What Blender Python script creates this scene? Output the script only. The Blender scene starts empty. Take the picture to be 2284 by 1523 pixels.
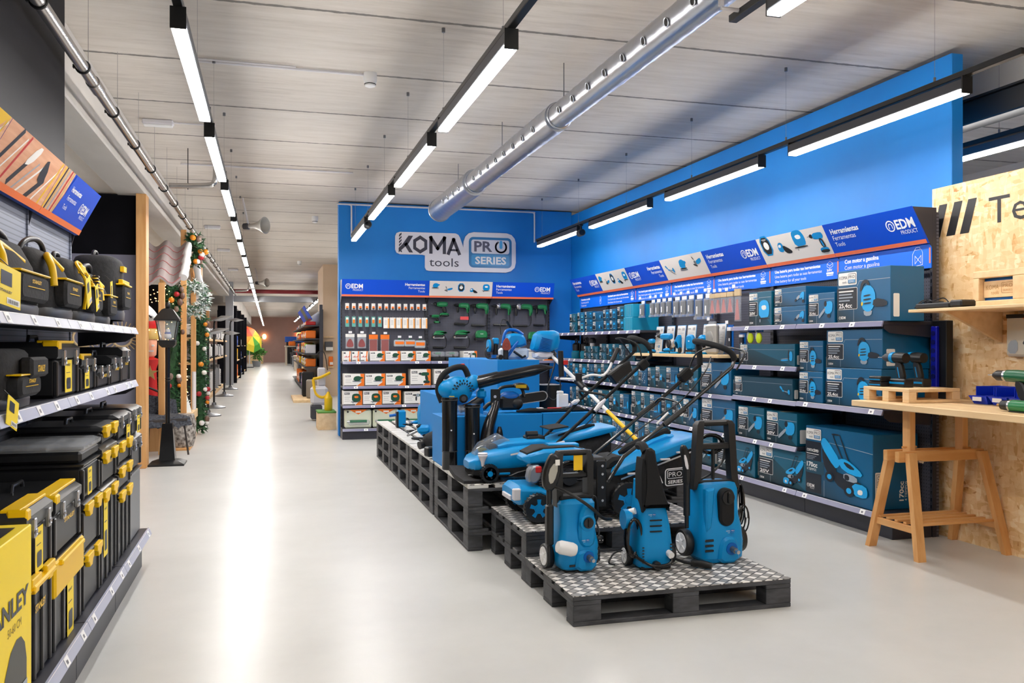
import bpy, bmesh, math, random
from mathutils import Vector, Matrix, noise
RND = random.Random(11)
SC = bpy.context.scene
COL = SC.collection
PI = math.pi
# ------------------------------------------------------------------ camera, world, exposure
YAW = math.atan(542 / 1920.0)
cd = bpy.data.cameras.new('camera'); cam = bpy.data.objects.new('camera', cd); COL.objects.link(cam)
cam.location = (0, 0, 1.36); cam.rotation_euler = (PI / 2, 0, -YAW)
cd.sensor_width = 36; cd.lens = 36 * 1920 / 2284.0; cd.shift_y = 7.5 / 2284; cd.clip_end = 300; cd.clip_start = 0.05
SC.camera = cam
W = bpy.data.worlds.new('world'); SC.world = W; W.use_nodes = True
W.node_tree.nodes['Background'].inputs[0].default_value = (1, .97, .93, 1)
W.node_tree.nodes['Background'].inputs[1].default_value = 0.35
SC.view_settings.view_transform = 'Standard'; SC.view_settings.look = 'None'
SC.view_settings.exposure = 0.0; SC.view_settings.gamma = 1; SC.view_settings.use_curve_mapping = False
SC.cycles.max_bounces = 7; SC.cycles.diffuse_bounces = 5; SC.cycles.glossy_bounces = 3
SC.cycles.transmission_bounces = 4; SC.cycles.transparent_max_bounces = 6
SC.cycles.sample_clamp_indirect = 6; SC.cycles.caustics_reflective = False; SC.cycles.caustics_refractive = False
LAMP = 67.0     # strength of the linear lamps
# ------------------------------------------------------------------ materials
def lin(h):
    h = h.lstrip('#'); c = [int(h[i:i + 2], 16) / 255 for i in (0, 2, 4)]
    return tuple(x / 12.92 if x <= .04045 else ((x + .055) / 1.055) ** 2.4 for x in c) + (1,)
MATS = {}
def M(hexc, rough=.5, metal=0, emit=0, coat=0, name=None, spec=.5):
    k = (hexc, rough, metal, emit, coat, name)
    if k in MATS: return MATS[k]
    m = bpy.data.materials.new(name or 'paint_' + hexc.strip('#')); m.use_nodes = True
    b = m.node_tree.nodes['Principled BSDF']
    b.inputs['Base Color'].default_value = lin(hexc); b.inputs['Roughness'].default_value = rough
    b.inputs['Metallic'].default_value = metal; b.inputs['Specular IOR Level'].default_value = spec
    if emit:
        b.inputs['Emission Color'].default_value = lin(hexc); b.inputs['Emission Strength'].default_value = emit
    if coat: b.inputs['Coat Weight'].default_value = coat
    MATS[k] = m; return m
def N(m, t, **kw):
    n = m.node_tree.nodes.new(t)
    for k, v in kw.items():
        if hasattr(n, k): setattr(n, k, v)
        else: n.inputs[k].default_value = v
    return n
def LK(m, a, b): m.node_tree.links.new(a, b)
def ramp(m, src, stops, interp='LINEAR'):
    r = N(m, 'ShaderNodeValToRGB'); e = r.color_ramp; e.interpolation = interp
    while len(e.elements) < len(stops): e.elements.new(.5)
    for el, (p, c) in zip(e.elements, stops): el.position = p; el.color = lin(c) if isinstance(c, str) else (c, c, c, 1)
    LK(m, src, r.inputs[0]); return r
def bump(m, src, strength=.3, dist=.01):
    b = N(m, 'ShaderNodeBump'); b.inputs['Strength'].default_value = strength; b.inputs['Distance'].default_value = dist
    LK(m, src, b.inputs['Height']); LK(m, b.outputs[0], m.node_tree.nodes['Principled BSDF'].inputs['Normal'])
def coords(m, kind='Object', scale=(1, 1, 1), rot=(0, 0, 0)):
    t = N(m, 'ShaderNodeTexCoord'); p = N(m, 'ShaderNodeMapping'); p.inputs['Scale'].default_value = scale; p.inputs['Rotation'].default_value = rot
    LK(m, t.outputs[kind], p.inputs[0]); return p.outputs[0]
def new(name, rough=.5, metal=0):
    m = bpy.data.materials.new(name); m.use_nodes = True; b = m.node_tree.nodes['Principled BSDF']
    b.inputs['Roughness'].default_value = rough; b.inputs['Metallic'].default_value = metal
    return m, b
# polished concrete floor
m, b = new('polished_concrete', .16); FLOORM = m
co = coords(m, 'Object', (1, 1, 1))
n1 = N(m, 'ShaderNodeTexNoise', Scale=.55, Detail=6, Roughness=.62); LK(m, co, n1.inputs['Vector'])
n2 = N(m, 'ShaderNodeTexNoise', Scale=5, Detail=4, Roughness=.6); LK(m, coords(m, 'Object', (1, 1, 1)), n2.inputs['Vector'])
mx = N(m, 'ShaderNodeMix', data_type='FLOAT'); mx.inputs[0].default_value = .08
LK(m, n1.outputs[0], mx.inputs[2]); LK(m, n2.outputs[0], mx.inputs[3])
r = ramp(m, mx.outputs[0], [(.3, '#C3C3C0'), (.5, '#CFCFCC'), (.7, '#D9D9D6')]); LK(m, r.outputs[0], b.inputs['Base Color'])
r2 = ramp(m, n1.outputs[0], [(.3, .285), (.75, .31)]); LK(m, r2.outputs[0], b.inputs['Roughness'])
bump(m, n1.outputs[0], .02, .02)
# precast concrete ceiling
m, b = new('precast_concrete', .85); CEILM = m
co = coords(m, 'Object', (1.2, 9, 1))
n1 = N(m, 'ShaderNodeTexNoise', Scale=1.6, Detail=8, Roughness=.68); LK(m, co, n1.inputs['Vector'])
n2 = N(m, 'ShaderNodeTexNoise', Scale=.5, Detail=3); LK(m, coords(m, 'Object'), n2.inputs['Vector'])
mx = N(m, 'ShaderNodeMix', data_type='FLOAT'); mx.inputs[0].default_value = .4
LK(m, n1.outputs[0], mx.inputs[2]); LK(m, n2.outputs[0], mx.inputs[3])
r = ramp(m, mx.outputs[0], [(.30, '#B4ABA2'), (.48, '#CDC5BC'), (.64, '#D8D1C9')])
w = N(m, 'ShaderNodeTexCoord'); sp = N(m, 'ShaderNodeSeparateXYZ'); LK(m, w.outputs['Object'], sp.inputs[0])
ad = N(m, 'ShaderNodeMath', operation='ADD'); LK(m, sp.outputs[1], ad.inputs[0]); ad.inputs[1].default_value = 100 * 1.25 - 5.66 + .625
md = N(m, 'ShaderNodeMath', operation='MODULO'); LK(m, ad.outputs[0], md.inputs[0]); md.inputs[1].default_value = 1.25
sb = N(m, 'ShaderNodeMath', operation='SUBTRACT'); LK(m, md.outputs[0], sb.inputs[0]); sb.inputs[1].default_value = .625
ab = N(m, 'ShaderNodeMath', operation='ABSOLUTE'); LK(m, sb.outputs[0], ab.inputs[0])
jn = N(m, 'ShaderNodeTexNoise', Scale=14, Detail=4); LK(m, coords(m, 'Object', (1, 1, 1)), jn.inputs['Vector'])
jm = N(m, 'ShaderNodeMath', operation='MULTIPLY_ADD'); LK(m, jn.outputs[0], jm.inputs[0]); jm.inputs[1].default_value = -.03; LK(m, ab.outputs[0], jm.inputs[2])
jr = ramp(m, jm.outputs[0], [(0.0, .30), (.004, 1.0)])
ml = N(m, 'ShaderNodeMix', data_type='RGBA', blend_type='MULTIPLY'); ml.inputs[0].default_value = 1
LK(m, r.outputs[0], ml.inputs[6]); LK(m, jr.outputs[0], ml.inputs[7]); LK(m, ml.outputs[2], b.inputs['Base Color'])
bump(m, mx.outputs[0], .35, .02)
def noisy(name, c1, c2, scale=(1, 1, 1), s=4, rough=.5, metal=0, bmp=.1, det=4, kind='Object', coat=0):
    m, b = new(name, rough, metal); n = N(m, 'ShaderNodeTexNoise', Scale=s, Detail=det); LK(m, coords(m, kind, scale), n.inputs['Vector'])
    r = ramp(m, n.outputs[0], [(.35, c1), (.65, c2)]); LK(m, r.outputs[0], b.inputs['Base Color'])
    if bmp: bump(m, n.outputs[0], bmp, .005)
    if coat: b.inputs['Coat Weight'].default_value = coat
    return m
WALLB = noisy('blue_wall_paint', '#0078CC', '#007ED2', s=2, rough=.55, bmp=.02)
BEIGE = noisy('beige_wall_paint', '#DDC3A6', '#E2C9AD', s=2, rough=.7, bmp=.02)
CREAM = noisy('cream_plaster', '#D8CEC2', '#DED5CA', s=1.5, rough=.8, bmp=.04)
BEAMM = noisy('beam_concrete', '#BDB8B2', '#CBC6C0', (1, .3, 1), s=2.5, rough=.85, bmp=.1)
PINKW = noisy('dusky_pink_wall', '#C9A89E', '#D0B0A6', s=1, rough=.7, bmp=0)
NAVY = noisy('dark_partition_paint', '#0A0A10', '#0E0E15', s=3, rough=.55, bmp=.02)
NAVY.node_tree.nodes['Principled BSDF'].inputs['Specular IOR Level'].default_value = .1
GREYP = noisy('grey_panel_paint', '#7C7C90', '#828296', s=3, rough=.5, bmp=.02)
WOOD = noisy('pine_wood', '#CC9254', '#DFAC70', (14, 14, 1.2), s=1.2, rough=.5, bmp=.12, det=6)
WOODX = noisy('pine_wood_long', '#CC9254', '#DFAC70', (14, 1.2, 14), s=1.2, rough=.5, bmp=.12, det=6)
WOODY = noisy('pine_wood_cross', '#CC9254', '#DFAC70', (1.2, 14, 14), s=1.2, rough=.5, bmp=.12, det=6)
PALEW = noisy('pale_pine', '#E2BF8E', '#F0D2A4', (9, 1, 9), s=1.5, rough=.55, bmp=.1, det=6)
PALW = noisy('grey_painted_pallet_wood', '#2F3033', '#47484C', (3, 3, 10), s=3, rough=.6, bmp=.5, det=6)
PALT = noisy('worn_pallet_boards', '#B9B7B2', '#DCDAD5', (12, 1, 12), s=2, rough=.6, bmp=.3, det=6)
RATT = noisy('rattan', '#2c2522', '#3a322e', s=30, rough=.6, bmp=.5)
GREYM = noisy('galvanised_metal', '#9C9CA2', '#B9B9BF', (1, 1, 1), s=6, rough=.28, metal=.95, bmp=.03)
m, b = new('brushed_pipe', .25, 1); b.inputs['Base Color'].default_value = lin('#B9B6B4'); PIPEM = m
m, b = new('spiral_duct', .3, 1); b.inputs['Base Color'].default_value = lin('#BCC0C8'); DUCTM = m
n = N(m, 'ShaderNodeTexNoise', Scale=3, Detail=3); LK(m, coords(m, 'Object', (1, .2, 1)), n.inputs['Vector']); bump(m, n.outputs[0], .15, .01)
# OSB
m, b = new('oriented_strand_board', .6); OSB = m
def osb_layer(sc, rot, seed):
    v = N(m, 'ShaderNodeTexVoronoi', Scale=1.0); c = coords(m, 'Object', sc, rot)
    dn = N(m, 'ShaderNodeTexNoise', Scale=2.5 + seed, Detail=2); LK(m, c, dn.inputs['Vector'])
    a = N(m, 'ShaderNodeMix', data_type='VECTOR'); a.inputs[0].default_value = .22; LK(m, c, a.inputs[4]); LK(m, dn.outputs[1], a.inputs[5])
    LK(m, a.outputs[1], v.inputs['Vector']); s_ = N(m, 'ShaderNodeSeparateColor'); LK(m, v.outputs['Color'], s_.inputs[0]); return s_
l1 = osb_layer((1, 44, 13), (.5, 0, 0), 0); l2 = osb_layer((1, 15, 48), (-.35, 0, 0), 1); l3 = osb_layer((1, 30, 30), (0.2, .1, 0), 2)
mA = N(m, 'ShaderNodeMix', data_type='FLOAT'); LK(m, l3.outputs[0], mA.inputs[0]); LK(m, l1.outputs[1], mA.inputs[2]); LK(m, l2.outputs[1], mA.inputs[3])
r = ramp(m, mA.outputs[0], [(0.01, '#B27A42'), (.06, '#CFA066'), (.3, '#E2BC88'), (.7, '#EBCB9D'), (1, '#F3DEBA')])
LK(m, r.outputs[0], b.inputs['Base Color']); bump(m, mA.outputs[0], .25, .003)
# carton print gradient
m, b = new('teal_carton_print', .38); CART = m
n = N(m, 'ShaderNodeTexCoord'); s_ = N(m, 'ShaderNodeSeparateXYZ'); LK(m, n.outputs['Generated'], s_.inputs[0])
ad = N(m, 'ShaderNodeMath', operation='ADD'); LK(m, s_.outputs[0], ad.inputs[0]); LK(m, s_.outputs[2], ad.inputs[1])
r = ramp(m, ad.outputs[0], [(.3, '#04242E'), (1.1, '#054658'), (1.3, '#065C78')]); LK(m, r.outputs[0], b.inputs['Base Color'])
m, b = new('bright_carton_print', .38); CARTB = m
n = N(m, 'ShaderNodeTexCoord'); s_ = N(m, 'ShaderNodeSeparateXYZ'); LK(m, n.outputs['Generated'], s_.inputs[0])
ad = N(m, 'ShaderNodeMath', operation='ADD'); LK(m, s_.outputs[0], ad.inputs[0]); LK(m, s_.outputs[2], ad.inputs[1])
r = ramp(m, ad.outputs[0], [(.2, '#043040'), (1.3, '#065C88')]); LK(m, r.outputs[0], b.inputs['Base Color'])
# clear plastic
m, b = new('clear_plastic', .08); CLEAR = m; b.inputs['Alpha'].default_value = .28; b.inputs['Base Color'].default_value = lin('#DDE2E8')
m, b = new('smoked_clear_plastic', .08); SMOKE = m; b.inputs['Alpha'].default_value = .45; b.inputs['Base Color'].default_value = lin('#888C92')
m, b = new('lamp_diffuser', .4); LAMPM = m; b.inputs['Emission Color'].default_value = (1, .965, .93, 1); b.inputs['Emission Strength'].default_value = LAMP
b.inputs['Base Color'].default_value = (.9, .9, .9, 1)
# plain colours
BLK = M('#0E0F11', .42); MBLK = M('#141517', .7, spec=.3); GBLK = M('#101114', .18); DGREY = M('#3A3B42', .5); DNAVY = M('#33343F', .45)
STRIP = M('#7F7F9A', .25); WHITE = M('#ECECEC', .45); OFFW = M('#D9D7DC', .5); BLUE = M('#0086C6', .36, spec=.3); BLUED = M('#005CB0', .38, spec=.3)
BLUEP = M('#007CC6', .5, spec=.3); CYAN = M('#18A0E8', .35); YEL = M('#F4C40A', .4); YELL = M('#FBDD2A', .45); ORG = M('#F0760F', .5); ORGS = M('#EA7448', .5)
SIGNB = M('#0048C4', .45, spec=.3); SIGNB2 = M('#0066E0', .45, spec=.3); SIGNW = M('#D9D2CC', .45); GRN = M('#12613F', .35); GRN2 = M('#1E7B48', .35); RED = M('#C01818', .4)
SILV = M('#C6C8CC', .25, .9); DSILV = M('#7E8085', .35, .8); TEALP = M('#0C4257', .45); CARD = M('#F1EFEA', .5); PINKP = M('#B98080', .6); TAPE = M('#C9B089', .6)
GRNL = noisy('fir_needles', '#16381F', '#2F5A32', s=20, rough=.8, bmp=0)
GOLDL = M('#FFC870', .5, 0, 14); PLANT = noisy('leaf_green', '#2F6B22', '#5FA03A', s=6, rough=.6, bmp=0)
# ------------------------------------------------------------------ mesh building
def rotz(a): return Matrix.Rotation(a, 4, 'Z')
def rotx(a): return Matrix.Rotation(a, 4, 'X')
def roty(a): return Matrix.Rotation(a, 4, 'Y')
def tr(x, y, z): return Matrix.Translation((x, y, z))
class FR:
    """a flat frame: origin, right, up; normal = right x up"""
    def __init__(s, O, R, U): s.O = Vector(O); s.R = Vector(R).normalized(); s.U = Vector(U).normalized(); s.N = s.R.cross(s.U)
    def p(s, x, z, l=0): return s.O + s.R * x + s.U * z + s.N * (l * .0009)
TXT = {}
def tgeo(t, bold):
    k = (t, bold)
    if k in TXT: return TXT[k]
    c = bpy.data.curves.new('t', 'FONT'); c.body = t; c.size = 1; c.resolution_u = 2; c.offset = .028 if bold else 0
    o = bpy.data.objects.new('t', c); me = bpy.data.meshes.new_from_object(o)
    v = [(a.co.x, a.co.y) for a in me.vertices]; f = [tuple(p.vertices) for p in me.polygons]
    bpy.data.objects.remove(o); bpy.data.curves.remove(c); bpy.data.meshes.remove(me)
    xs = [a[0] for a in v] or [0]; x0 = min(xs); w = max(xs) - x0
    v = [((a - x0) / .7, b_ / .7) for a, b_ in v]; TXT[k] = (v, f, w / .7); return TXT[k]
def chaikin(p, n=1):
    for _ in range(n):
        q = []
        for i in range(len(p)):
            a, b_ = p[i], p[(i + 1) % len(p)]
            q += [(a[0] * .75 + b_[0] * .25, a[1] * .75 + b_[1] * .25), (a[0] * .25 + b_[0] * .75, a[1] * .25 + b_[1] * .75)]
        p = q
    return p
def rrect(x0, x1, z0, z1, r, n=4):
    r = min(r, (x1 - x0) / 2, (z1 - z0) / 2); o = []
    for cx, cz, a0 in ((x1 - r, z0 + r, -90), (x1 - r, z1 - r, 0), (x0 + r, z1 - r, 90), (x0 + r, z0 + r, 180)):
        for i in range(n + 1):
            a = math.radians(a0 + 90 * i / n); o.append((cx + r * math.cos(a), cz + r * math.sin(a)))
    return o
def circ(cx, cz, r, n=20, rz=None): return [(cx + r * math.cos(2 * PI * i / n), cz + (rz or r) * math.sin(2 * PI * i / n)) for i in range(n)]
def inset(p, d):
    n = len(p); A = sum(p[i][0] * p[(i + 1) % n][1] - p[(i + 1) % n][0] * p[i][1] for i in range(n)); sg = 1 if A > 0 else -1; o = []
    for i in range(n):
        a, b_, c = Vector(p[i - 1]), Vector(p[i]), Vector(p[(i + 1) % n]); e1 = (b_ - a); e2 = (c - b_)
        if e1.length < 1e-9 or e2.length < 1e-9: o.append(tuple(b_)); continue
        e1.normalize(); e2.normalize(); n1 = Vector((-e1.y, e1.x)) * sg; n2 = Vector((-e2.y, e2.x)) * sg; k = n1 + n2
        if k.length < 1e-6: o.append(tuple(b_)); continue
        k.normalize(); q = b_ + k * min(d / max(k.dot(n1), .35), d * 2); o.append((q.x, q.y))
    return o
class MB:
    def __init__(s): s.v = []; s.f = []; s.m = []; s.mats = []; s.T = Matrix()
    def mi(s, mat):
        if mat not in s.mats: s.mats.append(mat)
        return s.mats.index(mat)
    def add(s, vs, fs, mat, T=None):
        T = s.T @ T if T is not None else s.T; b_ = len(s.v)
        s.v += [tuple(T @ Vector(a)) for a in vs]; k = s.mi(mat)
        for f in fs: s.f.append(tuple(b_ + i for i in f)); s.m.append(k)
        return s
    def box(s, x0, x1, y0, y1, z0, z1, mat, ch=0, T=None):
        if x0 > x1: x0, x1 = x1, x0
        if y0 > y1: y0, y1 = y1, y0
        if z0 > z1: z0, z1 = z1, z0
        if not ch:
            v = [(x, y, z) for x in (x0, x1) for y in (y0, y1) for z in (z0, z1)]
            return s.add(v, [(0, 1, 3, 2), (4, 6, 7, 5), (0, 4, 5, 1), (2, 3, 7, 6), (0, 2, 6, 4), (1, 5, 7, 3)], mat, T)
        ch = min(ch, (x1 - x0) * .45, (y1 - y0) * .45, (z1 - z0) * .45); v = []; ix = {}
        for i, x in enumerate((x0, x1)):
            for j, y in enumerate((y0, y1)):
                for k, z in enumerate((z0, z1)):
                    dx, dy, dz = (ch if i == 0 else -ch), (ch if j == 0 else -ch), (ch if k == 0 else -ch)
                    for a, c in (('x', (x, y + dy, z + dz)), ('y', (x + dx, y, z + dz)), ('z', (x + dx, y + dy, z))):
                        ix[(i, j, k, a)] = len(v); v.append(c)
        f = []
        for i in (0, 1):
            f.append([ix[(i, 0, 0, 'x')], ix[(i, 1, 0, 'x')], ix[(i, 1, 1, 'x')], ix[(i, 0, 1, 'x')]])
            f.append([ix[(0, i, 0, 'y')], ix[(1, i, 0, 'y')], ix[(1, i, 1, 'y')], ix[(0, i, 1, 'y')]])
            f.append([ix[(0, 0, i, 'z')], ix[(1, 0, i, 'z')], ix[(1, 1, i, 'z')], ix[(0, 1, i, 'z')]])
            for j in (0, 1):
                f.append([ix[(0, i, j, 'y')], ix[(1, i, j, 'y')], ix[(1, i, j, 'z')], ix[(0, i, j, 'z')]])
                f.append([ix[(i, 0, j, 'x')], ix[(i, 1, j, 'x')], ix[(i, 1, j, 'z')], ix[(i, 0, j, 'z')]])
                f.append([ix[(i, j, 0, 'x')], ix[(i, j, 1, 'x')], ix[(i, j, 1, 'y')], ix[(i, j, 0, 'y')]])
                for k in (0, 1): f.append([ix[(i, j, k, 'x')], ix[(i, j, k, 'y')], ix[(i, j, k, 'z')]])
        return s.add(v, f, mat, T)
    def loft(s, rings, mat, cap=True, T=None, closed=False):
        n = len(rings[0]); v = [p for r in rings for p in r]; f = []
        L = len(rings)
        for i in range(L if closed else L - 1):
            a, b_ = i * n, ((i + 1) % L) * n
            for j in range(n): k = (j + 1) % n; f.append((a + j, a + k, b_ + k, b_ + j))
        if cap and not closed: f.append(tuple(range(n - 1, -1, -1))); f.append(tuple(range((L - 1) * n, L * n)))
        return s.add(v, f, mat, T)
    def cyl(s, p0, p1, r0, mat, r1=None, n=16, T=None):
        return s.tube([p0, p1], [r0, r0 if r1 is None else r1], mat, n, T)
    def tube(s, pts, r, mat, n=8, T=None, closed=False, sx=1, sy=1):
        pts = [Vector(p) for p in pts]; L = len(pts)
        if not isinstance(r, (list, tuple)): r = [r] * L
        up = None; rings = []
        for i, p in enumerate(pts):
            if closed: d = pts[(i + 1) % L] - pts[i - 1]
            else: d = pts[min(i + 1, L - 1)] - pts[max(i - 1, 0)]
            d = d.normalized() if d.length > 1e-9 else Vector((0, 0, 1))
            if up is None: up = Vector((0, 0, 1)) if abs(d.z) < .9 else Vector((1, 0, 0))
            a = d.cross(up)
            if a.length < 1e-4: a = d.orthogonal()
            a.normalize(); b_ = a.cross(d); up = b_
            rings.append([tuple(p + (a * math.cos(2 * PI * j / n) * sx + b_ * math.sin(2 * PI * j / n) * sy) * r[i]) for j in range(n)])
        return s.loft(rings, mat, not closed, T, closed)
    def lathe(s, prof, mat, n=24, T=None):
        return s.loft([[(r * math.cos(2 * PI * j / n), r * math.sin(2 * PI * j / n), z) for j in range(n)] for r, z in prof], mat, True, T)
    def ext(s, poly, y0, y1, mat, bev=0, T=None):
        """polygon in XZ, extruded along Y, chamfered on both edges"""
        n = len(poly); bev = min(bev, abs(y1 - y0) * .45); q = inset(poly, bev) if bev else poly
        R_ = [[(x, y0, z) for x, z in q]]
        if bev: R_ += [[(x, y0 + bev, z) for x, z in poly], [(x, y1 - bev, z) for x, z in poly]]
        R_ += [[(x, y1, z) for x, z in q]]
        return s.loft(R_, mat, True, T)
    def ell(s, c, r, mat, nu=16, nv=10, T=None):
        rings = []
        for i in range(1, nv):
            a = PI * i / nv - PI / 2; rings.append([(c[0] + r[0] * math.cos(a) * math.cos(2 * PI * j / nu), c[1] + r[1] * math.cos(a) * math.sin(2 * PI * j / nu), c[2] + r[2] * math.sin(a)) for j in range(nu)])
        return s.loft(rings, mat, True, T)
    def torus(s, c, ax, R_, r, mat, n=24, k=8, T=None):
        q = Vector((0, 0, 1)).rotation_difference(Vector(ax))
        return s.tube([Vector(c) + q @ Vector((R_ * math.cos(2 * PI * i / n), R_ * math.sin(2 * PI * i / n), 0)) for i in range(n)], r, mat, k, T, True)
    # flat print on a frame
    def fp(s, F, pts, mat, l=1): return s.add([F.p(x, z, l) for x, z in pts], [tuple(range(len(pts)))], mat)
    def fr(s, F, x0, x1, z0, z1, mat, l=1, r=0): return s.fp(F, rrect(x0, x1, z0, z1, r) if r else [(x0, z0), (x1, z0), (x1, z1), (x0, z1)], mat, l)
    def fl(s, F, pts, w, mat, l=1, closed=False):
        n = len(pts)
        for i in range(n if closed else n - 1):
            a, b_ = Vector(pts[i]), Vector(pts[(i + 1) % n]); d = b_ - a
            if d.length < 1e-9: continue
            d.normalize(); q = Vector((-d.y, d.x)) * w / 2; a = a - d * w / 2; b_ = b_ + d * w / 2
            s.fp(F, [tuple(a - q), tuple(b_ - q), tuple(b_ + q), tuple(a + q)], mat, l)
    def ft(s, F, t, x, z, h, mat, l=2, bold=False, w=None, al='l', sx=1):
        v, f, tw = tgeo(t, bold); k = sx * h
        if w: k = w / tw
        if al == 'r': x -= tw * k
        if al == 'c': x -= tw * k / 2
        return s.add([F.p(x + a * k, z + b_ * h, l) for a, b_ in v], f, mat)
    def mesh(s, name, smooth=.55):
        me = bpy.data.meshes.new(name); me.from_pydata(s.v, [], s.f)
        for m_ in s.mats: me.materials.append(m_)
        me.polygons.foreach_set('material_index', s.m)
        bm = bmesh.new(); bm.from_mesh(me); bmesh.ops.recalc_face_normals(bm, faces=bm.faces); bm.to_mesh(me); bm.free()
        if smooth:
            me.polygons.foreach_set('use_smooth', [True] * len(me.polygons)); me.set_sharp_from_angle(angle=smooth)
        me.update(); return me
    def obj(s, name, parent=None, smooth=.55, **kw):
        return place(s.mesh(name, smooth), name, parent, **kw)
def place(me, name, parent=None, loc=None, rot=None, label=None, cat=None, group=None, kind=None):
    o = bpy.data.objects.new(name, me); COL.objects.link(o)
    if parent: o.parent = parent
    if loc: o.location = loc
    if rot: o.rotation_euler = rot if isinstance(rot, (tuple, list)) else (0, 0, rot)
    return tag(o, label, cat, group, kind)
def tag(o, label=None, cat=None, group=None, kind=None):
    if label: o['label'] = label
    if cat: o['category'] = cat
    if group: o['group'] = group
    if kind: o['kind'] = kind
    return o
def E(name, loc, label, cat, group=None, rot=0):
    o = bpy.data.objects.new(name, None); COL.objects.link(o); o.empty_display_size = .05
    o.location = loc; o.rotation_euler = rot if isinstance(rot, (tuple, list)) else (0, 0, rot)
    return tag(o, label, cat, group)

def dup(o, loc=None, rot=None, label=None, group=None, scale=None):
    c = o.copy(); COL.objects.link(c)
    if loc is not None: c.location = loc
    if rot is not None: c.rotation_euler = rot if isinstance(rot, (tuple, list)) else (0, 0, rot)
    if scale: c.scale = scale
    if label: c['label'] = label
    if group: c['group'] = group
    for ch in kids(o):
        d = ch.copy(); COL.objects.link(d); d.parent = c
        for g in kids(ch):
            h = g.copy(); COL.objects.link(h); h.parent = d
    return c
def kids(o):
    return list(o.children)
def structure(mb, name, **kw): return mb.obj(name, kind='structure', smooth=.5, **kw)
ORD = ['first', 'second', 'third', 'fourth', 'fifth', 'sixth', 'seventh', 'eighth', 'ninth', 'tenth', 'eleventh', 'twelfth', 'thirteenth', 'fourteenth', 'fifteenth', 'sixteenth', 'seventeenth', 'eighteenth', 'nineteenth', 'twentieth']
def nth(i, n, what='from the left'):
    if n == 1: return ''
    if i == 0: return ', ' + ('leftmost' if 'left' in what else 'nearest' if 'near' in what else 'lowest') + ' of the row'
    return ', ' + ORD[i] + ' ' + what.replace('from the left', 'from left')
def lerp(a, b_, t): return a + (b_ - a) * t
def spline(pts, n=6, closed=False):
    P_ = [Vector(p) for p in pts]; L = len(P_); o = []
    for i in range(L if closed else L - 1):
        a = P_[i - 1] if (i or closed) else P_[0]; b_ = P_[i]; c = P_[(i + 1) % L]; d = P_[(i + 2) % L] if (closed or i + 2 < L) else P_[-1]
        for k in range(n):
            t = k / n; o.append(.5 * ((2 * b_) + (c - a) * t + (2 * a - 5 * b_ + 4 * c - d) * t * t + (3 * b_ - a - 3 * c + d) * t ** 3))
    if not closed: o.append(P_[-1])
    return o
# ================================================================== STRUCTURE
CZ = 3.51
mb = MB(); mb.box(-9, 14, -8, 72, -.2, 0, FLOORM); structure(mb, 'floor')
mb = MB(); mb.box(-9, 14, -8, 72, CZ, CZ + .25, CEILM); structure(mb, 'ceiling')
mb = MB(); mb.box(4.68, 4.78, 5.05, 13.25, 0, 3.44, WALLB, .004); structure(mb, 'wall_right')
mb = MB(); mb.box(1.0, 4.68, 13.05, 13.25, 0, 3.49, WALLB, .004); structure(mb, 'wall_back')
mb = MB(); mb.box(-9, 14, 70, 70.3, 0, CZ, PINKW); structure(mb, 'wall_far')
mb = MB(); mb.box(8.5, 8.7, -2, 26, 0, CZ, CREAM); structure(mb, 'wall_side')
mb = MB(); mb.box(1.39, 8.5, 23.5, 26, 0, CZ, BEIGE); structure(mb, 'wall_beige')
mb = MB(); mb.box(-1.62, -1.3, -6, 31, 3.02, CZ, BEAMM, .01); structure(mb, 'trim_1')
mb = MB(); mb.box(-1.62, -1.3, 33, 70, 2.9, CZ, BEAMM, .01); structure(mb, 'trim_2')
mb = MB(); mb.box(-6, -1.62, 5.9, 31, 3.04, 3.2, CREAM); structure(mb, 'trim_3')
mb = MB(); mb.box(5.3, 5.75, -3, 20, 3.18, CZ, BEAMM, .01); structure(mb, 'trim_4')
mb = MB(); mb.box(-1.3, -1.2, -3, 5.8, 0, CZ, NAVY, .004); structure(mb, 'wall_left')
mb = MB(); mb.box(-3.2, -1.425, 10.36, 10.42, 2.36, 3.03, NAVY); mb.box(-3.2, -1.425, 10.36, 10.42, 0, 2.36, GREYP); mb.box(-1.425, -1.405, 10.33, 10.42, 0, 3.03, BLK); structure(mb, 'wall_screen')
mb = MB(); mb.box(-2.7, -2.6, 10.42, 31, 0, 3.04, CREAM); structure(mb, 'wall_alcove')
mb = MB(); mb.box(-1.405, -1.3, 10.2, 10.42, 0, 3.02, WOOD, .004); tag(mb.obj('timber_post'), 'tall pine post at the end of the dark grey screen', 'post')
mb = MB(); mb.box(-1.36, -1.2, 16.9, 17.15, 0, 3.0, WOOD, .004); tag(mb.obj('timber_post'), 'pine post beyond the garlands, at the start of the heater shelves', 'post')
mb = MB(); mb.box(-1.42, -1.17, 30.7, 31.0, 0, 3.5, M('#8F939A', .5), .004); tag(mb.obj('steel_column'), 'grey steel column far along the left of the aisle', 'column')
mb = MB(); mb.box(-1.2, 4.5, 31.0, 31.3, 2.85, 3.05, M('#8E9094', .5), .01); structure(mb, 'trim_5')
mb = MB(); mb.tube([(-1.2, 30.9, 3.2), (4.5, 30.9, 3.2)], .07, M('#7A1E26', .4)); tag(mb.obj('sprinkler_pipe'), 'dark red pipe crossing the aisle under the ceiling', 'pipe')
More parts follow.
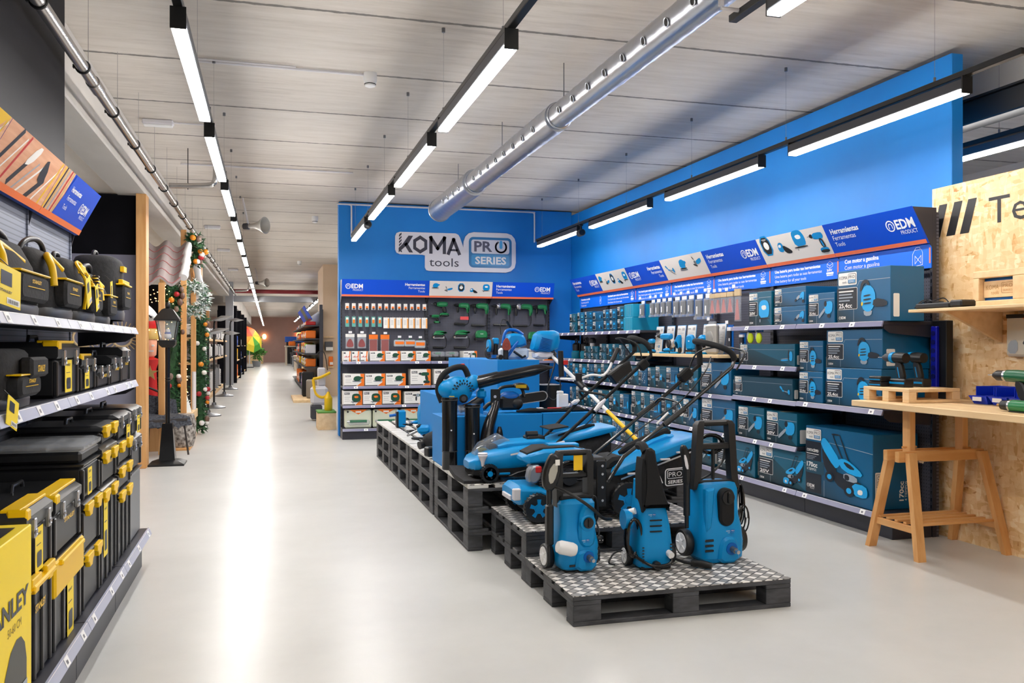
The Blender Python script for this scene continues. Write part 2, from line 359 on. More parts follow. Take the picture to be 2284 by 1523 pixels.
# ================================================================== LINEAR LIGHTS
def make_lamp():
    t = E('linear_ceiling_lamp', (0, 0, 0), 'x', 'ceiling lamp', 'linear lamps hanging from the tracks')
    m_ = MB(); m_.box(-.035, .035, 0, 1.72, 0, .06, DGREY, .004); m_.box(-.0355, .0355, -.004, .006, -.024, .076, BLK); m_.box(-.0355, .0355, 1.714, 1.724, -.024, .076, BLK); m_.obj('housing', t)
    m_ = MB(); m_.box(-.031, .031, .012, 1.708, -.022, .003, LAMPM); m_.obj('diffuser', t); return t
lamp0 = make_lamp(); lamp_used = False
TRK = [('left', -.4, 2.10, 27), ('middle', 1.14, 1.85, 5), ('right', 3.86, 1.85, 5), ('far right', 5.25, 1.85, 4)]
def lamp_at(x, y, z, lab):
    global lamp_used
    if lamp_used: o = dup(lamp0, (x, y, z), 0, lab)
    else: o = lamp0; o.location = (x, y, z); o['label'] = lab; lamp_used = True
def wire(x, y, z0, i, n, tn):
    m_ = MB(); m_.cyl((x, y, z0), (x, y, CZ - .03), .0013, SILV, n=5); m_.cyl((x, y, CZ - .03), (x, y, CZ), .012, DSILV, n=8); m_.cyl((x, y, z0), (x, y, z0 + .03), .008, DSILV, n=8)
    tag(m_.obj('suspension_wire'), f'thin wire holding the {tn} light track{nth(i, n, "counted from the camera")}'.replace('leftmost of the row', 'nearest the camera'), 'wire', 'wires holding the ' + tn + ' light track')
for tn, x, y0, n in TRK:
    m_ = MB(); ye = {'left': 68, 'middle': 12.35, 'right': 12.3, 'far right': 9.5}[tn]; ys = {'left': -4, 'middle': 3.66, 'right': 3.66, 'far right': -1}[tn]
    m_.box(x - .022, x + .022, ys, ye, 2.905, 2.94, BLK, .003); tag(m_.obj('light_track'), f'long black track hanging from the ceiling, carrying the {tn} row of lamps', 'track')
    k = 0; y = {'left': 4.2, 'middle': 4.05, 'right': 4.05, 'far right': 4.9}[tn]
    while y + 1.6 < ye:
        lamp_at(x, y, 2.83, f'white glowing linear lamp of the {tn} track' + (', nearest the camera' if k == 0 else f', {ORD[k]} from the camera' if k < 20 else ', towards the far end')); k += 1
        y += 2.14 if k < 20 else 2.6
    for i in range(7 if tn != 'far right' else 3): wire(x, {'left': 5.3, 'middle': 4.2, 'right': 4.3, 'far right': 5.2}[tn] + 1.55 * i, 2.94, i, 7, tn)
# rows continuing behind the camera
for x in (-.4, 1.14, 3.0, 5.25):
    for y in (-3.6, -1.5): lamp_at(x, y, 2.83, 'linear lamp over the floor behind the camera')
# further rows in the hidden part of the shop
for y in (15, 17.4, 19.8): lamp_at(2.2, y, 2.83, 'linear lamp behind the blue partition')
for i, y in enumerate((27, 29.4, 31.8, 34.2, 36.6, 39, 42, 45, 48, 51, 54)): lamp_at(1.55, y, 2.83, f'linear lamp of the distant track right of the aisle, {ORD[i]} from the camera')
m_ = MB(); m_.box(2.12, 2.164, 0, 3.69, 2.905, 2.94, BLK, .003); m_.cyl((2.03, 3.6, 2.93), (2.14, 3.6, 2.93), .01, OFFW, n=8); m_.cyl((2.03, 3.6, 2.94), (2.03, 3.6, CZ - .002), .014, OFFW, n=8); m_.cyl((2.14, 3.3, 2.94), (2.14, 3.3, 2.99), .01, SILV, n=6)
tag(m_.obj('light_track'), 'short black track end hanging under the round duct, top of the picture', 'track')
lamp_at(2.14, 1.62, 2.83, 'glowing linear lamp cut by the top edge of the picture')
def spot(x, y, lab):
    t = E('spotlight', (x, y, 2.80), lab, 'spotlight', 'small round spotlights on the tracks')
    m_ = MB(); m_.cyl((0, -.055, 0), (0, .055, 0), .045, DGREY, n=18); m_.cyl((0, -.06, 0), (0, -.054, 0), .036, GBLK, n=18); m_.obj('head', t)
    m_ = MB(); m_.cyl((0, 0, .03), (0, 0, .11), .008, BLK, n=8); m_.box(-.02, .02, -.035, .035, .09, .106, BLK); m_.obj('bracket', t)
spot(1.14, 10.42, 'small black spotlight between the last two lamps of the middle track')
spot(3.86, 10.42, 'small black spotlight between the last two lamps of the right track')
# ================================================================== CEILING FIXTURES
t = E('ventilation_duct', (2.16, 2.4, 3.13), 'large round spiral metal duct under the ceiling', 'duct')
segs = [(0, 3.9, .092), (3.9, 6.7, .11), (6.7, 8.75, .14)]
for a, b_, r_ in segs:
    m_ = MB(); R_ = []; L = int((b_ - a) / .04)
    for i in range(L + 1):
        y = lerp(a, b_, i / L); rr = r_ + (.0025 if i % 4 == 0 else 0); R_.append([(math.cos(2 * PI * j / 28) * rr, y + .06 * j / 28 - (.06 if False else 0), math.sin(2 * PI * j / 28) * rr) for j in range(28)])
    m_.loft(R_, DUCTM, True); m_.obj('duct_section', t)
    m_ = MB(); m_.torus((0, b_, 0), (0, 1, 0), r_ + .006, .008, DUCTM, 28); m_.obj('flange', t)
k = 0; y = 1.25
while y < 8.0:
    rr = .092 if y < 3.9 else .11 if y < 6.7 else .14
    if abs(y - 3.9) > .12 and abs(y - 6.7) > .12:
        m_ = MB(); a = math.radians(196); c = Vector((math.cos(a) * rr, y, math.sin(a) * rr)); n_ = Vector((math.cos(a), 0, math.sin(a)))
        m_.cyl(c - n_ * .01, c + n_ * .008, .022, GBLK, n=14); m_.torus(c + n_ * .006, n_, .024, .004, DUCTM, 14, 6); m_.obj('nozzle', t)
    y += .3
m_ = MB()
for y in (1.9, 3.8, 5.6, 7.6): m_.cyl((0, y, .1), (0, y, .375), .004, DSILV, n=6)
m_.obj('hanger', t)
t = E('steel_pipe', (-1.09, -2, 3.05), 'bright metal pipe running along the concrete beam', 'pipe')
m_ = MB(); m_.tube([(0, 0, 0), (0, 32.5, 0)], .036, PIPEM, 16); m_.obj('pipe_run', t, smooth=1)
m_ = MB(); m_.tube([(0, 8.05, 0), (0, 8.25, 0)], .043, PIPEM, 16); m_.obj('coupling', t, smooth=1)
m_ = MB(); m_.torus((0, 0, 0), (0, 1, 0), .04, .006, BLK, 16, 6); m_.cyl((.03, 0, .03), (.03, 0, .44), .0018, SILV, n=5); m_.box(-.055, -.04, -.012, .012, -.01, .01, BLK); cl = m_.obj('pipe_clip', t, smooth=1); cl.location = (0, 6.7, 0)
for i in range(1, 24): c = cl.copy(); COL.objects.link(c); c.parent = t; c.location = (0, 6.7 + i * 1.05, 0)
m_ = MB(); m_.tube(spline([(-1.04, 10.0, 3.09), (-.9, 9.98, 3.09), (-.66, 9.95, 3.1), (-.58, 9.94, 3.13), (-.56, 9.94, 3.25), (-.56, 9.94, 3.5)], 4), .03, PIPEM, 12); m_.cyl((-.85, 9.98, 3.05), (-.85, 9.98, 3.5), .005, BLK, n=6); tag(m_.obj('branch_pipe', smooth=1), 'short metal branch pipe bending up into the ceiling', 'pipe')
m_ = MB(); m_.tube(spline([(-1.04, 29.0, 3.09), (-.8, 29, 3.1), (-.66, 29, 3.13), (-.62, 29, 3.25), (-.62, 29, 3.5)], 4), .03, PIPEM, 10); tag(m_.obj('branch_pipe', smooth=1), 'far metal branch pipe near the red sprinkler pipe', 'pipe')
def conduit(pts, lab, r_=.011, mat=OFFW):
    m_ = MB(); m_.tube(pts, r_, mat, 8); tag(m_.obj('cable_conduit', smooth=1), lab, 'conduit')
conduit([(-.55, 6.86, 3.492), (.73, 6.86, 3.492)], 'pale conduit on the ceiling leading to the nearest smoke detector')
conduit([(-.55, 6.81, 3.492), (.2, 6.81, 3.492)], 'second pale conduit beside the one to the nearest smoke detector', .008)
conduit([(-.9, 8.84, 3.492), (-.5, 8.84, 3.492)], 'short conduit beside the flat emergency lamp', .008)
conduit([(-1.0, 10.8, 3.49), (1.0, 10.8, 3.49)], 'conduit crossing the ceiling towards the blue wall')
zc = 3.455
conduit(spline([(.98, 13.02, zc), (1.2, 13.02, zc), (3.2, 13.02, zc), (3.98, 13.02, zc), (4.03, 13.02, zc - .015), (4.045, 13.02, zc - .06), (4.045, 13.02, 2.98)], 5), 'white conduit along the top of the blue back wall, dropping at its right end', .013)
conduit(spline([(1.12, 13.02, zc), (1.17, 13.02, zc - .01), (1.185, 13.02, zc - .06), (1.185, 13.02, 2.97)], 5), 'white conduit dropping at the left of the blue back wall', .013)
def detector(x, y, lab):
    t = E('smoke_detector', (x, y, CZ - .045), lab, 'smoke detector', 'smoke detectors on the ceiling')
    m_ = MB(); m_.lathe([(.001, .045), (.052, .045), (.055, .0), (.05, -.03)], WHITE, 20); m_.obj('base', t)
    m_ = MB(); m_.lathe([(.042, -.028), (.044, -.04), (.04, -.06), (.02, -.068), (.001, -.068)], WHITE, 20); m_.torus((0, 0, -.045), (0, 0, 1), .043, .004, GBLK, 20, 6); m_.obj('head', t)
detector(.77, 6.86, 'white round smoke detector nearest the camera'); detector(.74, 14.75, 'small white smoke detector further down the aisle'); detector(.75, 22.7, 'distant white smoke detector above the aisle')
for i, (x, y) in enumerate(((-1.02, 8.84), (-.98, 16.4), (-.98, 20.3), (-.98, 25.5))):
    m_ = MB(); m_.box(-.14, .14, -.05, .05, -.05, 0, OFFW, .012); m_.box(-.13, .13, -.042, .042, -.062, -.048, WHITE, .008); m_.obj('emergency_lamp', loc=(x, y, CZ), label='flat white unlit emergency lamp on the ceiling' + (', nearest the camera' if i == 0 else f', {ORD[i]} from the camera'), cat='emergency lamp', group='emergency lamps on the ceiling')
for i, y in enumerate((13.2, 25.2)):
    t = E('horn_loudspeaker', (-.28, y, 3.1), ('nearer' if i == 0 else 'farther') + ' grey horn loudspeaker beside the left row of lamps', 'loudspeaker', 'horn loudspeakers'); t.rotation_euler = (math.radians(20), 0, math.radians(-35))
    m_ = MB(); T_ = Matrix.Rotation(PI / 2, 4, 'Y'); m_.lathe([(.03, -.02), (.035, .08), (.06, .16), (.12, .27), (.125, .275), (.11, .272), (.03, .12)], M('#A9A69F', .45), 20, T_); m_.obj('horn', t)
    m_ = MB(); m_.lathe([(.01, -.1), (.045, -.09), (.05, -.01), (.03, .0)], DGREY, 16, T_); m_.obj('driver', t)
    m_ = MB(); m_.box(-.02, .0, -.01, .01, .03, .42, OFFW); m_.obj('bracket', t)
m_ = MB(); m_.box(4.97, 5.15, -1, 9.5, 2.99, 3.16, BLK, .01); m_.box(4.955, 5.165, -1, 9.5, 3.16, 3.175, BLK); tag(m_.obj('black_duct'), 'black boxed duct right of the blue wall top', 'duct')
# ================================================================== LOGOS
def edm(m_, F, x, z, h, mat=WHITE, l=2, product=True, ring=True):
    """round mark and EDM, cap height h, left edge x, baseline z"""
    if ring:
        rr = h * .62; cx, cz = x + rr, z + h * .45
        n = 18
        for i in range(n):
            a, b_ = 2 * PI * i / n, 2 * PI * (i + 1) / n
            m_.fp(F, [(cx + rr * math.cos(a), cz + rr * math.sin(a)), (cx + rr * math.cos(b_), cz + rr * math.sin(b_)), (cx + rr * .8 * math.cos(b_), cz + rr * .8 * math.sin(b_)), (cx + rr * .8 * math.cos(a), cz + rr * .8 * math.sin(a))], mat, l)
        m_.fl(F, [(cx - rr * .38, cz - rr * .4), (cx - rr * .38, cz + rr * .12), (cx - rr * .2, cz + rr * .38), (cx + rr * .2, cz + rr * .38), (cx + rr * .38, cz + rr * .12), (cx + rr * .38, cz - rr * .4)], rr * .16, mat, l)
        x = x + rr * 2.2
    m_.ft(F, 'EDM', x, z, h, mat, l, True, w=h * 2.6)
    if product: m_.ft(F, 'PRODUCT', x + h * .35, z - h * .62, h * .42, mat, l, False, w=h * 2.3)
def ring_poly(m_, F, pts_o, pts_i, mat, l):
    n = len(pts_o)
    for i in range(n): m_.fp(F, [pts_o[i], pts_o[(i + 1) % n], pts_i[(i + 1) % n], pts_i[i]], mat, l)
INK = M('#35343F', .5); BLUEL = M('#2A8CC4', .4); BLUEM = M('#1470A8', .4)
def koma(m_, F, x, z, h, detail=2, l=2, ink=INK, white=CARD, plate=True, tools=True):
    """white plate with KOMA tools and the PRO SERIES box; h = plate height, returns width"""
    w = h * 2.25
    if plate: m_.fr(F, x, x + w, z, z + h, white, l, h * .12)
    if detail == 0:
        m_.fr(F, x + .1 * h, x + 1.05 * h, z + .45 * h, z + .72 * h, ink, l + 1); m_.fr(F, x + 1.25 * h, x + 2.1 * h, z + .12 * h, z + .42 * h, BLUEL, l + 1); m_.fr(F, x + 1.3 * h, x + 2.05 * h, z + .52 * h, z + .82 * h, ink, l + 1); return w
    m_.ft(F, 'KOMA', x + .12 * h, z + .48 * h, .27 * h, ink, l + 1, False, w=.98 * h)
    if tools: m_.ft(F, 'tools', x + .5 * h, z + .16 * h, .2 * h, ink, l + 1, w=.5 * h)
    o = rrect(x + 1.2 * h, x + 2.15 * h, z + .1 * h, z + .9 * h, .1 * h); m_.fp(F, o, ink if plate else white, l + 1)
    m_.fp(F, inset(o, .04 * h), white, l + 2); m_.fr(F, x + 1.26 * h, x + 2.09 * h, z + .16 * h, z + .42 * h, BLUEL, l + 3)
    m_.ft(F, 'PRO', x + 1.32 * h, z + .52 * h, .26 * h, ink, l + 3, False, w=.7 * h); m_.ft(F, 'SERIES', x + 1.34 * h, z + .21 * h, .16 * h, white, l + 4, w=.66 * h)
    return w
# wall sign
t = E('wall_sign', (1.84, 13.05, 2.49), 'large white cut-out wall sign reading KOMA tools PRO SERIES', 'sign')
m_ = MB(); F = FR((0, -.03, 0), (1, 0, 0), (0, 0, 1))
out = rrect(0, .9, .2, .6, .07)  # helper shapes merged by hand
pl = [(.06, .3), (.36, .28), (.40, .24), (.42, .2)] 
KP = [(.07, .585), (.02, .565), (.0, .52), (.0, .315), (.02, .265), (.07, .245), (.42, .245), (.455, .235), (.455, .055), (.475, .012), (.52, 0), (1.74, 0), (1.82, .025), (1.88, .08), (1.90, .16), (1.90, .47), (1.88, .54), (1.83, .595), (1.75, .62), (1.22, .62), (1.14, .60), (1.09, .55), (1.06, .47), (1.055, .38), (1.0, .53), (.975, .57), (.93, .59)]
m_.ext([(x, z) for x, z in KP], -.03, -.001, M('#E6E3E8', .45), .003); m_.obj('sign_plate', t)
m_ = MB(); F = FR((0, -.031, 0), (1, 0, 0), (0, 0, 1)); Kc = M('#3B3A47', .5)
m_.fp(F, [(.06, .31), (.06, .30), (.10, .27), (.10, .30)], Kc)
for i in range(4): m_.fp(F, [(.055, .36 + i * .048), (.095, .40 + i * .048), (.095, .43 + i * .048), (.055, .39 + i * .048)], Kc)
m_.fp(F, [(.055, .54), (.075, .56), (.095, .54), (.095, .58 - .02)], Kc)
m_.fp(F, [(.05, .27), (.105, .32), (.20, .41), (.27, .53), (.20, .53), (.11, .40), (.05, .34)], Kc)
m_.fp(F, [(.13, .40), (.175, .43), (.27, .275), (.21, .275)], Kc)
o = [(.38 + .125 * math.cos(math.radians(a)), .40 + .14 * math.sin(math.radians(a))) for a in range(30, 390, 60)]; ring_poly(m_, F, o, [(.38 + (x - .38) * .58, .40 + (z - .40) * .58) for x, z in o], Kc, 1)
m_.fl(F, [(.545, .29), (.545, .51), (.65, .35), (.755, .51), (.755, .29)], .05, Kc); m_.fl(F, [(.82, .28), (.90, .49), (.985, .28)], .05, Kc); m_.fl(F, [(.86, .33), (.95, .33)], .03, Kc)
m_.ft(F, 'tools', .52, .075, .13, Kc, 2, False, w=.46)
m_.obj('lettering', t, smooth=0)
m_ = MB(); o = rrect(1.14, 1.83, .07, .545, .07); m_.fp(F, o, BLUEM, 1); o2 = rrect(1.18, 1.79, .29, .505, .035); m_.fp(F, o2, M('#E3E1E8', .45), 2); m_.fr(F, 1.18, 1.79, .105, .27, BLUEL, 2, .03)
m_.ft(F, 'PR', 1.225, .325, .155, M('#57566A', .5), 3, True, w=.29)
cx, cz = 1.655, .40
pr_ = [(cx + .085 * math.cos(math.radians(a)), cz + .085 * math.sin(math.radians(a))) for a in range(125, 416, 18)]
m_.fl(F, pr_, .028, M('#57566A', .5), 3); m_.fr(F, cx - .025, cx + .025, cz - .03, cz + .10, M('#3FA6E0', .4), 3, .025)
m_.ft(F, 'SERIES', 1.24, .13, .11, WHITE, 3, True, w=.5); m_.obj('emblem', t, smooth=0)
# ================================================================== PICTURES (print and small tools share the outlines)
PIC = {
 'drill': [('b', .9, [(.22, .95), (.85, .96), (.92, .85), (.9, .7), (.72, .64), (.35, .66), (.22, .7)]), ('k', .6, [(0, .86), (.08, .92), (.22, .93), (.22, .72), (.08, .74), (0, .8)]), ('g', .1, [(-.14, .845), (0, .845), (0, .815), (-.14, .815)]),
   ('k', .6, [(.54, .68), (.78, .68), (.88, .25), (.6, .25)]), ('b', .5, [(.62, .6), (.72, .6), (.78, .3), (.68, .3)]), ('b', 1, [(.42, .26), (.96, .26), (.99, .06), (.4, .06)]), ('k', .9, [(.42, .16), (.98, .16), (.98, .02), (.42, .02)])],
 'corded': [('b', .9, [(.3, .98), (.86, .98), (.94, .86), (.95, .6), (.9, .3), (.8, .28), (.78, .55), (.7, .66), (.3, .66)]), ('k', .7, [(.0, .88), (.1, .92), (.3, .95), (.3, .7), (.1, .74), (0, .8)]), ('k', .5, [(.2, .72), (.32, .72), (.32, .34), (.22, .3), (.18, .36)])],
 'hammer': [('b', .9, [(.42, .97), (.85, .97), (.96, .86), (.98, .55), (.92, .22), (.82, .2), (.82, .55), (.74, .66), (.42, .66)]), ('g', .9, [(.22, .98), (.44, .98), (.44, .64), (.34, .6), (.22, .66)]), ('k', .5, [(-.08, .88), (.22, .92), (.22, .72), (-.08, .76)]), ('k', .4, [(.14, .7), (.26, .7), (.26, .2), (.14, .2)])],
 'sander': [('b', 1, [(.1, .45), (.14, .8), (.3, .95), (.6, .98), (.78, .86), (.95, .84), (.96, .72), (.78, .66), (.72, .45)]), ('k', 1, [(.04, .38), (.8, .38), (.84, .46), (.04, .46)]), ('g', .9, [(.0, .30), (.84, .30), (.84, .37), (.0, .37)])],
 'jig': [('b', .8, [(.12, .2), (.08, .7), (.2, .93), (.6, .97), (.85, .88), (.96, .6), (.9, .25), (.7, .2)]), ('w', .82, [(.3, .72), (.68, .74), (.72, .56), (.5, .52), (.34, .56)]), ('k', .9, [(0, .12), (.95, .12), (.95, .19), (0, .19)]), ('g', .1, [(.16, .0), (.24, .0), (.24, .14), (.16, .14)])],
 'grinder': [('b', .7, [(.3, .7), (.95, .88), (1, .75), (.9, .6), (.4, .5)]), ('g', .8, [(.12, .72), (.34, .78), (.42, .5), (.2, .45)]), ('k', .3, [(0, .5), (.4, .38), (.42, .46), (.02, .6)]), ('k', .4, [(.22, .8), (.3, .8), (.2, 1), (.1, 1)])],
 'saw': [('b', .9, [(.45, .85), (.9, .9), (1, .7), (.92, .35), (.5, .3), (.4, .55)]), ('k', .9, [(.35, .8), (.5, .95), (.6, .75), (.45, .6)]), ('g', .2, [(0, .22), (.05, .3), (.45, .62), (.5, .5), (.06, .12), (0, .15)]), ('k', .7, [(.6, .3), (.85, .3), (.8, .12), (.62, .15)])],
 'blower': [('g', .9, [(.18, .2), (.5, .2), (.46, .04), (.22, .04)]), ('b', .9, [(.12, .25), (.1, .65), (.25, .85), (.5, .8), (.62, .55), (.55, .25), (.35, .12)]), ('k', .5, [(.05, .7), (.12, .95), (.3, 1), (.42, .88), (.36, .82), (.28, .9), (.18, .86), (.12, .68)]), ('k', .6, [(.55, .5), (1, .42), (1, .26), (.5, .26)]), ('k', 1, [(.2, .58), (.44, .6), (.44, .56), (.2, .54)]), ('k', 1, [(.19, .48), (.46, .5), (.46, .46), (.19, .44)]), ('k', 1, [(.2, .38), (.46, .4), (.46, .36), (.2, .34)]), ('y', 1, [(.12, .3), (.18, .32), (.18, .42), (.12, .4)])],
 'recip': [('b', .8, [(.45, .5), (.7, .85), (.95, .88), (1, .62), (.9, .2), (.8, .18), (.78, .5), (.6, .35)]), ('g', .5, [(.15, .42), (.5, .7), (.58, .5), (.25, .22)]), ('k', .5, [(.0, .28), (.2, .42), (.28, .26), (.06, .14)]), ('k', .6, [(.78, .3), (1, .3), (1, .05), (.78, .05)])],
 'trimmer': [('b', .6, [(0, .75), (.14, .8), (.3, .6), (.28, .5), (.1, .62)]), ('b', .6, [(.25, .55), (.45, .52), (.45, .42), (.25, .44)]), ('g', .3, [(.45, .5), (.78, .44), (.78, .38), (.45, .44)]), ('b', .7, [(.76, .5), (.9, .62), (1, .4), (.92, .24), (.78, .36)]), ('k', .1, [(.4, .4), (.95, .12), (.96, .15), (.42, .44)])],
 'hedge': [('b', .7, [(.68, .35), (.72, .75), (.86, .85), (1, .7), (.98, .3), (.85, .2)]), ('k', .7, [(.6, .3), (.62, .9), (.7, .92), (.74, .3)]), ('b', .2, [(0, .3), (.64, .34), (.64, .24), (0, .2)]), ('g', .2, [(0, .34), (.64, .4), (.64, .36), (0, .3)])],
 'mower': [('k', 1, [(.04, .5), (.02, .84), (.3, .62), (.36, .3), (.2, .24)]), ('b', .9, [(.0, .82), (.02, .97), (.12, .98), (.44, .58), (.38, .46), (.3, .44)]), ('k', .1, [(.5, .55), (.24, 1.08), (.262, 1.08), (.53, .55)]), ('k', .1, [(.62, .55), (.4, 1.08), (.422, 1.08), (.65, .55)]), ('k', .1, [(.24, 1.06), (.42, 1.06), (.42, 1.09), (.24, 1.09)]),
   ('k', .9, [(.24, .4), (.6, .34), (.92, .24), (.9, .06), (.6, .03), (.3, .16)]), ('g', .9, [(.5, .4), (.78, .36), (.78, .24), (.5, .26)]), ('k', .9, [(.52, .37), (.62, .36), (.62, .26), (.52, .27)]), ('b', .9, [(.36, .6), (.5, .66), (.66, .6), (.9, .44), (.84, .36), (.5, .42)]), ('k', .9, [(.48, .6), (.62, .58), (.76, .48), (.6, .48)]),
   ('k', 1, circ(.2, .26, .1, 10)), ('b', 1.02, circ(.2, .26, .055, 6)), ('b', .9, [(.68, .24), (.96, .24), (1.0, .1), (.96, .0), (.7, .02)]), ('k', 1, circ(.62, .08, .11, 10)), ('b', 1.02, circ(.62, .08, .06, 6)), ('w', 1, [(.8, .14), (.9, .15), (.9, .06), (.8, .05)])],
 'bits': [(('g', 'w', 'b', 'k')[(i * 7 + j) % 4], .3, [(.08 + i * .19, .06 + j * .16), (.08 + i * .19 + .05 + .05 * ((i + j) % 2), .06 + j * .16), (.2 + i * .19 - .02, .16 + j * .16), (.08 + i * .19, .14 + j * .16)]) for i in range(5) for j in range(6)],
 'pump': [('b', .9, [(.1, .05), (.08, .5), (.2, .6), (.8, .6), (.9, .5), (.9, .05)]), ('k', 1, [(.2, .6), (.25, .9), (.75, .9), (.8, .6)])],
 'vac': [('b', .9, [(.02, .45), (.1, .8), (.4, .85), (.5, .6), (.45, .4), (.2, .35)]), ('k', .8, [(.42, .72), (.95, .42), (1, .25), (.6, .25), (.42, .42)]), ('w', 1, [(.1, .6), (.14, .72), (.34, .74), (.3, .58)])],
 'lamp': [('b', .8, [(.1, .0), (.1, 1), (.9, 1), (.9, 0)]), ('k', .85, [(.18, .08), (.18, .92), (.82, .92), (.82, .08)]), ('c', .9, circ(.5, .5, .2, 12)), ('g', .9, [(.25, .85), (.75, .85), (.6, .75), (.4, .75)])],
}
CB = M('#0C8FD6', .4); CB2 = M('#15A6EA', .4); CK = M('#141C28', .4); CG = M('#9AA6B2', .4); GDK = M('#0D4A32', .4)
PALS = {'teal': {'b': CB2, 'k': CK, 'g': CG, 'w': CARD, 'y': YEL, 'c': M('#7FE0E8', .4), 'o': ORG}, 'green': {'b': GDK, 'k': CK, 'g': CG, 'w': ORG, 'y': YEL, 'c': CG, 'o': ORG},
        'real': {'b': BLUE, 'k': BLK, 'g': SILV, 'w': WHITE, 'y': YEL, 'c': CARD, 'o': ORG}, 'rgreen': {'b': GRN2, 'k': BLK, 'g': SILV, 'w': WHITE, 'y': YEL, 'c': CARD, 'o': ORG}}
def pic(m_, F, kind, x, z, w, h, pal='teal', l=3, flip=False, ch=1):
    for i, (c, t_, p) in enumerate(PIC[kind]):
        q = [((1 - a) if flip else a, b_) for a, b_ in p]; q = chaikin([(x + a * w, z + b_ * h) for a, b_ in q], ch) if len(q) < 12 and ch else [(x + a * w, z + b_ * h) for a, b_ in q]
        m_.fp(F, q, PALS[pal][c], l + i * .5)
def tool3d(kind, w, h, th, pal='real', flip=False, name='body'):
    """small tool: the outline pieces with real thickness, chamfered; base at z=0, centred"""
    m_ = MB()
    for c, t_, p in PIC[kind]:
        q = [(((1 - a) if flip else a) * w - w / 2, b_ * h) for a, b_ in p]; q = chaikin(q, 1) if len(q) < 12 else q
        m_.ext(q, -th * t_ / 2, th * t_ / 2, PALS[pal][c], th * t_ * .28)
    return m_
# ================================================================== CARTONS
CT = {}
def carton(w, h, d, kind='drill', style='teal', det=1, txt='20V', name='carton'):
    k = (round(w, 3), round(h, 3), round(d, 3), kind, style, det, txt)
    if k in CT: return CT[k]
    m_ = MB(); m_.box(-w / 2, w / 2, -d / 2, d / 2, 0, h, {'teal': CART, 'bright': CARTB, 'white': CARD, 'green': CARD, 'dark': TEALP, 'cyan': M('#0E93B8', .4)}[style], .003)
    F = FR((-w / 2, -d / 2 - .0002, 0), (1, 0, 0), (0, 0, 1))
    if style in ('teal', 'bright', 'dark'):
        s = min(w * .36, h * .8); lh = min(s / 2.25, h * .28); lw = lh * 2.25
        koma(m_, F, w * .03, h - lh - h * .04, lh, 1 if det else 0, tools=det > 1)
        px0 = max(w * .04, 0); pw = lw * 1.0; pz1 = h - lh - h * .09; pz0 = max(pz1 - h * .42, h * .18)
        m_.fr(F, px0 * .5, px0 + pw, pz0, pz1, CARD, 1, .02 * h + .004); m_.fr(F, 0, px0 + pw - .004, pz0 + .004, pz1 - .004, CK, 2, .015 * h + .003)
        if det:
            m_.ft(F, txt, px0, pz0 + (pz1 - pz0) * .08, min(h * .085, pw * .25), CARD, 3, True, w=pw * .72)
            for i in range(3 if det < 2 else 4): m_.fr(F, px0, px0 + pw * (.8, .7, .76, .6)[i], pz1 - (pz1 - pz0) * (.2 + i * .14), pz1 - (pz1 - pz0) * (.14 + i * .14), CARD if i == 0 else CG, 3)
            edm(m_, F, px0, h * .07, h * .05, CARD, 3, False)
            m_.fl(F, [(px0 + pw, pz1 + h * .02), (px0 + pw + h * .06, pz1 + h * .11), (w * .99, pz1 + h * .11)], h * .008 + .001, CG, 1)
            m_.fl(F, [(px0 + pw * .8, h * .02), (px0 + pw * .8, pz0)], h * .008 + .001, CG, 1)
        pz = h * (.08 if w > h * .7 else .06); aw = w - lw - w * .08; ah = h * .72
        if w < h * .8: aw = w * .62; ah = h * .5
        s = min(aw, ah * 1.3); pic(m_, F, kind, w * .98 - s, pz + (ah - min(s / 1.0, ah)) / 2, s * .95, min(s, ah), 'teal', 4, kind == 'mower', ch=1 if det else 0)
        # right-hand side: upright label
        G = FR((w / 2 + .0002, -d / 2, 0), (0, 1, 0), (0, 0, 1)); m_.fr(G, d * .08, d * .26, h * .08, h * .5, CARD, 1, .008)
    elif style == 'cyan':
        for x in (.3, .5, .7): m_.fr(F, w * x, w * x + .006, h * .1, h * .9, CG, 1)
    elif style == 'green':
        koma_w = w * .28; m_.fr(F, w * .05, w * .05 + koma_w, h * .74, h * .88, INK, 1); m_.ft(F, 'PRO', w * .07, h * .77, h * .08, CARD, 2, True, w=koma_w * .8)
        for i in range(3): m_.fr(F, w * .06, w * (.38, .32, .35)[i], h * (.55 - .13 * i), h * (.58 - .13 * i), M('#B9B9B9', .5), 1)
        m_.fp(F, [(w * .62, 0), (w, 0), (w, h), (w * .8, h), (w * .86, h * .3)], ORG, 1); m_.fr(F, 0, w * .62, 0, h * .07, INK, 1)
        pic(m_, F, kind, w * .4, h * .12, w * .56, h * .72, 'green', 3)
    elif style == 'white':
        m_.fr(F, w * .05, w * .3, h * .75, h * .9, INK, 1)
        for i in range(6): m_.fr(F, w * (.12 + i * .12), w * (.2 + i * .12), h * .4, h * (.46 + .05 * (i % 3)), RED, 1)
        m_.fp(F, [(w * .78, h), (w * .95, h), (w * .85, h * .35), (w, 0), (w * .72, 0), (w * .75, h * .35)], ORG, 1); m_.fr(F, w * .04, w * .5, h * .06, h * .13, INK, 1)
    if w > .25 and style in ('teal', 'bright'):
        m_.box(-.025, .025, -d / 2 + .001, d / 2 - .001, h, h + .0006, TAPE)
    me = m_.mesh(name); CT[k] = me; return me
def wpos(side, u, z, ins, d):
    return {'R': ((4.10 + ins + d / 2, u, z), -PI / 2), 'B': ((u, 12.5 + ins + d / 2, z), 0), 'L': ((-.78 - ins - d / 2, u, z), PI / 2)}[side]
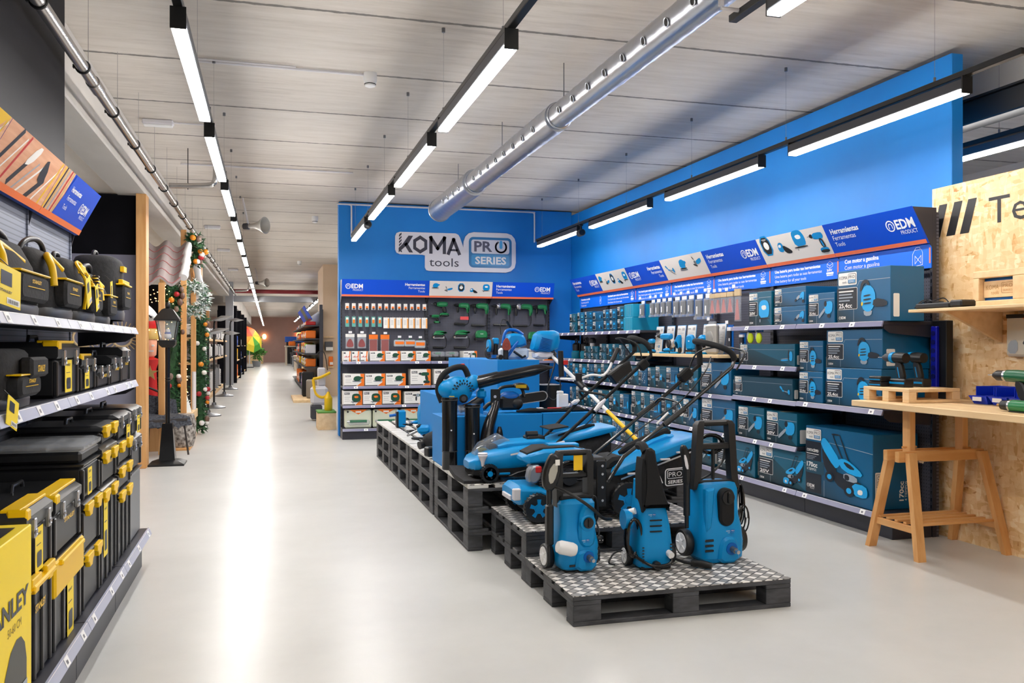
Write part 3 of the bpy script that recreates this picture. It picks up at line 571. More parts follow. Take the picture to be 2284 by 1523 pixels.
def stock(side, u, z, w, h, d, kind, style, det, txt, label, group, name='carton', ins=.03, cat='box', jit=.012):
    l_, r_ = wpos(side, u, z, ins + RND.random() * jit, d)
    return place(carton(w, h, d, kind, style, det, txt), name, None, l_, r_, label, cat, group)
# ================================================================== SHELVING BAYS
m, b = new('perforated_steel_panel', .5); PEG = m
co = N(m, 'ShaderNodeTexCoord'); mp = N(m, 'ShaderNodeMapping'); mp.inputs['Scale'].default_value = (40, 40, 40); LK(m, co.outputs['Object'], mp.inputs[0])
fr_ = N(m, 'ShaderNodeVectorMath', operation='FRACTION'); LK(m, mp.outputs[0], fr_.inputs[0]); sb = N(m, 'ShaderNodeVectorMath', operation='SUBTRACT'); LK(m, fr_.outputs[0], sb.inputs[0]); sb.inputs[1].default_value = (.5, .5, .5)
ml = N(m, 'ShaderNodeVectorMath', operation='MULTIPLY'); LK(m, sb.outputs[0], ml.inputs[0]); ml.inputs[1].default_value = (1, 0, 1); ln_ = N(m, 'ShaderNodeVectorMath', operation='LENGTH'); LK(m, ml.outputs[0], ln_.inputs[0])
r = ramp(m, ln_.outputs['Value'], [(.14, '#1E1F26'), (.2, '#52535F')]); LK(m, r.outputs[0], b.inputs['Base Color'])
m, b = new('ribbed_grey_panel', .5); PEGL = m
co = N(m, 'ShaderNodeTexCoord'); sp = N(m, 'ShaderNodeSeparateXYZ'); LK(m, co.outputs['Object'], sp.inputs[0]); mu = N(m, 'ShaderNodeMath', operation='MULTIPLY'); mu.inputs[1].default_value = 40; LK(m, sp.outputs[2], mu.inputs[0])
f2 = N(m, 'ShaderNodeMath', operation='FRACT'); LK(m, mu.outputs[0], f2.inputs[0]); r = ramp(m, f2.outputs[0], [(.15, '#4A4E5C'), (.3, '#6E7484')]); LK(m, r.outputs[0], b.inputs['Base Color'])
SHM = M('#2B2C36', .4); TAGM = M('#F2F2F4', .5)
def bay(side, u0, u1, label, group, D, shelves, head=None, sub=None, peg=PEG, top=2.3, strip=STRIP, basez=.18, basey=0, hz=(2.08, 2.335), hy=(.375, .24), kick=.08, tags=3, endpanel=None):
    """local: x along the front left to right, y back, z up; front lip at y=0"""
    w = abs(u1 - u0); uc = (u0 + u1) / 2; (l_, r_) = wpos(side, uc, 0, 0, 0); t = E('shelving_bay', l_, label, 'shelving unit', group, r_)
    m_ = MB(); m_.box(-w / 2, w / 2, D, D + .02, .0, top, peg); m_.obj('back_panel', t)
    for s in (-1, 1):
        m_ = MB(); x = s * (w / 2 - .012); um = peg if side == 'L' else SHM; m_.box(x - .012, x + .012, D - (.008 if side == 'L' else .035), D - .001, 0, top, um)
        for i in range(0 if side == 'L' else int(top / .05) - 1): m_.box(x - .004, x + .004, D - .0358, D - .034, .05 + i * .05, .075 + i * .05, GBLK)
        m_.obj('upright', t)
    m_ = MB(); m_.box(-w / 2 + .002, w / 2 - .002, kick, D - .04, 0, basez - .03, SHM, .003); m_.obj('plinth', t)
    for k, sh in enumerate([(basez, basey, True)] + list(shelves)):
        z, y0, st = sh[:3]; m_ = MB(); m_.box(-w / 2 + .002, w / 2 - .002, y0 + .01, D - .036, z - .028, z, SHM, .003)
        if k:
            if endpanel:
                s = 1 if endpanel == 'r' else -1; m_.ext([(0, 0), (0, -.05), (.05, -.08), (D - y0 - .055, -.11), (D - y0 - .055, 0)], -.002, .002, SHM, 0, tr(s * (w / 2 - .006), y0 + .012, z - .003) @ rotz(PI / 2))
        so = m_.obj('shelf', t)
        if st:
            m_ = MB(); a = .006
            m_.loft([[(x, y0 + .012, z + .002), (x, y0 + .004, z + .002), (x, y0 - .012, z - .036), (x, y0 + .0, z - .038)] for x in (-w / 2 + .003, w / 2 - .003)], strip)
            F = FR((-w / 2, y0 - .0122, z - .036), (1, 0, 0), (0, .016, .038)); rr = random.Random(int(z * 100 + uc * 1000))
            m_.fr(F, .01, w - .01, .0385, .0402, CARD, .4)
            n = tags if tags else 0
            for i in range(n):
                x = w * (i + .2 + rr.random() * .6) / n; m_.fr(F, x - .028, x + .028, .003, .038, TAGM, 1); m_.fr(F, x - .012, x + .008, .012, .026, M('#77777F', .5), 2)
            m_.obj('price_strip', so)
    if head:
        y0, y1 = hy; z0, z1 = hz; m_ = MB()
        m_.loft([[(x, y0, z0), (x, y1, z1), (x, y1 + .006, z1), (x, y0 + .02, z0 - .002)] for x in (-w / 2 + .002, w / 2 - .002)], SIGNB)
        F = FR((-w / 2 + .002, y0, z0), (1, 0, 0), (0, y1 - y0, z1 - z0)); H_ = math.hypot(y1 - y0, z1 - z0); head(m_, F, w - .004, H_); m_.obj('header_sign', t, smooth=0)
        m_ = MB()
        for s in ((-1, 1) if endpanel is None else ((1,) if endpanel == 'r' else (-1,) if endpanel == 'l' else (-1, 1))):
            x = s * (w / 2 - .004); m_.loft([[(x + e, y0 + .02, z0), (x + e, y1 + .008, z1 - .003), (x + e, D, z1 - .003), (x + e, D, z0 - .1)] for e in (-.003, .003)], SHM)
        m_.obj('sign_bracket', t)
    if sub:
        m_ = MB(); y0 = hy[0] + .03; m_.box(-w / 2 + .002, w / 2 - .002, y0, y0 + .008, hz[0] - .175, hz[0] - .004, SIGNB2); F = FR((-w / 2, y0 - .0002, hz[0] - .175), (1, 0, 0), (0, 0, 1)); sub(m_, F, w, .17); m_.obj('text_panel', t, smooth=0)
    return t
def head_text(left_logo):
    def f(m_, F, w, h):
        m_.fr(F, 0, w, 0, h * .11, ORGS, 1)
        T_ = [('Herramientas', .15, True), ('Ferramentas', .135, False), ('Tools', .125, False)]
        for i, (s, k, b_) in enumerate(T_):
            z = h * (.68 - .19 * i)
            if left_logo: m_.ft(F, s, w * .95, z, h * k, TAGM, 2, b_, al='r')
            else: m_.ft(F, s, w * .06, z, h * k, TAGM, 2, b_)
        edm(m_, F, w * .04 if left_logo else w * .68, h * .48, h * .25, TAGM, 2)
    return f
def head_pics(*kinds):
    def f(m_, F, w, h):
        m_.fr(F, 0, w, 0, h, SIGNW, .5); m_.fr(F, 0, w, 0, h * .11, ORGS, 1); n = len(kinds)
        for i, k in enumerate(kinds):
            s = h * (.5 if n > 4 else .68); x = w * (i + .5) / n - s / 2; z = h * (.2 if n < 4 else (.18 if i % 2 else .38)); pic(m_, F, k, x, z, s, s, 'real', 2)
    return f
def battery(m_, F, x, z, h):
    L = TAGM; w = h * .9
    m_.fl(F, [(x, z + h * .75), (x + w / 2, z + h * .55), (x + w, z + h * .75), (x + w / 2, z + h), ], .003, L, 1, True); m_.fl(F, [(x, z + h * .75), (x, z + h * .5), (x + w / 2, z + h * .28), (x + w, z + h * .5), (x + w, z + h * .75)], .003, L, 1); m_.fl(F, [(x + w / 2, z + h * .55), (x + w / 2, z + h * .3)], .002, L, 1)
    m_.ft(F, '20V', x - .002, z + h * .02, h * .2, L, 2, True, w=w * .95); m_.fr(F, x - .01, x + w + .01, z - h * .28, z - h * .08, L, 1, .008); m_.fr(F, x - .005, x + w + .005, z - h * .42, z - h * .34, L, 1)
def sub_batt(m_, F, w, h):
    m_.fr(F, w - .025, w - .008, h * .2, h * .85, ORGS, 1)
    for i, (s, b_) in enumerate((('Una batería para todas tus herramientas', True), ('Uma bateria para todas as suas ferramentas', False), ('One battery for all your tools', False))): m_.ft(F, s, w * .07, h * (.66 - .26 * i), h * .15, TAGM, 2, b_, w=w * (.68, .7, .48)[i])
    battery(m_, F, w * .84, h * .4, h * .5)
def sub_gas(m_, F, w, h):
    m_.fr(F, w - .02, w - .006, h * .2, h * .85, ORGS, 1)
    for i, s in enumerate(('Con motor a gasolina', 'Com motor a gasolina', 'With gasoline engine')): m_.ft(F, s, w * .07, h * (.66 - .29 * i), h * .19, TAGM, 2, i < 1)
    x, z, a = w * .82, h * .12, h * .7
    m_.fl(F, [(x, z), (x, z + a * .75), (x + .02, z + a), (x + .09, z + a), (x + .1, z + a * .8), (x + .1, z + .01)], .003, TAGM, 1, True); m_.fl(F, [(x + .025, z + .02), (x + .085, z + a * .65), (x + .085, z + .02), (x + .025, z + a * .65)], .003, TAGM, 1, True); m_.fl(F, [(x + .02, z + a), (x + .035, z + a * 1.15), (x + .07, z + a * 1.15), (x + .08, z + a)], .003, TAGM, 1)
def sub_cable(m_, F, w, h):
    for i, s in enumerate(('Herramienta con cable', 'Ferramenta com fio', 'Corded tools')): m_.ft(F, s, w * .07, h * (.66 - .26 * i), h * .16, TAGM, 2, i < 1)
    m_.fl(F, circ(w * .8, h * .5, .03, 14, .055), .004, TAGM, 1, True); m_.fl(F, [(w * .78, h * .35), (w * .8, h * .6), (w * .81, h * .4), (w * .82, h * .65)], .004, TAGM, 1)
YR = [12.2, 11.15, 10.13, 9.12, 8.12, 7.07, 6.07, 5.05]
HR = [head_text(False), head_pics('sander', 'grinder', 'lamp', 'vac', 'jig'), head_text(True), head_pics('trimmer', 'sander', 'grinder'), head_text(False), head_pics('lamp', 'vac', 'jig', 'drill'), head_text(False)]
SR = [sub_cable, sub_batt, sub_batt, sub_batt, sub_batt, sub_batt, sub_gas]
shz = {0: [(.53, 0, 1), (.885, 0, 1), (1.165, 0, 1), (1.53, 0, 1)], 1: [(.53, 0, 1), (.885, 0, 1), (1.165, 0, 1), (1.53, 0, 1)], 2: [(.53, 0, 1), (.885, 0, 1), (1.165, 0, 1), (1.53, 0, 1)], 3: [(.53, 0, 1), (.885, 0, 1)], 4: [(.53, 0, 1), (.885, 0, 1)],
       5: [(.53, 0, 1), (.9, 0, 1), (1.18, 0, 1), (1.525, 0, 1)], 6: [(.905, 0, 1), (1.525, 0, 1)]}
places = ['at the far corner', 'second from the far corner', 'third from the far corner', 'with the blister packs at its left', 'with the wooden display board', 'second from the near end', 'nearest the camera']
for i in range(7):
    bay('R', YR[i], YR[i + 1], 'dark steel shelving bay on the right blue wall, ' + places[i], 'shelving bays along the right blue wall', .45, shz[i], HR[i], SR[i], endpanel='r' if i == 6 else 'l' if i == 0 else None, tags=4 if i < 3 else 2)
XB = [1.01, 2.29, 3.256, 4.24]
HB = [head_text(True), head_pics('sander', 'grinder', 'lamp', 'vac', 'jig'), head_text(False)]
for i in range(3):
    bay('B', XB[i], XB[i + 1], 'dark steel shelving bay on the back wall under the wall sign' + [', left one', ', middle one', ', right one'][i], 'shelving bays on the back wall', .38, [(.49, 0, 1), (.765, 0, 1), (1.12, 0, 1)], HB[i], None, hz=(2.065, 2.31), hy=(.16, .1), basez=.155, kick=.03, tags=2)
# ================================================================== RIGHT STOCK
def run(side, us, z, specs, where, group, det=1, d=.3, name='carton', start_lab='teal carton'):
    """us: list of (u_far, u_near); spec: (kind, style, txt, [heights of the stacked cartons])"""
    n = len(us)
    for i, ((a, b_), (kind, style, txt, hs)) in enumerate(zip(us, specs)):
        zz = z + .001; w = abs(a - b_) - .012
        for j, h in enumerate(hs):
            st = '' if len(hs) == 1 else (', lowest of stack' if j == 0 else ', top of stack' if j == len(hs) - 1 else ', middle of stack')
            kn = {'drill': 'drill', 'bits': 'bit set', 'grinder': 'grinder', 'sander': 'sander', 'saw': 'saw', 'jig': 'jigsaw', 'blower': 'blower', 'recip': 'sabre saw', 'trimmer': 'trimmer', 'hedge': 'hedge trimmer', 'mower': 'mower', 'vac': 'vacuum', 'lamp': 'work lamp', 'pump': 'pump', 'hammer': 'hammer drill', 'corded': 'corded drill'}[kind]
            stock(side, (a + b_) / 2, zz, w, h - .003, d, kind, style, det, txt, f'{start_lab} with {kn} picture{st}, {where}' + nth(i, n), group, name); zz += h
def seg(a, b_, ws):
    s = sum(ws); o = []; u = a
    for w in ws: v = u + (b_ - a) * w / s; o.append((u, v)); u = v
    return o
T2 = 'teal'
run('R', [(11.62, 11.34), (11.3, 11.03), (11.0, 10.72), (10.71, 10.34), (10.33, 10.12), (10.11, 9.9), (9.88, 9.66)], 1.53, [('bits', 'teal', '', [.15, .12]), ('lamp', 'bright', '', [.16, .12]), ('drill', 'bright', '', [.09, .09, .1]), ('vac', 'bright', '', [.14, .12]), ('drill', 'bright', '', [.14, .14]), ('drill', 'bright', '', [.14, .14]), ('drill', 'teal', '', [.15, .15])], 'far top shelf', 'tool cartons on the far top shelf', 0, .3)
for j in range(2): stock('R', 9.51, 1.531 + j * .158, .26, .155, .34, 'bits', 'cyan', 0, '', 'plain cyan carton at the end of the far top shelf, ' + ('lower' if j == 0 else 'upper') + ' one', 'plain cyan cartons', ins=.02)
run('R', seg(11.05, 10.5, [1, 1]) + seg(10.46, 9.33, [1.2, 1, 1, 1, 1.4]), 1.165, [('bits', 'teal', '', [.09, .09]), ('bits', 'teal', '', [.09, .09]), ('bits', 'teal', '', [.1, .11]), ('drill', 'teal', '', [.21]), ('trimmer', 'teal', '', [.21]), ('bits', 'dark', '', [.2]), ('saw', 'teal', '', [.21])], 'second far shelf', 'tool cartons on the second far shelf', 0, .3)
K3 = ['drill', 'jig', 'sander', 'bits', 'drill', 'grinder', 'bits', 'grinder', 'vac', 'hedge', 'drill', 'grinder', 'saw', 'recip', 'saw', 'drill', 'blower', 'bits', 'vac', 'grinder']
def rowk(u0, u1, z, n, h, where, group, off=0, det=1, var=.03, hs2=False):
    ws = [.8 + RND.random() * .5 for _ in range(n)]; sp_ = []
    for i in range(n):
        hh = h - RND.random() * var; sp_.append((K3[(i + off) % len(K3)], ('bright', 'teal', 'teal')[(i + off) % 3], '20V', [hh] if not hs2 or i % 3 else [hh / 2, hh / 2]))
    run('R', seg(u0, u1, ws), z, sp_, where, group, det, .32)
rowk(11.75, 9.6, .885, 8, .25, 'far third shelf', 'cartons on the far third shelf', 0, 1, hs2=True)
rowk(9.55, 7.78, .885, 7, .248, 'middle third shelf', 'cartons on the middle third shelf', 5, 1)
run('R', [(7.74, 7.15)], .885, [('saw', 'bright', '20V', [.31])], 'third shelf left of the long trimmer carton', 'saw cartons', 2)
rowk(11.6, 9.5, .53, 7, .27, 'far fourth shelf', 'cartons on the far fourth shelf', 3, 1)
rowk(9.45, 7.78, .53, 6, .31, 'middle fourth shelf', 'cartons on the middle fourth shelf', 7, 1)
run('R', [(7.74, 7.08)], .53, [('saw', 'bright', '20V', [.315])], 'fourth shelf behind the washers', 'hedge saw cartons', 2)
run('R', [(7.04, 6.6), (6.57, 6.11)], .53, [('saw', 'teal', '20V', [.28]), ('saw', 'teal', '20V', [.27])], 'fourth shelf beside the biggest carton', 'chainsaw cartons', 2, .34)
rowk(11.3, 9.4, .18, 6, .29, 'far bottom shelf', 'cartons on the far bottom shelf', 2, 1, hs2=True)
rowk(9.35, 7.5, .18, 6, .31, 'middle bottom shelf', 'cartons on the middle bottom shelf', 9, 1)
run('R', [(7.42, 6.74), (6.70, 5.99)], .18, [('mower', 'teal', '20V', [.3]), ('mower', 'teal', '20V', [.318])], 'bottom shelf left of the biggest carton', 'small mower cartons', 2, .35)
run('R', [(7.1, 6.16)], .9, [('trimmer', 'dark', '20V', [.18])], 'third shelf', 'trimmer cartons', 2, .2)
run('R', [(7.02, 6.14)], 1.18, [('hedge', 'teal', '20V', [.19])], 'short shelf above the trimmer carton', 'hedge trimmer cartons', 2, .25)
run('R', [(6.09, 5.77)], .905, [('blower', 'bright', '25,4cc', [.245, .245])], 'nearest bay of the third shelf', 'narrow stacked chainsaw cartons', 2, .35)
run('R', [(5.74, 5.1)], .905, [('blower', 'bright', '25,4cc', [.283, .287])], 'right end of the third shelf', 'wide stacked blower cartons', 2, .4)
run('R', [(6.84, 6.47), (6.45, 5.99), (5.97, 5.63)], 1.525, [('jig', 'teal', '20V', [.3]), ('recip', 'bright', '20V', [.155, .155]), ('saw', 'bright', '25,4cc', [.24])], 'near top shelf', 'tool cartons on the near top shelf', 2, .3)
stock('R', 5.31, 1.526, .58, .385, .28, 'blower', 'bright', 2, '25,4cc', 'large blue blower carton at the near end of the top shelf', None)
# biggest carton
def big_carton():
    w, h, d = .79, .54, .385; l_, r_ = wpos('R', 5.58, .181, .024, d)
    t = E('mower_carton', l_, 'biggest teal carton with 170cc mower picture, on the bottom shelf at the right end', 'box', None, r_)
    m_ = MB(); m_.box(-w / 2, w / 2, -d / 2, d / 2, 0, h, CARTB, .004); F = FR((-w / 2, -d / 2 - .0002, 0), (1, 0, 0), (0, 0, 1))
    m_.fr(F, 0, .2, .02, h - .12, CK, 1); m_.fr(F, .005, .235, .17, .27, TEALP, 2, .012); m_.ft(F, '170cc', .018, .22, .036, CARD, 3, True, w=.135); m_.ft(F, '4 TIEMPOS', .018, .19, .02, CARD, 3, w=.12)
    m_.fr(F, .014, .17, .32, .325, CARD, 3); m_.ft(F, 'CORTACÉSPED', .018, .34, .02, CARD, 3, True, w=.15)
    for i in range(3): m_.fr(F, .018, .14 - i * .02, .303 - i * .012, .307 - i * .012, CG, 3)
    edm(m_, F, .018, .06, .024, CARD, 3); m_.fl(F, [(.235, .008), (.235, .13)], .004, CG, 1); m_.fl(F, [(.25, .37), (.3, .43), (.79, .4)], .004, CG, 1)
    pic(m_, F, 'mower', .2, .07, .55, .4, 'teal', 4)
    m_.obj('carton_body', t, smooth=0)
    m_ = MB(); koma(m_, F, .01, h - .105, .085, 2, 4); m_.obj('printed_label', t, smooth=0)
    m_ = MB(); G = FR((w / 2 + .0002, -d / 2, 0), (0, 0, 1), (0, -1, 0)); G.N = Vector((1, 0, 0)); m_.fr(G, .03, .27, -.1, -.02, CARD, 1, .01)
    m_.ft(G, 'KOMA', .045, -.065, .025, INK, 2, w=.1); m_.ft(G, 'tools', .07, -.09, .018, INK, 2, w=.055); m_.fl(G, [(.165, -.09), (.165, -.03), (.255, -.03), (.255, -.09)], .003, INK, 2, True); m_.ft(G, 'PRO', .175, -.06, .022, INK, 3, w=.07); m_.fr(G, .17, .25, -.085, -.065, BLUEL, 2)
    m_.ft(G, '170cc', .06, -.26, .036, CARD, 2, True, w=.14); m_.ft(G, '4 TIEMPOS', .06, -.29, .02, CARD, 2, w=.14); m_.obj('side_print', t, smooth=0)
big_carton()
# pumps and cups
for i, y in enumerate((11.72, 11.36)):
    t = E('submersible_pump', (4.28, y, 1.166), ('left' if i == 0 else 'right') + ' one of two black and teal pumps on the second far shelf', 'pump', 'pumps on the second far shelf', -PI / 2)
    m_ = MB(); m_.lathe([(.07, 0), (.075, .02), (.075, .09), (.06, .11)], M('#0B7F9E', .35), 18); m_.obj('base', t)
    m_ = MB(); m_.lathe([(.06, .105), (.062, .2), (.04, .22), (.02, .225)], BLK, 18); m_.tube(spline([(-.04, 0, .2), (-.045, 0, .26), (0, 0, .28), (.045, 0, .26), (.04, 0, .2)], 4), .01, BLK); m_.obj('motor_cap', t)
    m_ = MB(); m_.tube(spline([(.0, 0, .22), (.05, 0, .3), (.12, 0, .24), (.12, 0, .02)], 5), .006, BLK, 6); m_.obj('cord', t)
t = E('tool_cup', (4.3, 11.16, 1.352), 'cup of dark tools on top of the small bit cartons beside the pumps', 'cup')
t.location = (4.3, 11.14, 1.166)
m_ = MB(); m_.cyl((0, 0, 0), (0, 0, .22), .035, OFFW, n=14); m_.obj('cup', t); m_ = MB(); m_.ell((0, 0, .25), (.05, .05, .05), DGREY, 10, 6); m_.obj('contents', t)
# blister packs on hooks
def pack_mesh(w, h, kind):
    m_ = MB(); F = FR((-w / 2, -.0052, 0), (1, 0, 0), (0, 0, 1))
    if kind == 'blade':
        m_.box(-w / 2, w / 2, -.002, .002, 0, h, BLUED); m_.fr(F, w * .1, w * .9, h * .8, h * .97, TAGM, 1)
        m_.box(-w * .36, w * .36, -.03, -.002, h * .12, h * .74, BLK, .006); m_.box(-w * .48, w * .48, -.04, -.001, -.004, h * .10, CLEAR, .002); m_.box(-w * .42, w * .42, -.036, -.003, h * .08, h * .78, CLEAR, .008)
        m_.box(-w * .12, w * .02, -.0385, -.036, h * .2, h * .5, TAGM)
    if kind == 'sand':
        m_.box(-w / 2, w / 2, -.01, .01, h * .78, h, TAPE, .002); m_.box(-w * .48, w * .48, -.008, .008, 0, h * .78, CLEAR, .002); m_.ext([(-w * .4, h * .04), (w * .4, h * .04), (w * .1, h * .68), (-w * .1, h * .68)], -.0095, -.001, PINKP)
    if kind == 'sandr':
        m_.box(-w / 2, w / 2, -.004, .004, h * .78, h, ORG, .001); m_.box(-w * .48, w * .48, -.004, .004, 0, h * .78, CLEAR, .001); m_.box(-w * .42, w * .42, -.0055, .003, h * .03, h * .75, M('#8A4E4C', .7))
    if kind == 'sandt':
        m_.box(-w / 2, w / 2, -.004, .004, h * .78, h, CARD, .001); m_.box(-w * .48, w * .48, -.004, .004, 0, h * .78, CLEAR, .001); m_.ext(chaikin([(-w * .4, h * .08), (w * .4, h * .08), (w * .36, h * .4), (0, h * .74), (-w * .36, h * .4)], 2), -.0055, .003, M('#8B4646', .7))
    if kind == 'bit':
        m_.box(-w / 2, w / 2, -.003, .003, 0, h, CARD, .001); m_.fr(F, w * .1, w * .9, h * .75, h * .9, M('#555', .5) if False else INK, -3); m_.box(-w * .3, w * .35, -.012, -.002, h * .12, h * .55, ORG, .003); m_.box(-w * .3, w * .3, -.013, -.003, h * .05, h * .25, DGREY)
    if kind == 'bitg':
        m_.box(-w / 2, w / 2, -.003, .003, 0, h, M('#5FA8A0', .5), .001); m_.box(-w * .3, w * .3, -.006, -.002, h * .5, h * .9, CARD); m_.box(-w * .3, w * .3, -.012, -.002, h * .35, h * .7, ORG, .003)
    if kind == 'card':
        m_.box(-w / 2, w / 2, -.003, .003, 0, h, CARD, .001); m_.box(w * .25, w * .5, -.0045, .0, h * .02, h * .9, M('#F2A95A', .5)); 
        for i in range(4): m_.box(-w * .3, w * .1, -.004, 0, h * (.7 - .12 * i), h * (.73 - .12 * i), M('#AAAAAA', .5))
    if kind == 'case':
        m_.box(-w / 2, w / 2, -.035, -.004, 0, h * .85, CLEAR, .02); m_.box(-w * .44, w * .44, -.028, -.006, h * .06, h * .8, M('#B9BFC2', .4), .01); m_.box(-w * .36, w * .4, -.0365, -.034, h * .28, h * .62, ORG); m_.box(-w * .1, w * .1, -.01, 0, h * .85, h, GRN)
    if kind == 'vac':
        m_.box(-w / 2, w / 2, -.03, .03, 0, h * .92, M('#B8B6B0', .3, .5), .02); m_.box(-w * .3, w * .3, -.01, .01, h * .9, h, CLEAR); m_.ell((0, -.03, h * .5), (w * .35, .012, h * .22), M('#8D8C88', .4), 14, 8)
    if kind == 'stripb':
        m_.box(-w / 2, w / 2, -.003, .003, 0, h, BLUED, .001); m_.box(-w * .36, w * .2, -.02, -.002, h * .08, h * .8, CK, .004); m_.box(-w * .36, w * .3, -.022, -.002, h * .8, h * .92, TAGM); m_.box(-.004, .012, -.0215, -.019, h * .45, h * .55, TAGM)
    if kind == 'glove':
        m_.box(-w / 2, w / 2, -.004, .004, h * .7, h, BLUED, .001); m_.ell((0, -.01, h * .32), (w * .42, .02, h * .34), M('#DDF018', .5), 12, 8); m_.ell((-w * .25, -.012, h * .45), (w * .14, .018, h * .3), M('#C8D0D6', .5), 10, 6)
    return m_.mesh('hanging_pack')
PK = {}
def hang(side, u, z, w, h, kind, ins, label, group, back=.44, price=True):
    k = (w, h, kind, back - ins, price)
    l_, r_ = wpos(side, u, z, ins, 0)
    t = E('hanging_pack', l_, label, 'hanging pack', group, r_)
    if (w, h, kind) not in PK: PK[(w, h, kind)] = pack_mesh(w, h, kind)
    place(PK[(w, h, kind)], 'pack', t)
    if k not in PK:
        m_ = MB(); m_.tube([(0, back - ins - .002, h + .006), (0, -.03, h + .002), (0, -.045, h + .012)], .0025, SILV, 5)
        if price: m_.box(-.025, .025, -.046, -.043, h + .01, h + .04, TAGM)
        PK[k] = m_.mesh('hook')
    place(PK[k], 'hook', t)
def hrow(side, us, zs, w, h, kind, ins, lab, group, back=.44, price=True):
    for i, u in enumerate(us): hang(side, u, zs[i] if isinstance(zs, (list, tuple)) else zs, w, h, kind, ins, lab + nth(i, len(us)), group, back, price)
hrow('R', [9.28, 9.0, 8.86, 8.72, 8.58], 1.68, .11, .2, 'blade', .12, 'small dark blade pack hanging right of the cyan cartons', 'small blade packs')
hrow('R', [8.4, 8.24, 8.08], 1.66, .135, .22, 'blade', .12, 'dark blade pack in clear plastic hanging under the blue text panels', 'medium blade packs')
hrow('R', [7.9, 7.72], 1.62, .15, .26, 'blade', .12, 'tall black blade pack in clear plastic beside the sandpaper', 'tall blade packs')
hrow('R', [7.61, 7.5, 7.39, 7.27], 1.66, .105, .2, 'sand', .1, 'tan-topped pack of pink sanding sheets on a hook', 'pink sandpaper packs')
hrow('R', [7.14], 1.58, .1, .3, 'sand', .1, 'long hanging pack of grey pink sandpaper at the shelf end', None)
hang('R', 7.62, 1.27, .2, .32, 'vac', .1, 'large silvery clear pack hanging right of the white information cards', None)
hang('R', 7.3, 1.27, .1, .28, 'stripb', .12, 'narrow blue and black pack hanging beside the silvery pack', None)
hang('R', 6.98, 1.27, .1, .2, 'stripb', .06, 'narrow blue and black pack hanging over the hedge trimmer carton', None, price=False)
hrow('R', [6.84, 6.7], 1.375, .1, .14, 'glove', .06, 'bright yellow pack hanging under the near top shelf', 'yellow packs under the top shelf', price=False)
# display board
t = E('display_board', (4.05, 8.27, 1.235), 'pale wooden display board in front of the shelving, carrying tools', 'display board')
m_ = MB(); m_.box(0, .4, -1.02, 1.02, 0, .03, PALEW, .003); m_.obj('board', t)
for i in (-1, 1): m_ = MB(); m_.ext([(0, 0), (.42, 0), (.42, -.05), (.36, -.05), (0, -.03)], i * .9 - .01, i * .9 + .01, SHM, 0, tr(.02, 0, 0)); m_.obj('bracket', t)
m_ = MB(); w, h = .2, .31; m_.box(-w / 2, w / 2, -.002, .002, 0, h, M('#4FA0D8', .4), .002); F = FR((-w / 2, -.0022, 0), (1, 0, 0), (0, 0, 1)); m_.fr(F, .006, w - .006, .006, h - .006, CARD, 1, .012)
m_.ft(F, 'KOMA', .02, h - .05, .016, INK, 2, w=.055); m_.fr(F, .13, .14, h - .06, h - .03, INK, 2); m_.fr(F, .155, .165, h - .06, h - .03, INK, 2)
for i in range(7): m_.fr(F, .02, .16 - .03 * (i % 3), h - .09 - i * .018, h - .087 - i * .018, CG, 2)
m_.fr(F, .1, .13, .06, .09, BLUEL, 2); m_.fr(F, .06, .08, .065, .085, CG, 2); m_.fr(F, .1, .12, .03, .045, CG, 2); CME = m_.mesh('information_card', 0)
for i, y in enumerate((9.12, 8.84, 8.58, 8.34, 7.99, 7.72)): place(CME, 'information_card', None, (4.33, y, 1.266), (math.radians(-6), 0, -PI / 2), 'white information card with blue edge standing on the display board' + nth(i, 6), 'card', 'white information cards')
for i, (k, y, w, h, th, rz) in enumerate((('drill', 8.98, .17, .17, .06, 0), ('drill', 8.62, .22, .23, .07, .5), ('recip', 8.38, .17, .23, .08, .3), ('jig', 8.04, .13, .21, .07, .4), ('sander', 7.78, .16, .2, .08, 0))):
    t = E('cordless_tool', (4.18, y, 1.266), {'drill': 'blue cordless drill', 'recip': 'blue cordless reciprocating saw', 'jig': 'blue cordless jigsaw', 'sander': 'blue tyre inflator with dial'}[k] + (', smaller and leftmost' if i == 0 else '') + ' on the display board', 'power tool', 'blue tools on the display board', -PI / 2 + rz)
    tool3d(k, w, h, th).obj('body', t); m_ = MB(); m_.box(-w * .3, w * .3, -th * .45, th * .45, -.0, .02, BLUE, .006); m_.obj('foot', t)
# ================================================================== BACK STOCK
GS = 'white carton'
def runb(xs, z, specs, where, group, d=.26):
    run('B', xs, z, specs, where, group, 1, d, start_lab=GS)
runb(seg(1.02, 1.385, [1, 1, 1]) , 1.12, [('bits', 'white', '', [.15])] * 3, 'back wall upper shelf', 'white cartons with red print')
runb(seg(1.4, 2.3, [1, 1, 1, 1]), 1.12, [('sander', 'green', '', [.15])] * 4, 'back wall upper shelf', 'white cartons with a green sander')
runb([(2.78, 3.0), (3.75, 4.2)], 1.12, [('hammer', 'green', '', [.15]), ('corded', 'green', '', [.18])], 'back upper shelf, right part', 'white drill cartons')
for i, x in enumerate((2.42, 2.63)):
    t = E('clear_tool_case', (x, 12.66, 1.122), 'clear plastic case with drill parts on the back upper shelf, ' + ('left' if i == 0 else 'right') + ' one', 'case', 'clear tool cases')
    m_ = MB(); m_.box(-.1, .1, -.08, .08, 0, .06, BLK, .01); m_.obj('tray', t); m_ = MB(); m_.box(-.095, .095, -.075, .075, .06, .14, CLEAR, .015); m_.obj('cover', t); tool3d('drill', .13, .1, .04, 'rgreen').obj('tool_inside', t, loc=(0, 0, .03))
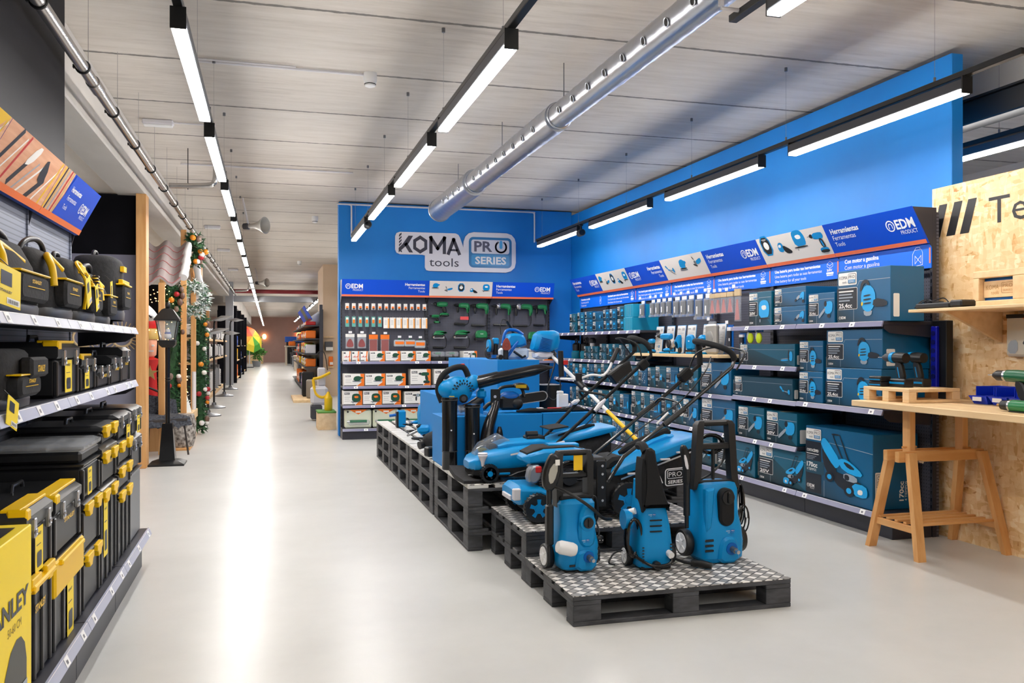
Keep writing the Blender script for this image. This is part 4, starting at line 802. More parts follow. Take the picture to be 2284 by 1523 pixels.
runb(seg(1.03, 1.93, [1, 1, 1]), .765, [('sander', 'green', '', [.18])] * 3, 'back wall middle shelf', 'white cartons with a flat sander')
runb([(1.99, 2.3), (2.34, 2.65)], .765, [('drill', 'green', '', [.24])] * 2, 'back wall middle shelf, right part', 'tall white cartons with a drill')
runb(seg(1.02, 1.86, [1, 1, 1]), .49, [('jig', 'green', '', [.21])] * 3, 'back wall lower shelf', 'white cartons with a jigsaw')
runb([(1.9, 2.25), (2.3, 2.6)], .49, [('hammer', 'green', '', [.19])] * 2, 'back wall lower shelf, right part', 'white cartons half hidden by the display')
def blister_case(x, lab):
    t = E('drill_blister', (x, 12.64, .156), lab, 'box', 'large pale blister packs on the lowest back shelf')
    m_ = MB(); m_.box(-.19, .19, -.09, .09, 0, .27, M('#D9DEC8', .35), .02); F = FR((-.19, -.0905, 0), (1, 0, 0), (0, 0, 1)); m_.fp(F, [(.06, .27), (.32, .27), (.19, .2)], ORG, 1); m_.fr(F, .15, .23, .225, .25, CARD, 2); m_.obj('pack', t)
    m_ = MB(); m_.box(-.14, .16, -.12, -.085, .05, .12, CLEAR, .015); m_.obj('cover', t); m_ = MB(); m_.cyl((-.12, -.1, .1), (.12, -.1, .1), .022, GRN, n=12); m_.cyl((-.16, -.1, .1), (-.1, -.1, .1), .014, SILV, n=12); m_.obj('tool_inside', t)
    m_ = MB(); [m_.cyl((x_, -.09, .24), (x_, -.094, .24), .014, BLK, n=12) for x_ in (-.15,)]; m_.obj('rivet', t)
for i, x in enumerate((1.24, 1.64, 2.04, 2.5)): blister_case(x, 'large pale blister pack with green tool on the lowest back shelf' + nth(i, 4))
us = [1.1 + i * .0785 * 1.0 for i in range(13)]; us = [lerp(1.1, 2.24, i / 12) for i in range(13)]
hrow('B', us, 1.875, .055, .095, 'bit', .26, 'small white and orange pack in the top back row', 'small bit packs', .37, False)
hrow('B', us[:6], 1.625, .055, .15, 'bitg', .26, 'green narrow pack in the second row of the back panel', 'green narrow packs', .37, False)
hrow('B', us[6:], 1.605, .085, .16, 'card', .26, 'white card pack in the second row of the back panel', 'white card packs', .37, False)
hrow('B', [1.14, 1.31], 1.31, .13, .21, 'sandt', .26, 'clear pack with triangular brown sheets on the back panel', 'triangular sanding packs', .37)
hrow('B', [1.48, 1.65], 1.21, .13, .3, 'sandr', .26, 'long clear pack with rectangular brown sheets and orange top', 'rectangular sanding packs', .37)
hrow('B', [1.86, 2.02, 2.16][:2], 1.335, .17, .12, 'case', .26, 'clear case with orange label on the back panel', 'clear bit cases', .37)
hang('B', 2.17, 1.31, .17, .14, 'case', .26, 'larger clear case with orange label at the right of the panel', None, .37)
# green corded tools on the back panel
def wall_tool(kind, x, z, w, h, lab, cord=True, flip=False, tag_=False):
    t = E('power_tool', (x, 12.79, z), lab, 'power tool', 'green power tools hanging on the back panel')
    tool3d(kind, w, h, .09, 'rgreen', flip).obj('body', t); m_ = MB(); m_.cyl((w * .2, .0, h * .75), (w * .2, .085, h * .75), .006, SILV, n=6); m_.cyl((-w * .2, .0, h * .78), (-w * .2, .085, h * .78), .006, SILV, n=6); m_.obj('hook', t)
    if cord:
        m_ = MB(); s = -1 if flip else 1
        m_.tube(spline([(s * w * .4, .02, h * .3), (s * w * .44, .03, -.02), (s * w * .36, .04, -.1), (s * w * .0, .04, -.11), (-s * w * .4, .04, -.1)], 5), .007, BLK, 6); m_.tube([(-s * w * .42, .04, -.1), (s * w * .25, .04, -.105)], .018, BLK, 8); m_.obj('cord', t)
    if tag_: m_ = MB(); m_.box(-.03, .1, -.02, -.018, -.04, .01, M('#E04A4A', .5)); m_.obj('swing_tag', t)
wall_tool('drill', 2.50, 1.78, .24, .24, 'green cordless drill in the upper left of the tool panel', False)
wall_tool('drill', 2.40, 1.68, .17, .14, 'small green and white screwdriver below the first cordless drill', False)
wall_tool('corded', 2.82, 1.78, .26, .22, 'green corded drill with red tag on the back panel', tag_=True)
wall_tool('corded', 3.10, 1.76, .30, .24, 'green corded drill left of the panel joint')
wall_tool('hammer', 3.45, 1.77, .30, .23, 'green hammer drill with silver gearbox right of the panel joint')
wall_tool('hammer', 3.78, 1.76, .34, .24, 'larger green hammer drill with silver gearbox')
wall_tool('corded', 4.07, 1.77, .24, .22, 'green heat gun at the right edge of the tool panel')
wall_tool('sander', 2.48, 1.42, .24, .16, 'rounded green sander in the lower row of the tool panel')
wall_tool('sander', 2.82, 1.42, .28, .17, 'flat green sander in the lower row, middle')
wall_tool('jig', 3.12, 1.42, .22, .17, 'dark green jigsaw in the lower row behind the display', False)
wall_tool('jig', 3.95, 1.4, .2, .17, 'black and green tool at the right end of the lower row', False)
# ================================================================== LEFT SHELVING
WPH = noisy('printed_wood_photo', '#D89A74', '#E8B590', (1, 1, 14), s=3, rough=.4, bmp=0)
def head_photo(k):
    def f(m_, F, w, h):
        blue = k == 3; xe = w * .26 if blue else w
        m_.fr(F, 0, xe, 0, h, WPH, .5)
        if k == 3:
            for i, (c, x) in enumerate(((YEL, .0), (CK, .035), (M('#C8B070', .5), .06), (CG, .10), (RED, .15), (M('#C8B070', .5), .19))): m_.fp(F, [(w * x, .03), (w * x + .02, .03), (w * x + .05, h), (w * x + .03, h)], c, 1)
            m_.fp(F, [(w * .21, 0), (w, 0), (w, h), (w * .30, h)], SIGNB, 2)
            for i, (s_, kk, b_) in enumerate((('Herramientas', .11, True), ('Ferramentas', .11, False), ('Tools', .1, False))): m_.ft(F, s_, w * .34, h * (.68 - .19 * i), h * kk, TAGM, 3, b_)
            edm(m_, F, w * .68, h * .42, h * .19, TAGM, 3)
        else:
            L = [((.02, .1), (.2, .95), .03, CK), ((.12, .15), (.3, .9), .012, CARD), ((.22, .1), (.34, .95), .02, RED), ((.34, .2), (.52, .85), .035, CK), ((.42, .1), (.62, .7), .012, CG), ((.5, .12), (.74, .8), .016, CARD), ((.66, .1), (.8, .5), .04, CK), ((.78, .15), (.98, .9), .014, CARD), ((.9, .1), (.97, .95), .02, YEL)]
            for (x0, z0), (x1, z1), t_, c in L: m_.fl(F, [(x0 * w, z0 * h), (x1 * w, z1 * h)], t_, c, 1)
            m_.fp(F, chaikin([(.4 * w, .55 * h), (.5 * w, .95 * h), (.58 * w, .95 * h), (.5 * w, .6 * h)], 1), CARD, 2); m_.fp(F, chaikin([(.68 * w, .5 * h), (.72 * w, .95 * h), (.82 * w, .6 * h), (.78 * w, .4 * h)], 1), CK, 2)
            if k < 2: m_.fp(F, [(0, .45 * h), (w * .8, .45 * h), (w * .98, h), (0, h)], YEL, 1.5); m_.fp(F, chaikin([(.5 * w, .6 * h), (.6 * w, .9 * h), (.8 * w, .85 * h), (.7 * w, .6 * h)], 1), CARD, 2.5); m_.fp(F, [(.0, .1 * h), (w * .6, .1 * h), (w * .85, .4 * h), (0, .4 * h)], CK, 1.5)
        m_.fr(F, 0, w, 0, h * .12, M('#F07838', .4), 4)
    return f
YL = [1.93, 2.88, 3.83, 4.75, 5.70]
STL = M('#B4B8CC', .25)
for i in range(4):
    bay('L', YL[i], YL[i + 1], 'dark steel shelving bay on the left, ' + ['outside the frame', 'cut by the left picture edge', 'with the black bags', 'at the far end beside the screen'][i], 'shelving bays on the left', .37, [(1.145, 0, 1), (1.462, 0, 1)], head_photo(i), None, PEGL, 2.24, STL, .235, (2.02, 2.26), (.325, .2), .02, 3, 'r' if i == 3 else None) if False else \
    bay('L', YL[i], YL[i + 1], 'dark steel shelving bay on the left, ' + ['outside the frame', 'cut by the left picture edge', 'with the black bags', 'at the far end beside the screen'][i], 'shelving bays on the left', .37, [(1.145, 0, 1), (1.462, 0, 1)], head=head_photo(i), peg=PEGL, top=2.24, strip=STL, basez=.235, basey=-.075, hz=(2.02, 2.26), hy=(.325, .2), kick=-.03, tags=3, endpanel='r' if i == 3 else None)
FAB = noisy('black_canvas', '#141416', '#1E1E21', s=60, rough=.85, bmp=.3, det=2); PLK = M('#1B1C1F', .38); PLK2 = M('#26272A', .3); YP = M('#F2C200', .38)
def LPOS(y, z, front=-.82, d=.25): return (front - d / 2, y, z)
def lput(name, y, z, label, cat, group=None, front=-.82, d=.25, tilt=0): return E(name, LPOS(y, z, front, d), label, cat, group, (0, tilt, PI / 2) if not tilt else (0, tilt, PI / 2))
def sect(w, d, z, n=20, p=3.2, dx=0, dy=0):
    o = []
    for i in range(n):
        a = 2 * PI * i / n; c, s = math.cos(a), math.sin(a); o.append((dx + w / 2 * math.copysign(abs(c) ** (2 / p), c), dy + d / 2 * math.copysign(abs(s) ** (2 / p), s), z))
    return o
def brandtext(m_, F, x, z, h, mat, w=None, l=2): m_.ft(F, 'STANLEY', x, z, h, mat, l, True, w=w)
# bags on the top shelf
def softbag(y, w, h, d, lab, style, z=1.464):
    t = lput('tool_bag', y, z, lab, 'tool bag', 'black tool bags on the upper left shelf', d=d)
    m_ = MB(); f = -d / 2
    prof = {'dome': [(0, 1, 1), (.12, 1.02, 1.02), (.55, .98, .98), (.8, .9, .75), (.95, .78, .5), (1, .6, .3)], 'pack': [(0, .92, .9), (.1, 1, 1), (.6, 1, .95), (.85, .94, .7), (.96, .8, .5), (1, .55, .3)], 'box': [(0, .96, .96), (.04, 1, 1), (.9, 1, 1), (.97, .95, .9), (1, .85, .75)], 'open': [(0, 1, 1), (.3, 1.02, 1.05), (.7, .95, .9), (1, .9, .55)]}[style]
    m_.loft([sect(w * a, d * b_, h * k) for k, a, b_ in prof], FAB); m_.obj('body', t, smooth=1)
    m_ = MB(); m_.loft([sect(w * 1.02, d * 1.03, 0), sect(w * 1.03, d * 1.05, h * .12), sect(w * 1.0, d * 1.01, h * .17)], PLK); m_.obj('rubber_base', t, smooth=1)
    m_ = MB(); m_.ext(rrect(-w * .3, w * .3, h * .18, h * .55, .03), f - .035, f + .02, FAB, .012); m_.obj('front_pocket', t)
    m_ = MB(); m_.box(-w * .32, w * .32, f - .038, f + .01, h * .55, h * .575, YP, .003); m_.box(-w * .18, w * .18, f - .037, f - .034, h * .36, h * .37, YP); m_.obj('yellow_trim', t)
    m_ = MB()
    if style in ('dome', 'open'): m_.tube(spline([(-w * .42, 0, h * .8), (-w * .3, -.02, h * 1.06), (0, -.03, h * 1.15), (w * .3, -.02, h * 1.06), (w * .42, 0, h * .8)], 5), .012, PLK, 8); m_.tube(spline([(-w * .4, f - .0, h * .45), (-w * .38, f + .01, h * .7), (-w * .28, f + .04, h * .88), (-w * .05, f + .05, h * .86), (w * .12, f + .03, h * .74)], 5), .014, YP, 8)
    else: m_.tube(spline([(-.05, .02, h * .97), (-.04, .02, h * 1.08), (.04, .02, h * 1.08), (.05, .02, h * .97)], 5), .011, PLK, 8)
    m_.obj('handle', t, smooth=1)
    if style == 'pack':
        m_ = MB(); m_.tube(spline([(-w * .36, f + .0, h * .2), (-w * .36, f - .01, h * .6), (-w * .25, f + .04, h * .9), (w * .1, f + .05, h * .93), (w * .2, f + .0, h * .6)], 6), .008, YP, 6); m_.ext([(-w * .25, h * .76), (w * .04, h * .78), (w * .0, h * .9), (-w * .18, h * .9)], f + .02, f + .06, YP, .006); m_.obj('yellow_panel', t)
        m_ = MB(); [m_.box(w * .22, w * .3, f - .02, f + .01, h * (.2 + .05 * i), h * (.23 + .05 * i), PLK2, .003) for i in range(12)]; m_.obj('strap_ribs', t)
    m_ = MB(); F = FR((0, f - .036, 0), (1, 0, 0), (0, 0, 1)); brandtext(m_, F, -w * .1, h * .42, .012, YP, w * .2); m_.obj('badge', t, smooth=0)
    return t
softbag(3.36, .62, .26, .26, 'low black tool bag behind the big yellow card at the left edge', 'open')
softbag(3.98, .5, .29, .28, 'black tool bag with yellow corners and carabiner, next to the low bag', 'dome')
softbag(4.5, .42, .30, .26, 'black tool backpack with yellow arch on the upper left shelf', 'pack')
softbag(4.93, .36, .27, .24, 'narrow black tool bag between backpack and wheeled case', 'dome')
t = softbag(5.40, .42, .36, .24, 'black wheeled tool case at the far end of the upper left shelf', 'box', 1.50); t.name = 'wheeled_tool_case'; t['category'] = 'tool case'; t['group'] = ''; del t['group']
m_ = MB(); [m_.cyl((x, -.02, -.005), (x + .03, -.02, -.005), .03, BLK, n=14) for x in (-.17, )]; m_.obj('wheel', t); m_ = MB(); m_.cyl((.14, -.02, -.005), (.17, -.02, -.005), .03, BLK, n=14); m_.obj('wheel', t)
m_ = MB(); m_.box(-.12, .12, -.145, -.12, .2, .23, YP, .003); m_.box(-.05, .05, -.14, -.12, .28, .31, YP); m_.obj('yellow_band', t)
def swing(y, z, w, h, lab, roll=0, x=-.79, big=False):
    t = E('hang_tag', (x, y, z), lab, 'tag', 'yellow printed tags on the tool bags', (0, roll, PI / 2)); m_ = MB(); m_.box(-w / 2, w / 2, -.001, .001, -h, 0, YELL, 0); F = FR((-w / 2, -.0012, -h), (1, 0, 0), (0, 0, 1))
    m_.fr(F, w * .15, w * .6, h * .5, h * .85, CK, 1); m_.fr(F, w * .4, w * .95, h * .06, h * .22, CARD, 1)
    for i in range(9): m_.fr(F, w * (.45 + i * .05), w * (.465 + i * .05 + .01 * (i % 2)), h * .08, h * .18, CK, 2)
    if big: brandtext(m_, F, w * .1, h * .32, h * .06, CK, w * .5)
    m_.obj('card', t, smooth=0); m_ = MB(); m_.tube([(0, 0, 0), (0, .03, .03)], .0015, BLK, 5); m_.obj('string', t)
swing(3.03, 1.605, .26, .125, 'big yellow printed card cut by the left picture edge, upper shelf', .06, -.785, True)
swing(4.22, 1.66, .1, .13, 'curled yellow card on the tool bag with carabiner', -.35, -.78)
swing(4.42, 1.64, .07, .12, 'yellow card between tool bag and backpack', -.3, -.78)
swing(4.88, 1.69, .06, .14, 'narrow yellow card on the bag right of the backpack', -.15, -.79)
swing(3.02, 1.19, .12, .09, 'yellow card on the lower left shelf, at the picture edge', .3, -.77)
# tool boxes
def tbox(y, z, w, h, d, lab, group=None, front=-.82, latch='metal', lid=.3, ytop=False, rim=False, sticker=None, text=True, ribs=True, clear=False, bodym=None, name='toolbox', cat='toolbox', foot=False):
    t = lput(name, y, z, lab, cat, group, front, d); f = -d / 2; hb = h * (1 - lid)
    m_ = MB(); m_.box(-w / 2, w / 2, f, d / 2, 0, hb, bodym or PLK, .012)
    if ribs:
        for x in (-w * .5, w * .44) if h < .3 else (-w * .5, -w * .18, w * .12, w * .44): m_.box(x, x + w * .06, f - .008, f + .01, .006, hb - .012, PLK2, .004)
    m_.obj('body', t)
    m_ = MB(); m_.loft([[(x, yy, zz) for x, yy in ((-a, f - e), (a, f - e), (a, d / 2), (-a, d / 2))] for a, e, zz in ((w * .5, .004, hb), (w * .51, .01, hb + .01), (w * .51, .01, h - h * lid * .35), (w * .47, -.02, h))], CLEAR if clear else PLK2)
    m_.obj('lid', t)
    if ytop: m_ = MB(); m_.box(-w * .48, w * .48, f + .01, f + .07, h - .006, h + .006, YP, .003); m_.box(-w * .5, -w * .36, f - .012, f + .05, h - h * lid * .5, h + .004, YP, .006); m_.obj('yellow_strip', t)
    if rim: m_ = MB(); m_.box(-w * .53, w * .53, f - .016, d / 2 + .002, hb - .045 if rim is True else hb - rim, hb + .004, YP, .008); m_.box(-w * .42, w * .42, f - .03, f, hb - .02, hb + .0, YP, .005); m_.obj('yellow_rim', t)
    for s in (-1, 1) if w > .3 or latch != 'metal' else (0,):
        m_ = MB(); x = s * w * .28
        if latch == 'metal': m_.box(x - .014, x + .014, f - .02, f - .004, hb - .03, hb + .035, SILV, .003); m_.torus((x, f - .02, hb - .01), (0, 1, 0), .012, .003, SILV, 10, 5)
        elif latch == 'y': m_.ext([(x - w * .17, hb - .004), (x - w * .17, hb + .022), (x + w * .17, hb + .022), (x + w * .17, hb - .004), (x + w * .1, hb - .012), (x + w * .06, hb - .034), (x - w * .06, hb - .034), (x - w * .1, hb - .012)], f - .024, f - .002, YP, .003)
        else: continue
        m_.obj('latch', t)
    m_ = MB()
    m_.tube([(-w * .18, 0, h - .004), (-w * .15, 0, h + .022), (w * .15, 0, h + .022), (w * .18, 0, h - .004)], .008, PLK2, 8)
    if h < .32 and not clear and not foot: m_.obj('handle', t)
    F = FR((-w / 2, f - .0092, 0), (1, 0, 0), (0, 0, 1))
    if sticker:
        m_ = MB(); a, b_, c, e = sticker; m_.fr(F, w * a, w * b_, hb * c, hb * e, YELL, 1, .004); m_.fr(F, w * lerp(a, b_, .2), w * lerp(a, b_, .8), hb * lerp(c, e, .1), hb * lerp(c, e, .45), CK, 2, .01); brandtext(m_, F, w * lerp(a, b_, .15), hb * lerp(c, e, .82), .009, CK, w * (b_ - a) * .6); m_.fr(F, w * lerp(a, b_, .15), w * lerp(a, b_, .7), hb * lerp(c, e, .6), hb * lerp(c, e, .62), CK, 2); m_.obj('sticker', t, smooth=0)
    if text: m_ = MB(); brandtext(m_, F, w * .3, hb * .68, max(.014, h * .07), YP, w * .4); m_.obj('lettering', t, smooth=0)
    return t
G2 = 'black toolboxes on the middle left shelf'
t = softbag(3.3, .44, .2, .24, 'soft black tool bag with embroidered flap on the middle left shelf', 'box', 1.147); t['group'] = G2; m_ = MB(); m_.box(-.03, .19, -.165, -.12, .1, .17, FAB, .01); F = FR((0, -.1655, 0), (1, 0, 0), (0, 0, 1)); brandtext(m_, F, .03, .12, .022, YP, .1); m_.obj('flap', t)
tbox(4.0, 1.147, .4, .225, .26, 'largest black toolbox on the middle left shelf, yellow corners and sticker', G2, ytop=True, sticker=(.3, .62, .1, .95), text=False)
tbox(4.42, 1.147, .34, .165, .24, 'second black toolbox on the middle left shelf, with narrow yellow sticker', G2, ytop=True, sticker=(.2, .5, .1, .95), text=False)
tbox(4.8, 1.147, .34, .105, .16, 'smallest black toolbox, low, on the middle left shelf', G2)
tbox(5.185, 1.147, .34, .155, .22, 'black toolbox between the smallest and the farthest one, middle left shelf', G2)
tbox(5.52, 1.147, .3, .2, .24, 'farthest black toolbox at the end of the middle left shelf', G2)
G3 = 'stacked black and yellow boxes on the bottom left shelf'; zb = .237
t = lput('yellow_carton', 2.74, zb, 'tall yellow printed carton at the bottom left picture corner', 'box', None, -.72, .3, .0)
m_ = MB(); m_.box(-.28, .28, -.15, .15, 0, .56, YELL, .003, tr(0, 0, 0)); F = FR((-.28, -.1502, 0), (1, 0, 0), (0, 0, 1)); brandtext(m_, F, .04, .33, .055, CK, .48); m_.ft(F, '50-60 CM', .3, .28, .025, M('#8A7A20', .5), 1)
m_.fp(F, chaikin([(.2, .04), (.3, .22), (.42, .26), (.5, .2), (.5, .04)], 1), M('#4A4A44', .5), 1); m_.fp(F, circ(.3, .1, .05, 14), CK, 2); m_.fp(F, circ(.3, .1, .03, 14), YEL, 3); m_.fr(F, .3, .5, .08, .1, CG, 3); m_.obj('carton_body', t, smooth=0)
m_ = MB(); m_.fr(FR((-.28, -.15, .561), (1, 0, 0), (0, 1, 0)), .0, .56, .14, .16, M('#D8B61A', .4), 1); m_.fr(FR((-.28, -.15, .561), (1, 0, 0), (0, 1, 0)), .35, .5, .03, .1, CK, 1); m_.obj('carton_lid', t, smooth=0)
def chest(y, z, w, h, d, lab, **k): return tbox(y, z, w, h, min(d, .345), lab, G3, front=-.755, name='storage_chest', cat='storage box', **k)
chest(3.24, zb, .34, .35, .36, 'lower black bin with thin yellow rim beside the yellow carton', rim=.03, lid=.02, latch='y', text=True)
chest(3.24, zb + .355, .34, .235, .34, 'black box with yellow lid stripe on the bin beside the yellow carton', ytop=True, sticker=(.3, .6, .05, .95), text=False)
chest(3.68, zb, .46, .34, .38, 'lower black bin with deep yellow rim and tall sticker', rim=.13, lid=.02, latch='none', sticker=(.42, .66, .0, .62), text=False)
chest(3.68, zb + .345, .44, .225, .36, 'black toolbox with two yellow lid strips on the deep-rimmed bin', ytop=True)
chest(4.14, zb, .36, .24, .38, 'lowest chest of the tower under the clear-lidded organiser', latch='y', lid=.12, text=False)
chest(4.14, zb + .243, .36, .22, .37, 'middle chest of the tower under the clear-lidded organiser', latch='y', lid=.16, text=False)
chest(4.14, zb + .466, .36, .16, .37, 'upper dark chest with yellow sticker under the clear-lidded organiser', latch='none', lid=.1, sticker=(.2, .45, .1, .9), text=False)
t = chest(4.14, zb + .629, .38, .08, .38, 'flat organiser with clear lid on top of the stack', latch='none', lid=.4, clear=True, text=False, ribs=False)
m_ = MB(); [m_.box(x, x + .004, -.17, .17, .05, .075, CLEAR) for x in (-.12, -.04, .04, .12)]; m_.box(-.17, .17, -.04, -.036, .05, .075, CLEAR); m_.obj('divider', t)
chest(4.56, zb, .4, .46, .38, 'tall black chest with orange-yellow sticker right of the organiser tower', latch='y', lid=.1, sticker=(.1, .36, .3, .95), text=False)
chest(4.56, zb + .463, .4, .19, .38, 'black box with yellow latches on the tall black chest', latch='y', lid=.3)
chest(4.56, zb + .656, .38, .09, .36, 'thin black organiser with yellow latches topping the tall black chest', latch='y', lid=.3, text=False)
chest(5.03, zb, .42, .36, .38, 'lowest chest of the tallest tower, bottom left shelf', latch='y', lid=.08, text=False)
for i, (h, nm) in enumerate(((.13, 'second chest'), (.13, 'third chest'))): chest(5.03, zb + .363 + i * .133, .42, h, .38, nm + ' from the bottom of the tallest tower', latch='y', lid=.25, text=False, foot=True)
chest(5.03, zb + .63, .42, .13, .38, 'top chest of the tallest tower, with hanging yellow tag', latch='metal', lid=.35, text=False, sticker=(.6, .9, -.3, .7))
chest(5.46, zb, .4, .4, .38, 'grey-sided rolling chest at the far end of the bottom left shelf', latch='none', lid=.05, text=False, ribs=False, bodym=M('#6A6D70', .4))
chest(5.46, zb + .403, .38, .2, .36, 'black box with handles on the far rolling chest', latch='metal', lid=.3, text=False)
chest(5.46, zb + .606, .38, .16, .36, 'black box with yellow sticker topping the far rolling chest', latch='metal', lid=.3, sticker=(.5, .8, .0, .9), text=False)
# ================================================================== PALLETS
def make_pallet():
    t = E('pallet', (0, 0, 0), 'x', 'pallet', 'dark grey painted pallets')
    def bd(nm, x0, x1, y0, y1, z0, z1, mat=PALW): m_ = MB(); m_.box(x0, x1, y0, y1, z0, z1, mat, .003); m_.obj(nm, t)
    for y, w in ((-.35, .1), (0, .145), (.35, .1)): bd('bottom_board', -.6, .6, y - w / 2, y + w / 2, 0, .022)
    for x in (-.527, 0, .527):
        for y, w in ((-.35, .1), (0, .145), (.35, .1)): bd('block', x - .0725, x + .0725, y - w / 2, y + w / 2, .022, .1)
        bd('stringer_board', x - .0725, x + .0725, -.4, .4, .1, .122)
    for y, w in ((-.33, .14), (-.165, .1), (0, .14), (.165, .1), (.33, .14)): bd('deck_board', -.6, .6, y - w / 2, y + w / 2, .122, .144)
    return t
pal0 = make_pallet(); pal_n = 0
def pallet(x, y, z, rot, lab, white=False):
    global pal_n
    if pal_n == 0: o = pal0; o.location = (x, y, z); o.rotation_euler = (0, 0, rot); o['label'] = lab
    else: o = dup(pal0, (x, y, z), rot, lab)
    pal_n += 1
    if white:
        for c in o.children:
            if c.name.startswith('deck_board'): c.data = c.data.copy(); c.data.materials[0] = PALT
pallet(2.01, 4.31, 0, 0, 'single dark grey pallet on the floor at the front of the display')
for k in range(2): pallet(2.01, 5.10, k * .1445, 0, 'dark grey pallet, ' + ('lower' if k == 0 else 'upper') + ' of the two under the petrol mower')
SP = [6.13, 7.4, 8.66, 9.92]; LV = ['lowest', 'middle', 'top']; SN = ['nearest', 'second', 'third', 'farthest']
for i, y in enumerate(SP):
    for k in range(3): pallet(1.66, y, k * .1445, PI / 2, f'dark grey pallet, {LV[k]} of the {SN[i]} three-high stack along the aisle', white=(k == 2))
for k in range(3): pallet(2.47, 6.13, k * .1445, PI / 2, f'dark grey pallet, {LV[k]} of the stack behind the mowers'); pallet(2.47, 7.4, k * .1445, PI / 2, f'dark grey pallet, {LV[k]} of the stack under the tall blue plinths')
m, b = new('checker_plate', .28, .9); PLATE = m
co = coords(m, 'Object', (21, 21, 21), (0, 0, math.radians(52)))
ck = N(m, 'ShaderNodeTexChecker', Scale=1.0); LK(m, co, ck.inputs['Vector'])
br = N(m, 'ShaderNodeTexWave', Scale=4.5); LK(m, co, br.inputs['Vector'])
sp = N(m, 'ShaderNodeVectorMath', operation='FRACTION'); LK(m, co, sp.inputs[0]); s3 = N(m, 'ShaderNodeSeparateXYZ'); LK(m, sp.outputs[0], s3.inputs[0])
def edge(o):
    a = N(m, 'ShaderNodeMath', operation='SUBTRACT'); LK(m, o, a.inputs[0]); a.inputs[1].default_value = .5; c = N(m, 'ShaderNodeMath', operation='ABSOLUTE'); LK(m, a.outputs[0], c.inputs[0]); return c.outputs[0]
mxx = N(m, 'ShaderNodeMath', operation='MAXIMUM'); LK(m, edge(s3.outputs[0]), mxx.inputs[0]); LK(m, edge(s3.outputs[1]), mxx.inputs[1])
er = ramp(m, mxx.outputs[0], [(.39, 1.0), (.44, .2)])
wr = ramp(m, br.outputs[1], [(.3, '#74726E'), (.7, '#B4B1AC')])
mA = N(m, 'ShaderNodeMix', data_type='RGBA'); LK(m, ck.outputs[1], mA.inputs[0]); LK(m, wr.outputs[0], mA.inputs[6]); mA.inputs[7].default_value = lin('#F4F0EA')
mB = N(m, 'ShaderNodeMix', data_type='RGBA', blend_type='MULTIPLY'); mB.inputs[0].default_value = 1; LK(m, mA.outputs[2], mB.inputs[6]); LK(m, er.outputs[0], mB.inputs[7]); LK(m, mB.outputs[2], b.inputs['Base Color']); b.inputs['Metallic'].default_value = .0
bump(m, er.outputs[0], .4, .004)
for (x0, x1, y0, y1, z, lab) in ((1.41, 2.61, 3.91, 4.71, .1445, 'diamond-pattern metal plate on the front pallet, under the pressure washers'), (1.41, 2.61, 4.70, 5.50, .2895, 'diamond-pattern metal plate under the petrol mower'), (1.262, 2.3, 5.53, 6.2, .434, 'diamond-pattern metal plate under the electric mower')):
    m_ = MB(); m_.box(x0, x1, y0, y1, z, z + .004, PLATE); tag(m_.obj('checker_plate'), lab, 'metal plate')
# ================================================================== PLINTHS
def plinth(x0, x1, y0, y1, z1, lab, z0=.434):
    m_ = MB(); m_.box(-(x1 - x0) / 2, (x1 - x0) / 2, -(y1 - y0) / 2, (y1 - y0) / 2, 0, z1 - z0, BLUEP, .003); m_.obj('display_plinth', loc=((x0 + x1) / 2, (y0 + y1) / 2, z0), label=lab, cat='plinth', group=None)
plinth(1.265, 1.63, 6.42, 6.845, .812, 'low blue display plinth at the aisle corner behind the black tubes', .4385 - .004)
plinth(1.70, 2.085, 6.5, 6.9, .815, 'low blue display plinth in the middle, under the chainsaw')
plinth(2.09, 2.5, 6.5, 6.9, .82, 'low blue display plinth on the right, under black bits')
plinth(1.9, 2.28, 7.19, 8.29, 1.228, 'tall blue display plinth nearer the camera, under the brush cutter engine')
plinth(1.9, 2.28, 8.30, 9.3, 1.22, 'tall blue display plinth farther from the camera')
plinth(1.5, 1.89, 7.66, 8.8, .895, 'medium blue display plinth on the aisle side of the tall ones')
# ================================================================== PRESSURE WASHERS
def hull(m_, secs, mat, n=28, p=4.5): m_.loft([sect(w, d, z, n, p, dx, dy) for z, w, d, dx, dy in secs], mat)
def wheelx(m_a, m_b, r_, wd):
    T_ = Matrix.Rotation(PI / 2, 4, 'Y')
    m_a.lathe([(r_ * .72, -wd / 2), (r_ * .95, -wd / 2), (r_, -wd * .35), (r_, wd * .35), (r_ * .95, wd / 2), (r_ * .72, wd / 2)], BLK, 26, T_)
    m_b.lathe([(.004, -wd * .64), (r_ * .25, -wd * .62), (r_ * .32, -wd * .54), (r_ * .6, -wd * .53), (r_ * .68, -wd * .58), (r_ * .76, -wd * .56), (r_ * .76, wd * .52), (r_ * .2, wd * .52)], WHITE, 26, T_)
    for i in range(5): a = 2 * PI * i / 5; m_b.cyl((-wd * .54, math.cos(a) * r_ * .2, math.sin(a) * r_ * .2), (-wd * .54, math.cos(a) * r_ * .7, math.sin(a) * r_ * .7), r_ * .06, WHITE, n=6)
def coil(m_, c, rx, rz, n, r_, mat, dy=.008, ax='y', skew=.006):
    pts = []
    for i in range(n * 16 + 1):
        a = 2 * PI * i / 16; k = i / 16; w = skew * math.sin(k * 2.1)
        pts.append((c[0] + (rx + w) * math.cos(a), c[1] + dy * k, c[2] + (rz + w) * math.sin(a)))
    m_.tube(pts, r_, mat, 6)
GP = .1495
t = E('pressure_washer', (1.59, 4.40, GP), 'small blue pressure washer at the left of the front pallet, with white bottle', 'pressure washer', None, math.radians(4))
